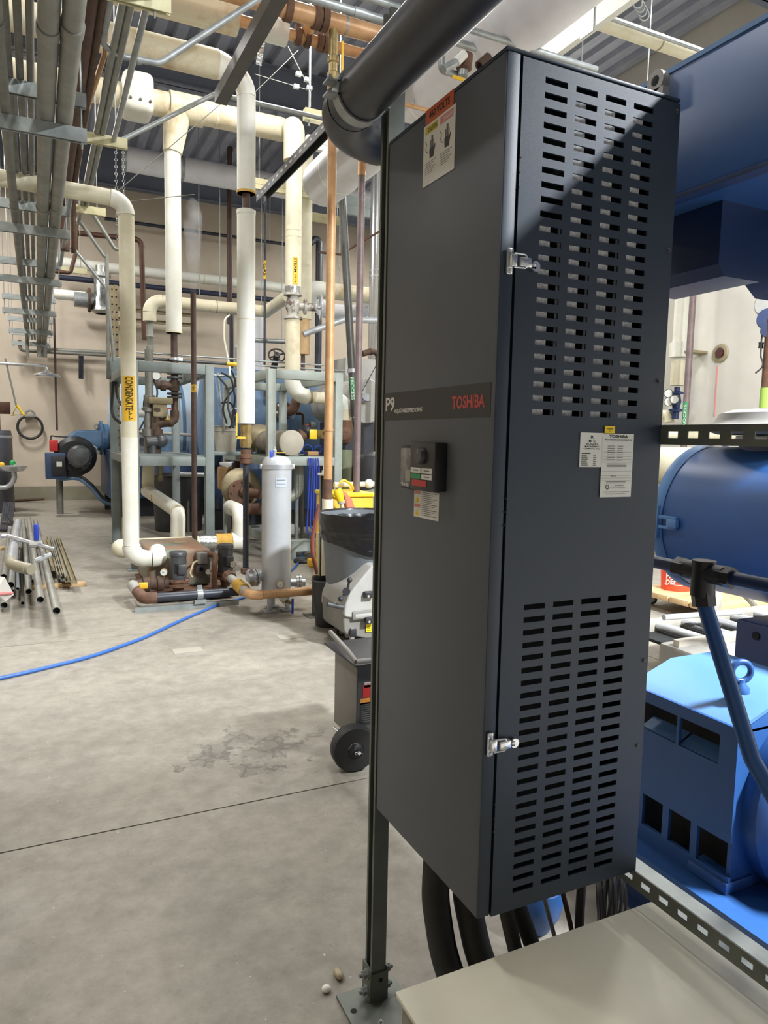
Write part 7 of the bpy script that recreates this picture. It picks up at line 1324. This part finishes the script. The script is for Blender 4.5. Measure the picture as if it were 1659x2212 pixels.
# overhead pieces right of the black pipe
tq2 = P(1010, 130, Y=4.2); tv = thing('overhead_valve_group', 'pale valve stubs with grooved clamp above the cabinet top', 'valve', tq2)
build('white_stub', MB().cyl(P(985, 135, Y=4.2), P(1003, 117, Y=4.2), .028, 14), 'white', tv); build('tee_body', MB().cyl(P(958, 150, Y=4.2), P(986, 134, Y=4.2), .026, 14), 'galv', tv); build('clamp', MB().lathe([(.03, -.06), (.05, -.05), (.05, .04), (.03, .05)], P(1004, 132, Y=4.25), (.1, 0, 1), 16), 'rust', tv); build('drop_stub', MB().cyl(P(1003, 135, Y=4.25), P(1000, 165, Y=4.25), .03, 14), 'galv', tv); build('lever', MB().box(P(978, 168, Y=4.2), P(1004, 172, Y=4.2) + Vector((0, .01, .01))), 'yellow', tv, smooth=False); build('open_pipe', MB().hollow(P(1035, 143, Y=4.3), P(1055, 125, Y=4.3), .035, .026, 16), 'iron', tv)
t = thing('galvanised_stub', 'vertical galvanised pipe stub left of the overhead valves', 'pipe', P(954, 150, Y=4.3)); q = P(954, 110, Y=4.3); build('pipe', MB().sweep(smooth_path([(q.x, 4.3, q.z + .4), (q.x, 4.3, zat(q.x, 4.3, 152)), (q.x + .12, 4.3, zat(q.x, 4.3, 152))], .03), .022, 12), 'galv', t)
for k, (px, a_, c_) in enumerate(((897, 120, 225), (947, 150, 220), (965, 160, 190), (1258, 0, 160), (1402, 20, 175))): vpipe('hanger_rod', 'thin hanger rod %s' % ['left of the voltage label', 'above the voltage label', 'short, by the cream stub above the cabinet', 'left over the slotted door', 'right over the slotted door'][k], px, 100, [5.5, 5.5, 6.44, 5, 6][k], None, c_, 3.2, 'galv', 'rod', 6)
q = P(968, 200, Y=6.4); tag(build('cream_stub', MB().box((q.x - .05, 6.4, q.z - .1), (q.x + .09, 6.48, q.z + .08)), 'creamst', smooth=False), 'end of a cream strut just above the voltage label', 'strut')
xpipe('copper_short_pipe', 'copper pipe just above the cabinet top beside the post', (870, 238), (1400, 345), 4.4, 9, 'copper')
xpipe('cream_roof_pipe', 'cream insulated pipe under the roof over the slotted door', (1280, 52), (1530, 118), 5.4, 34, 'cream', (.55,), 'tan')
xpipe('roof_conduit', 'bright conduit above the cream roof pipe', (1282, 32), (1510, 105), 5.0, 8, 'galv')
a, c = P(1175, 122, X=4.0), P(1275, 38, X=4.0); wbm = thing('white_roof_channel', 'white channel beam slanting up over the slotted door', 'strut', a); build('channel', MB().box((4.0, c.y - 2, c.z - .09), (4.06, a.y + 1.5, c.z + .09)).box((4.0, c.y - 2, c.z + .08), (4.15, a.y + 1.5, c.z + .09)), 'white', wbm, smooth=False); build('end_plate', MB().box((3.99, c.y - .05, c.z - .12), (4.0, c.y + .1, c.z + .14)), 'galv', wbm, smooth=False)
q = P(1385, 20, Y=5.6); wh_ = thing('wire_hooks', 'bundle of wire hooks hanging under the roof at upper right', 'hook', q)
for k in range(4): build('hook', MB().torus(q + Vector((.03 * k - .05, 0, .05 - .03 * k)), (.3, 1, .2), .05, .008, 16, 6, 0, 4.5), 'galv', wh_)
build('wire', MB().cyl(q + Vector((0, 0, .05)), (q.x, q.y, ZC), .006, 6), 'galv', wh_)
xl0, yl0 = P(1080, 60, Y=7).x, 7
for k, (a, c) in enumerate((((1060, 70), (1190, -60)), ((1180, 130), (1320, 20)))):
    X_ = 4.9 + .5 * k; p, q = P(*a, X=X_), P(*c, X=X_); tag(build('roof_purlin', MB().box((X_, -4, 6.9), (X_ + .1, 15.9, 7.05)).box((X_ + .04, -4, 7.05), (X_ + .06, 15.9, 7.3)), beamm, smooth=False), '%s brown steel purlin under the roof deck right of the white duct pipe' % ['left', 'right'][k], 'beam')
# ---- debris on the floor near the post
for k, (px, py, m) in enumerate(((731, 2110, 'tan'), (705, 2142, 'pvc'))):
    q = P(px, py, Z=0); tag(build('floor_debris', MB().sph((q.x, q.y, .009), .013, 10, 6, (1, 1.9 if k == 0 else 1, .7)), m), ['brown speckled scrap on the floor left of the post base', 'white crumpled scrap on the floor left of the post base'][k], 'scrap')
a = P(726, 2155, Z=0); c = P(758, 2212, Z=0)
# ================================================================ further clutter around the frames
tc_ = thing('tangled_cables', 'tangle of black cables hanging at the left column of the second frame', 'cable', P(495, 900, Y=9.2))
for k, pp_ in enumerate((((478, 805), (500, 815), (508, 860), (500, 920)), ((470, 812), (495, 840), (492, 880), (505, 925)), ((500, 800), (512, 830), (478, 875), (490, 915)), ((478, 870), (500, 868), (512, 900), (496, 925)), ((470, 805), (475, 850), (482, 900), (484, 928)))):
    build('cable', MB().sweep(smooth_path([P(*c, Y=9.2 + .06 * k) for c in pp_], .3), .013, 8), ['blackpl', 'motor', 'blackpl', 'navyd', 'greylt'][k], tc_)
q = P(507, 890, Y=9.25); build('round_lamp', MB().lathe([(.05, -.02), (.055, .02), (.045, .03)], q, (-.2, -1, 0), 16), 'steel', tc_)
vpipe('grey_drain', 'slim grey pipe under the second shelf just right of the filter', 641, 1060, 9.0, 1003, None, 9, 'cond')
vpipe('grey_drain', 'second slim grey pipe under the second shelf right of the filter', 653, 1060, 9.3, 1003, None, 7, 'condd')
vpipe('dark_standpipe', 'dark upright pipe under the second shelf behind the black drop pipe', 512, 1060, 10.2, 990, None, 14, 'iron')
vpipe('dark_standpipe', 'dark upright pipe behind the white riser under the second frame', 505, 1080, 9.7, 1000, None, 9, 'motor')
q = P(672, 1060, Y=9.6); tag(build('black_cylinder', MB().lathe([(.0001, .78), (.08, .77), (.12, .7), (.12, .02), (.0001, 0)], (q.x + .25, 9.6, 0), (0, 0, 1), 22), 'blackpl'), 'black cylinder on the floor behind the hanging blue cords', 'cylinder')
q = P(490, 1007, Y=9.9); tag(build('paper_scrap', MB().add([q + Vector((-.1, 0, .02)), q + Vector((.09, 0, .035)), q + Vector((.1, .08, .06)), q + Vector((-.08, .1, .05)), q + Vector((0, -.03, -.02))], [(0, 4, 1, 2, 3)]), 'paper', smooth=False), 'white paper scrap lying under the white bucket shelf', 'paper').modifiers.new('thickness', 'SOLIDIFY').thickness = .003
tag(build('pipe_marker_board', MB().box(P(605, 1012, Y=8.24) - Vector((0, 0, 0)), P(605, 1012, Y=8.24) + Vector((.01, .01, .01))), 'paper', smooth=False), 'tiny pale tag on the front edge of the second shelf', 'tag')
for k, (px, py) in enumerate(((405, 1405), (628, 1375))):
    q = P(px, py, Z=0); tag(build('floor_patch', MB().bev((q.x - .1, q.y - .06, .0), (q.x + .1, q.y + .06, .003), .001, 1), mat('patch_cement', '#9f998c', .8)), '%s pale square cement patch on the floor' % ['left', 'right'][k], 'patch')
bl = thing('pallet_tray', 'black tray on the floor behind the charger cart', 'tray', P(795, 1420, Z=0)); q = P(795, 1418, Z=0)
build('base', MB().bev((q.x - .08, q.y, 0), (q.x + .4, q.y + .3, .02), .004), 'blackpl', bl); build('lip', MB().bev((q.x - .08, q.y, .02), (q.x + .4, q.y + .02, .05), .004), 'blackpl', bl)
# ---- faint steam rising from the vent pipe
vx = P(419, 900, Y=7.75).x; vz0, vz1 = zat(vx, 7.75, 632), zat(vx, 7.75, 425)
stm = bpy.data.materials.new('steam'); stm.use_nodes = True; nt = stm.node_tree; nt.nodes.remove(nt.nodes['Principled BSDF'])
pv = nt.nodes.new('ShaderNodeVolumeScatter'); pv.inputs['Color'].default_value = (.95, .96, 1, 1); nt.links.new(pv.outputs[0], nt.nodes['Material Output'].inputs['Volume'])
tc2 = nt.nodes.new('ShaderNodeTexCoord'); ns = nt.nodes.new('ShaderNodeTexNoise'); ns.inputs['Scale'].default_value = 5; nt.links.new(tc2.outputs['Object'], ns.inputs['Vector'])
mr = nt.nodes.new('ShaderNodeMapRange'); mr.inputs['From Min'].default_value = .35; mr.inputs['From Max'].default_value = .7; mr.inputs['To Max'].default_value = 3.2; nt.links.new(ns.outputs['Fac'], mr.inputs['Value']); nt.links.new(mr.outputs[0], pv.inputs['Density'])
vh = vz1 - vz0
tag(build('steam_plume', MB().lathe([(.0001, .005), (.03, .01), (.05, vh * .2), (.085, vh * .5), (.1, vh * .8), (.06, vh * .95), (.0001, vh)], (vx, 7.75, vz0), (0, 0, 1), 20), stm), 'faint white steam plume rising from the brown vent pipe', 'steam')
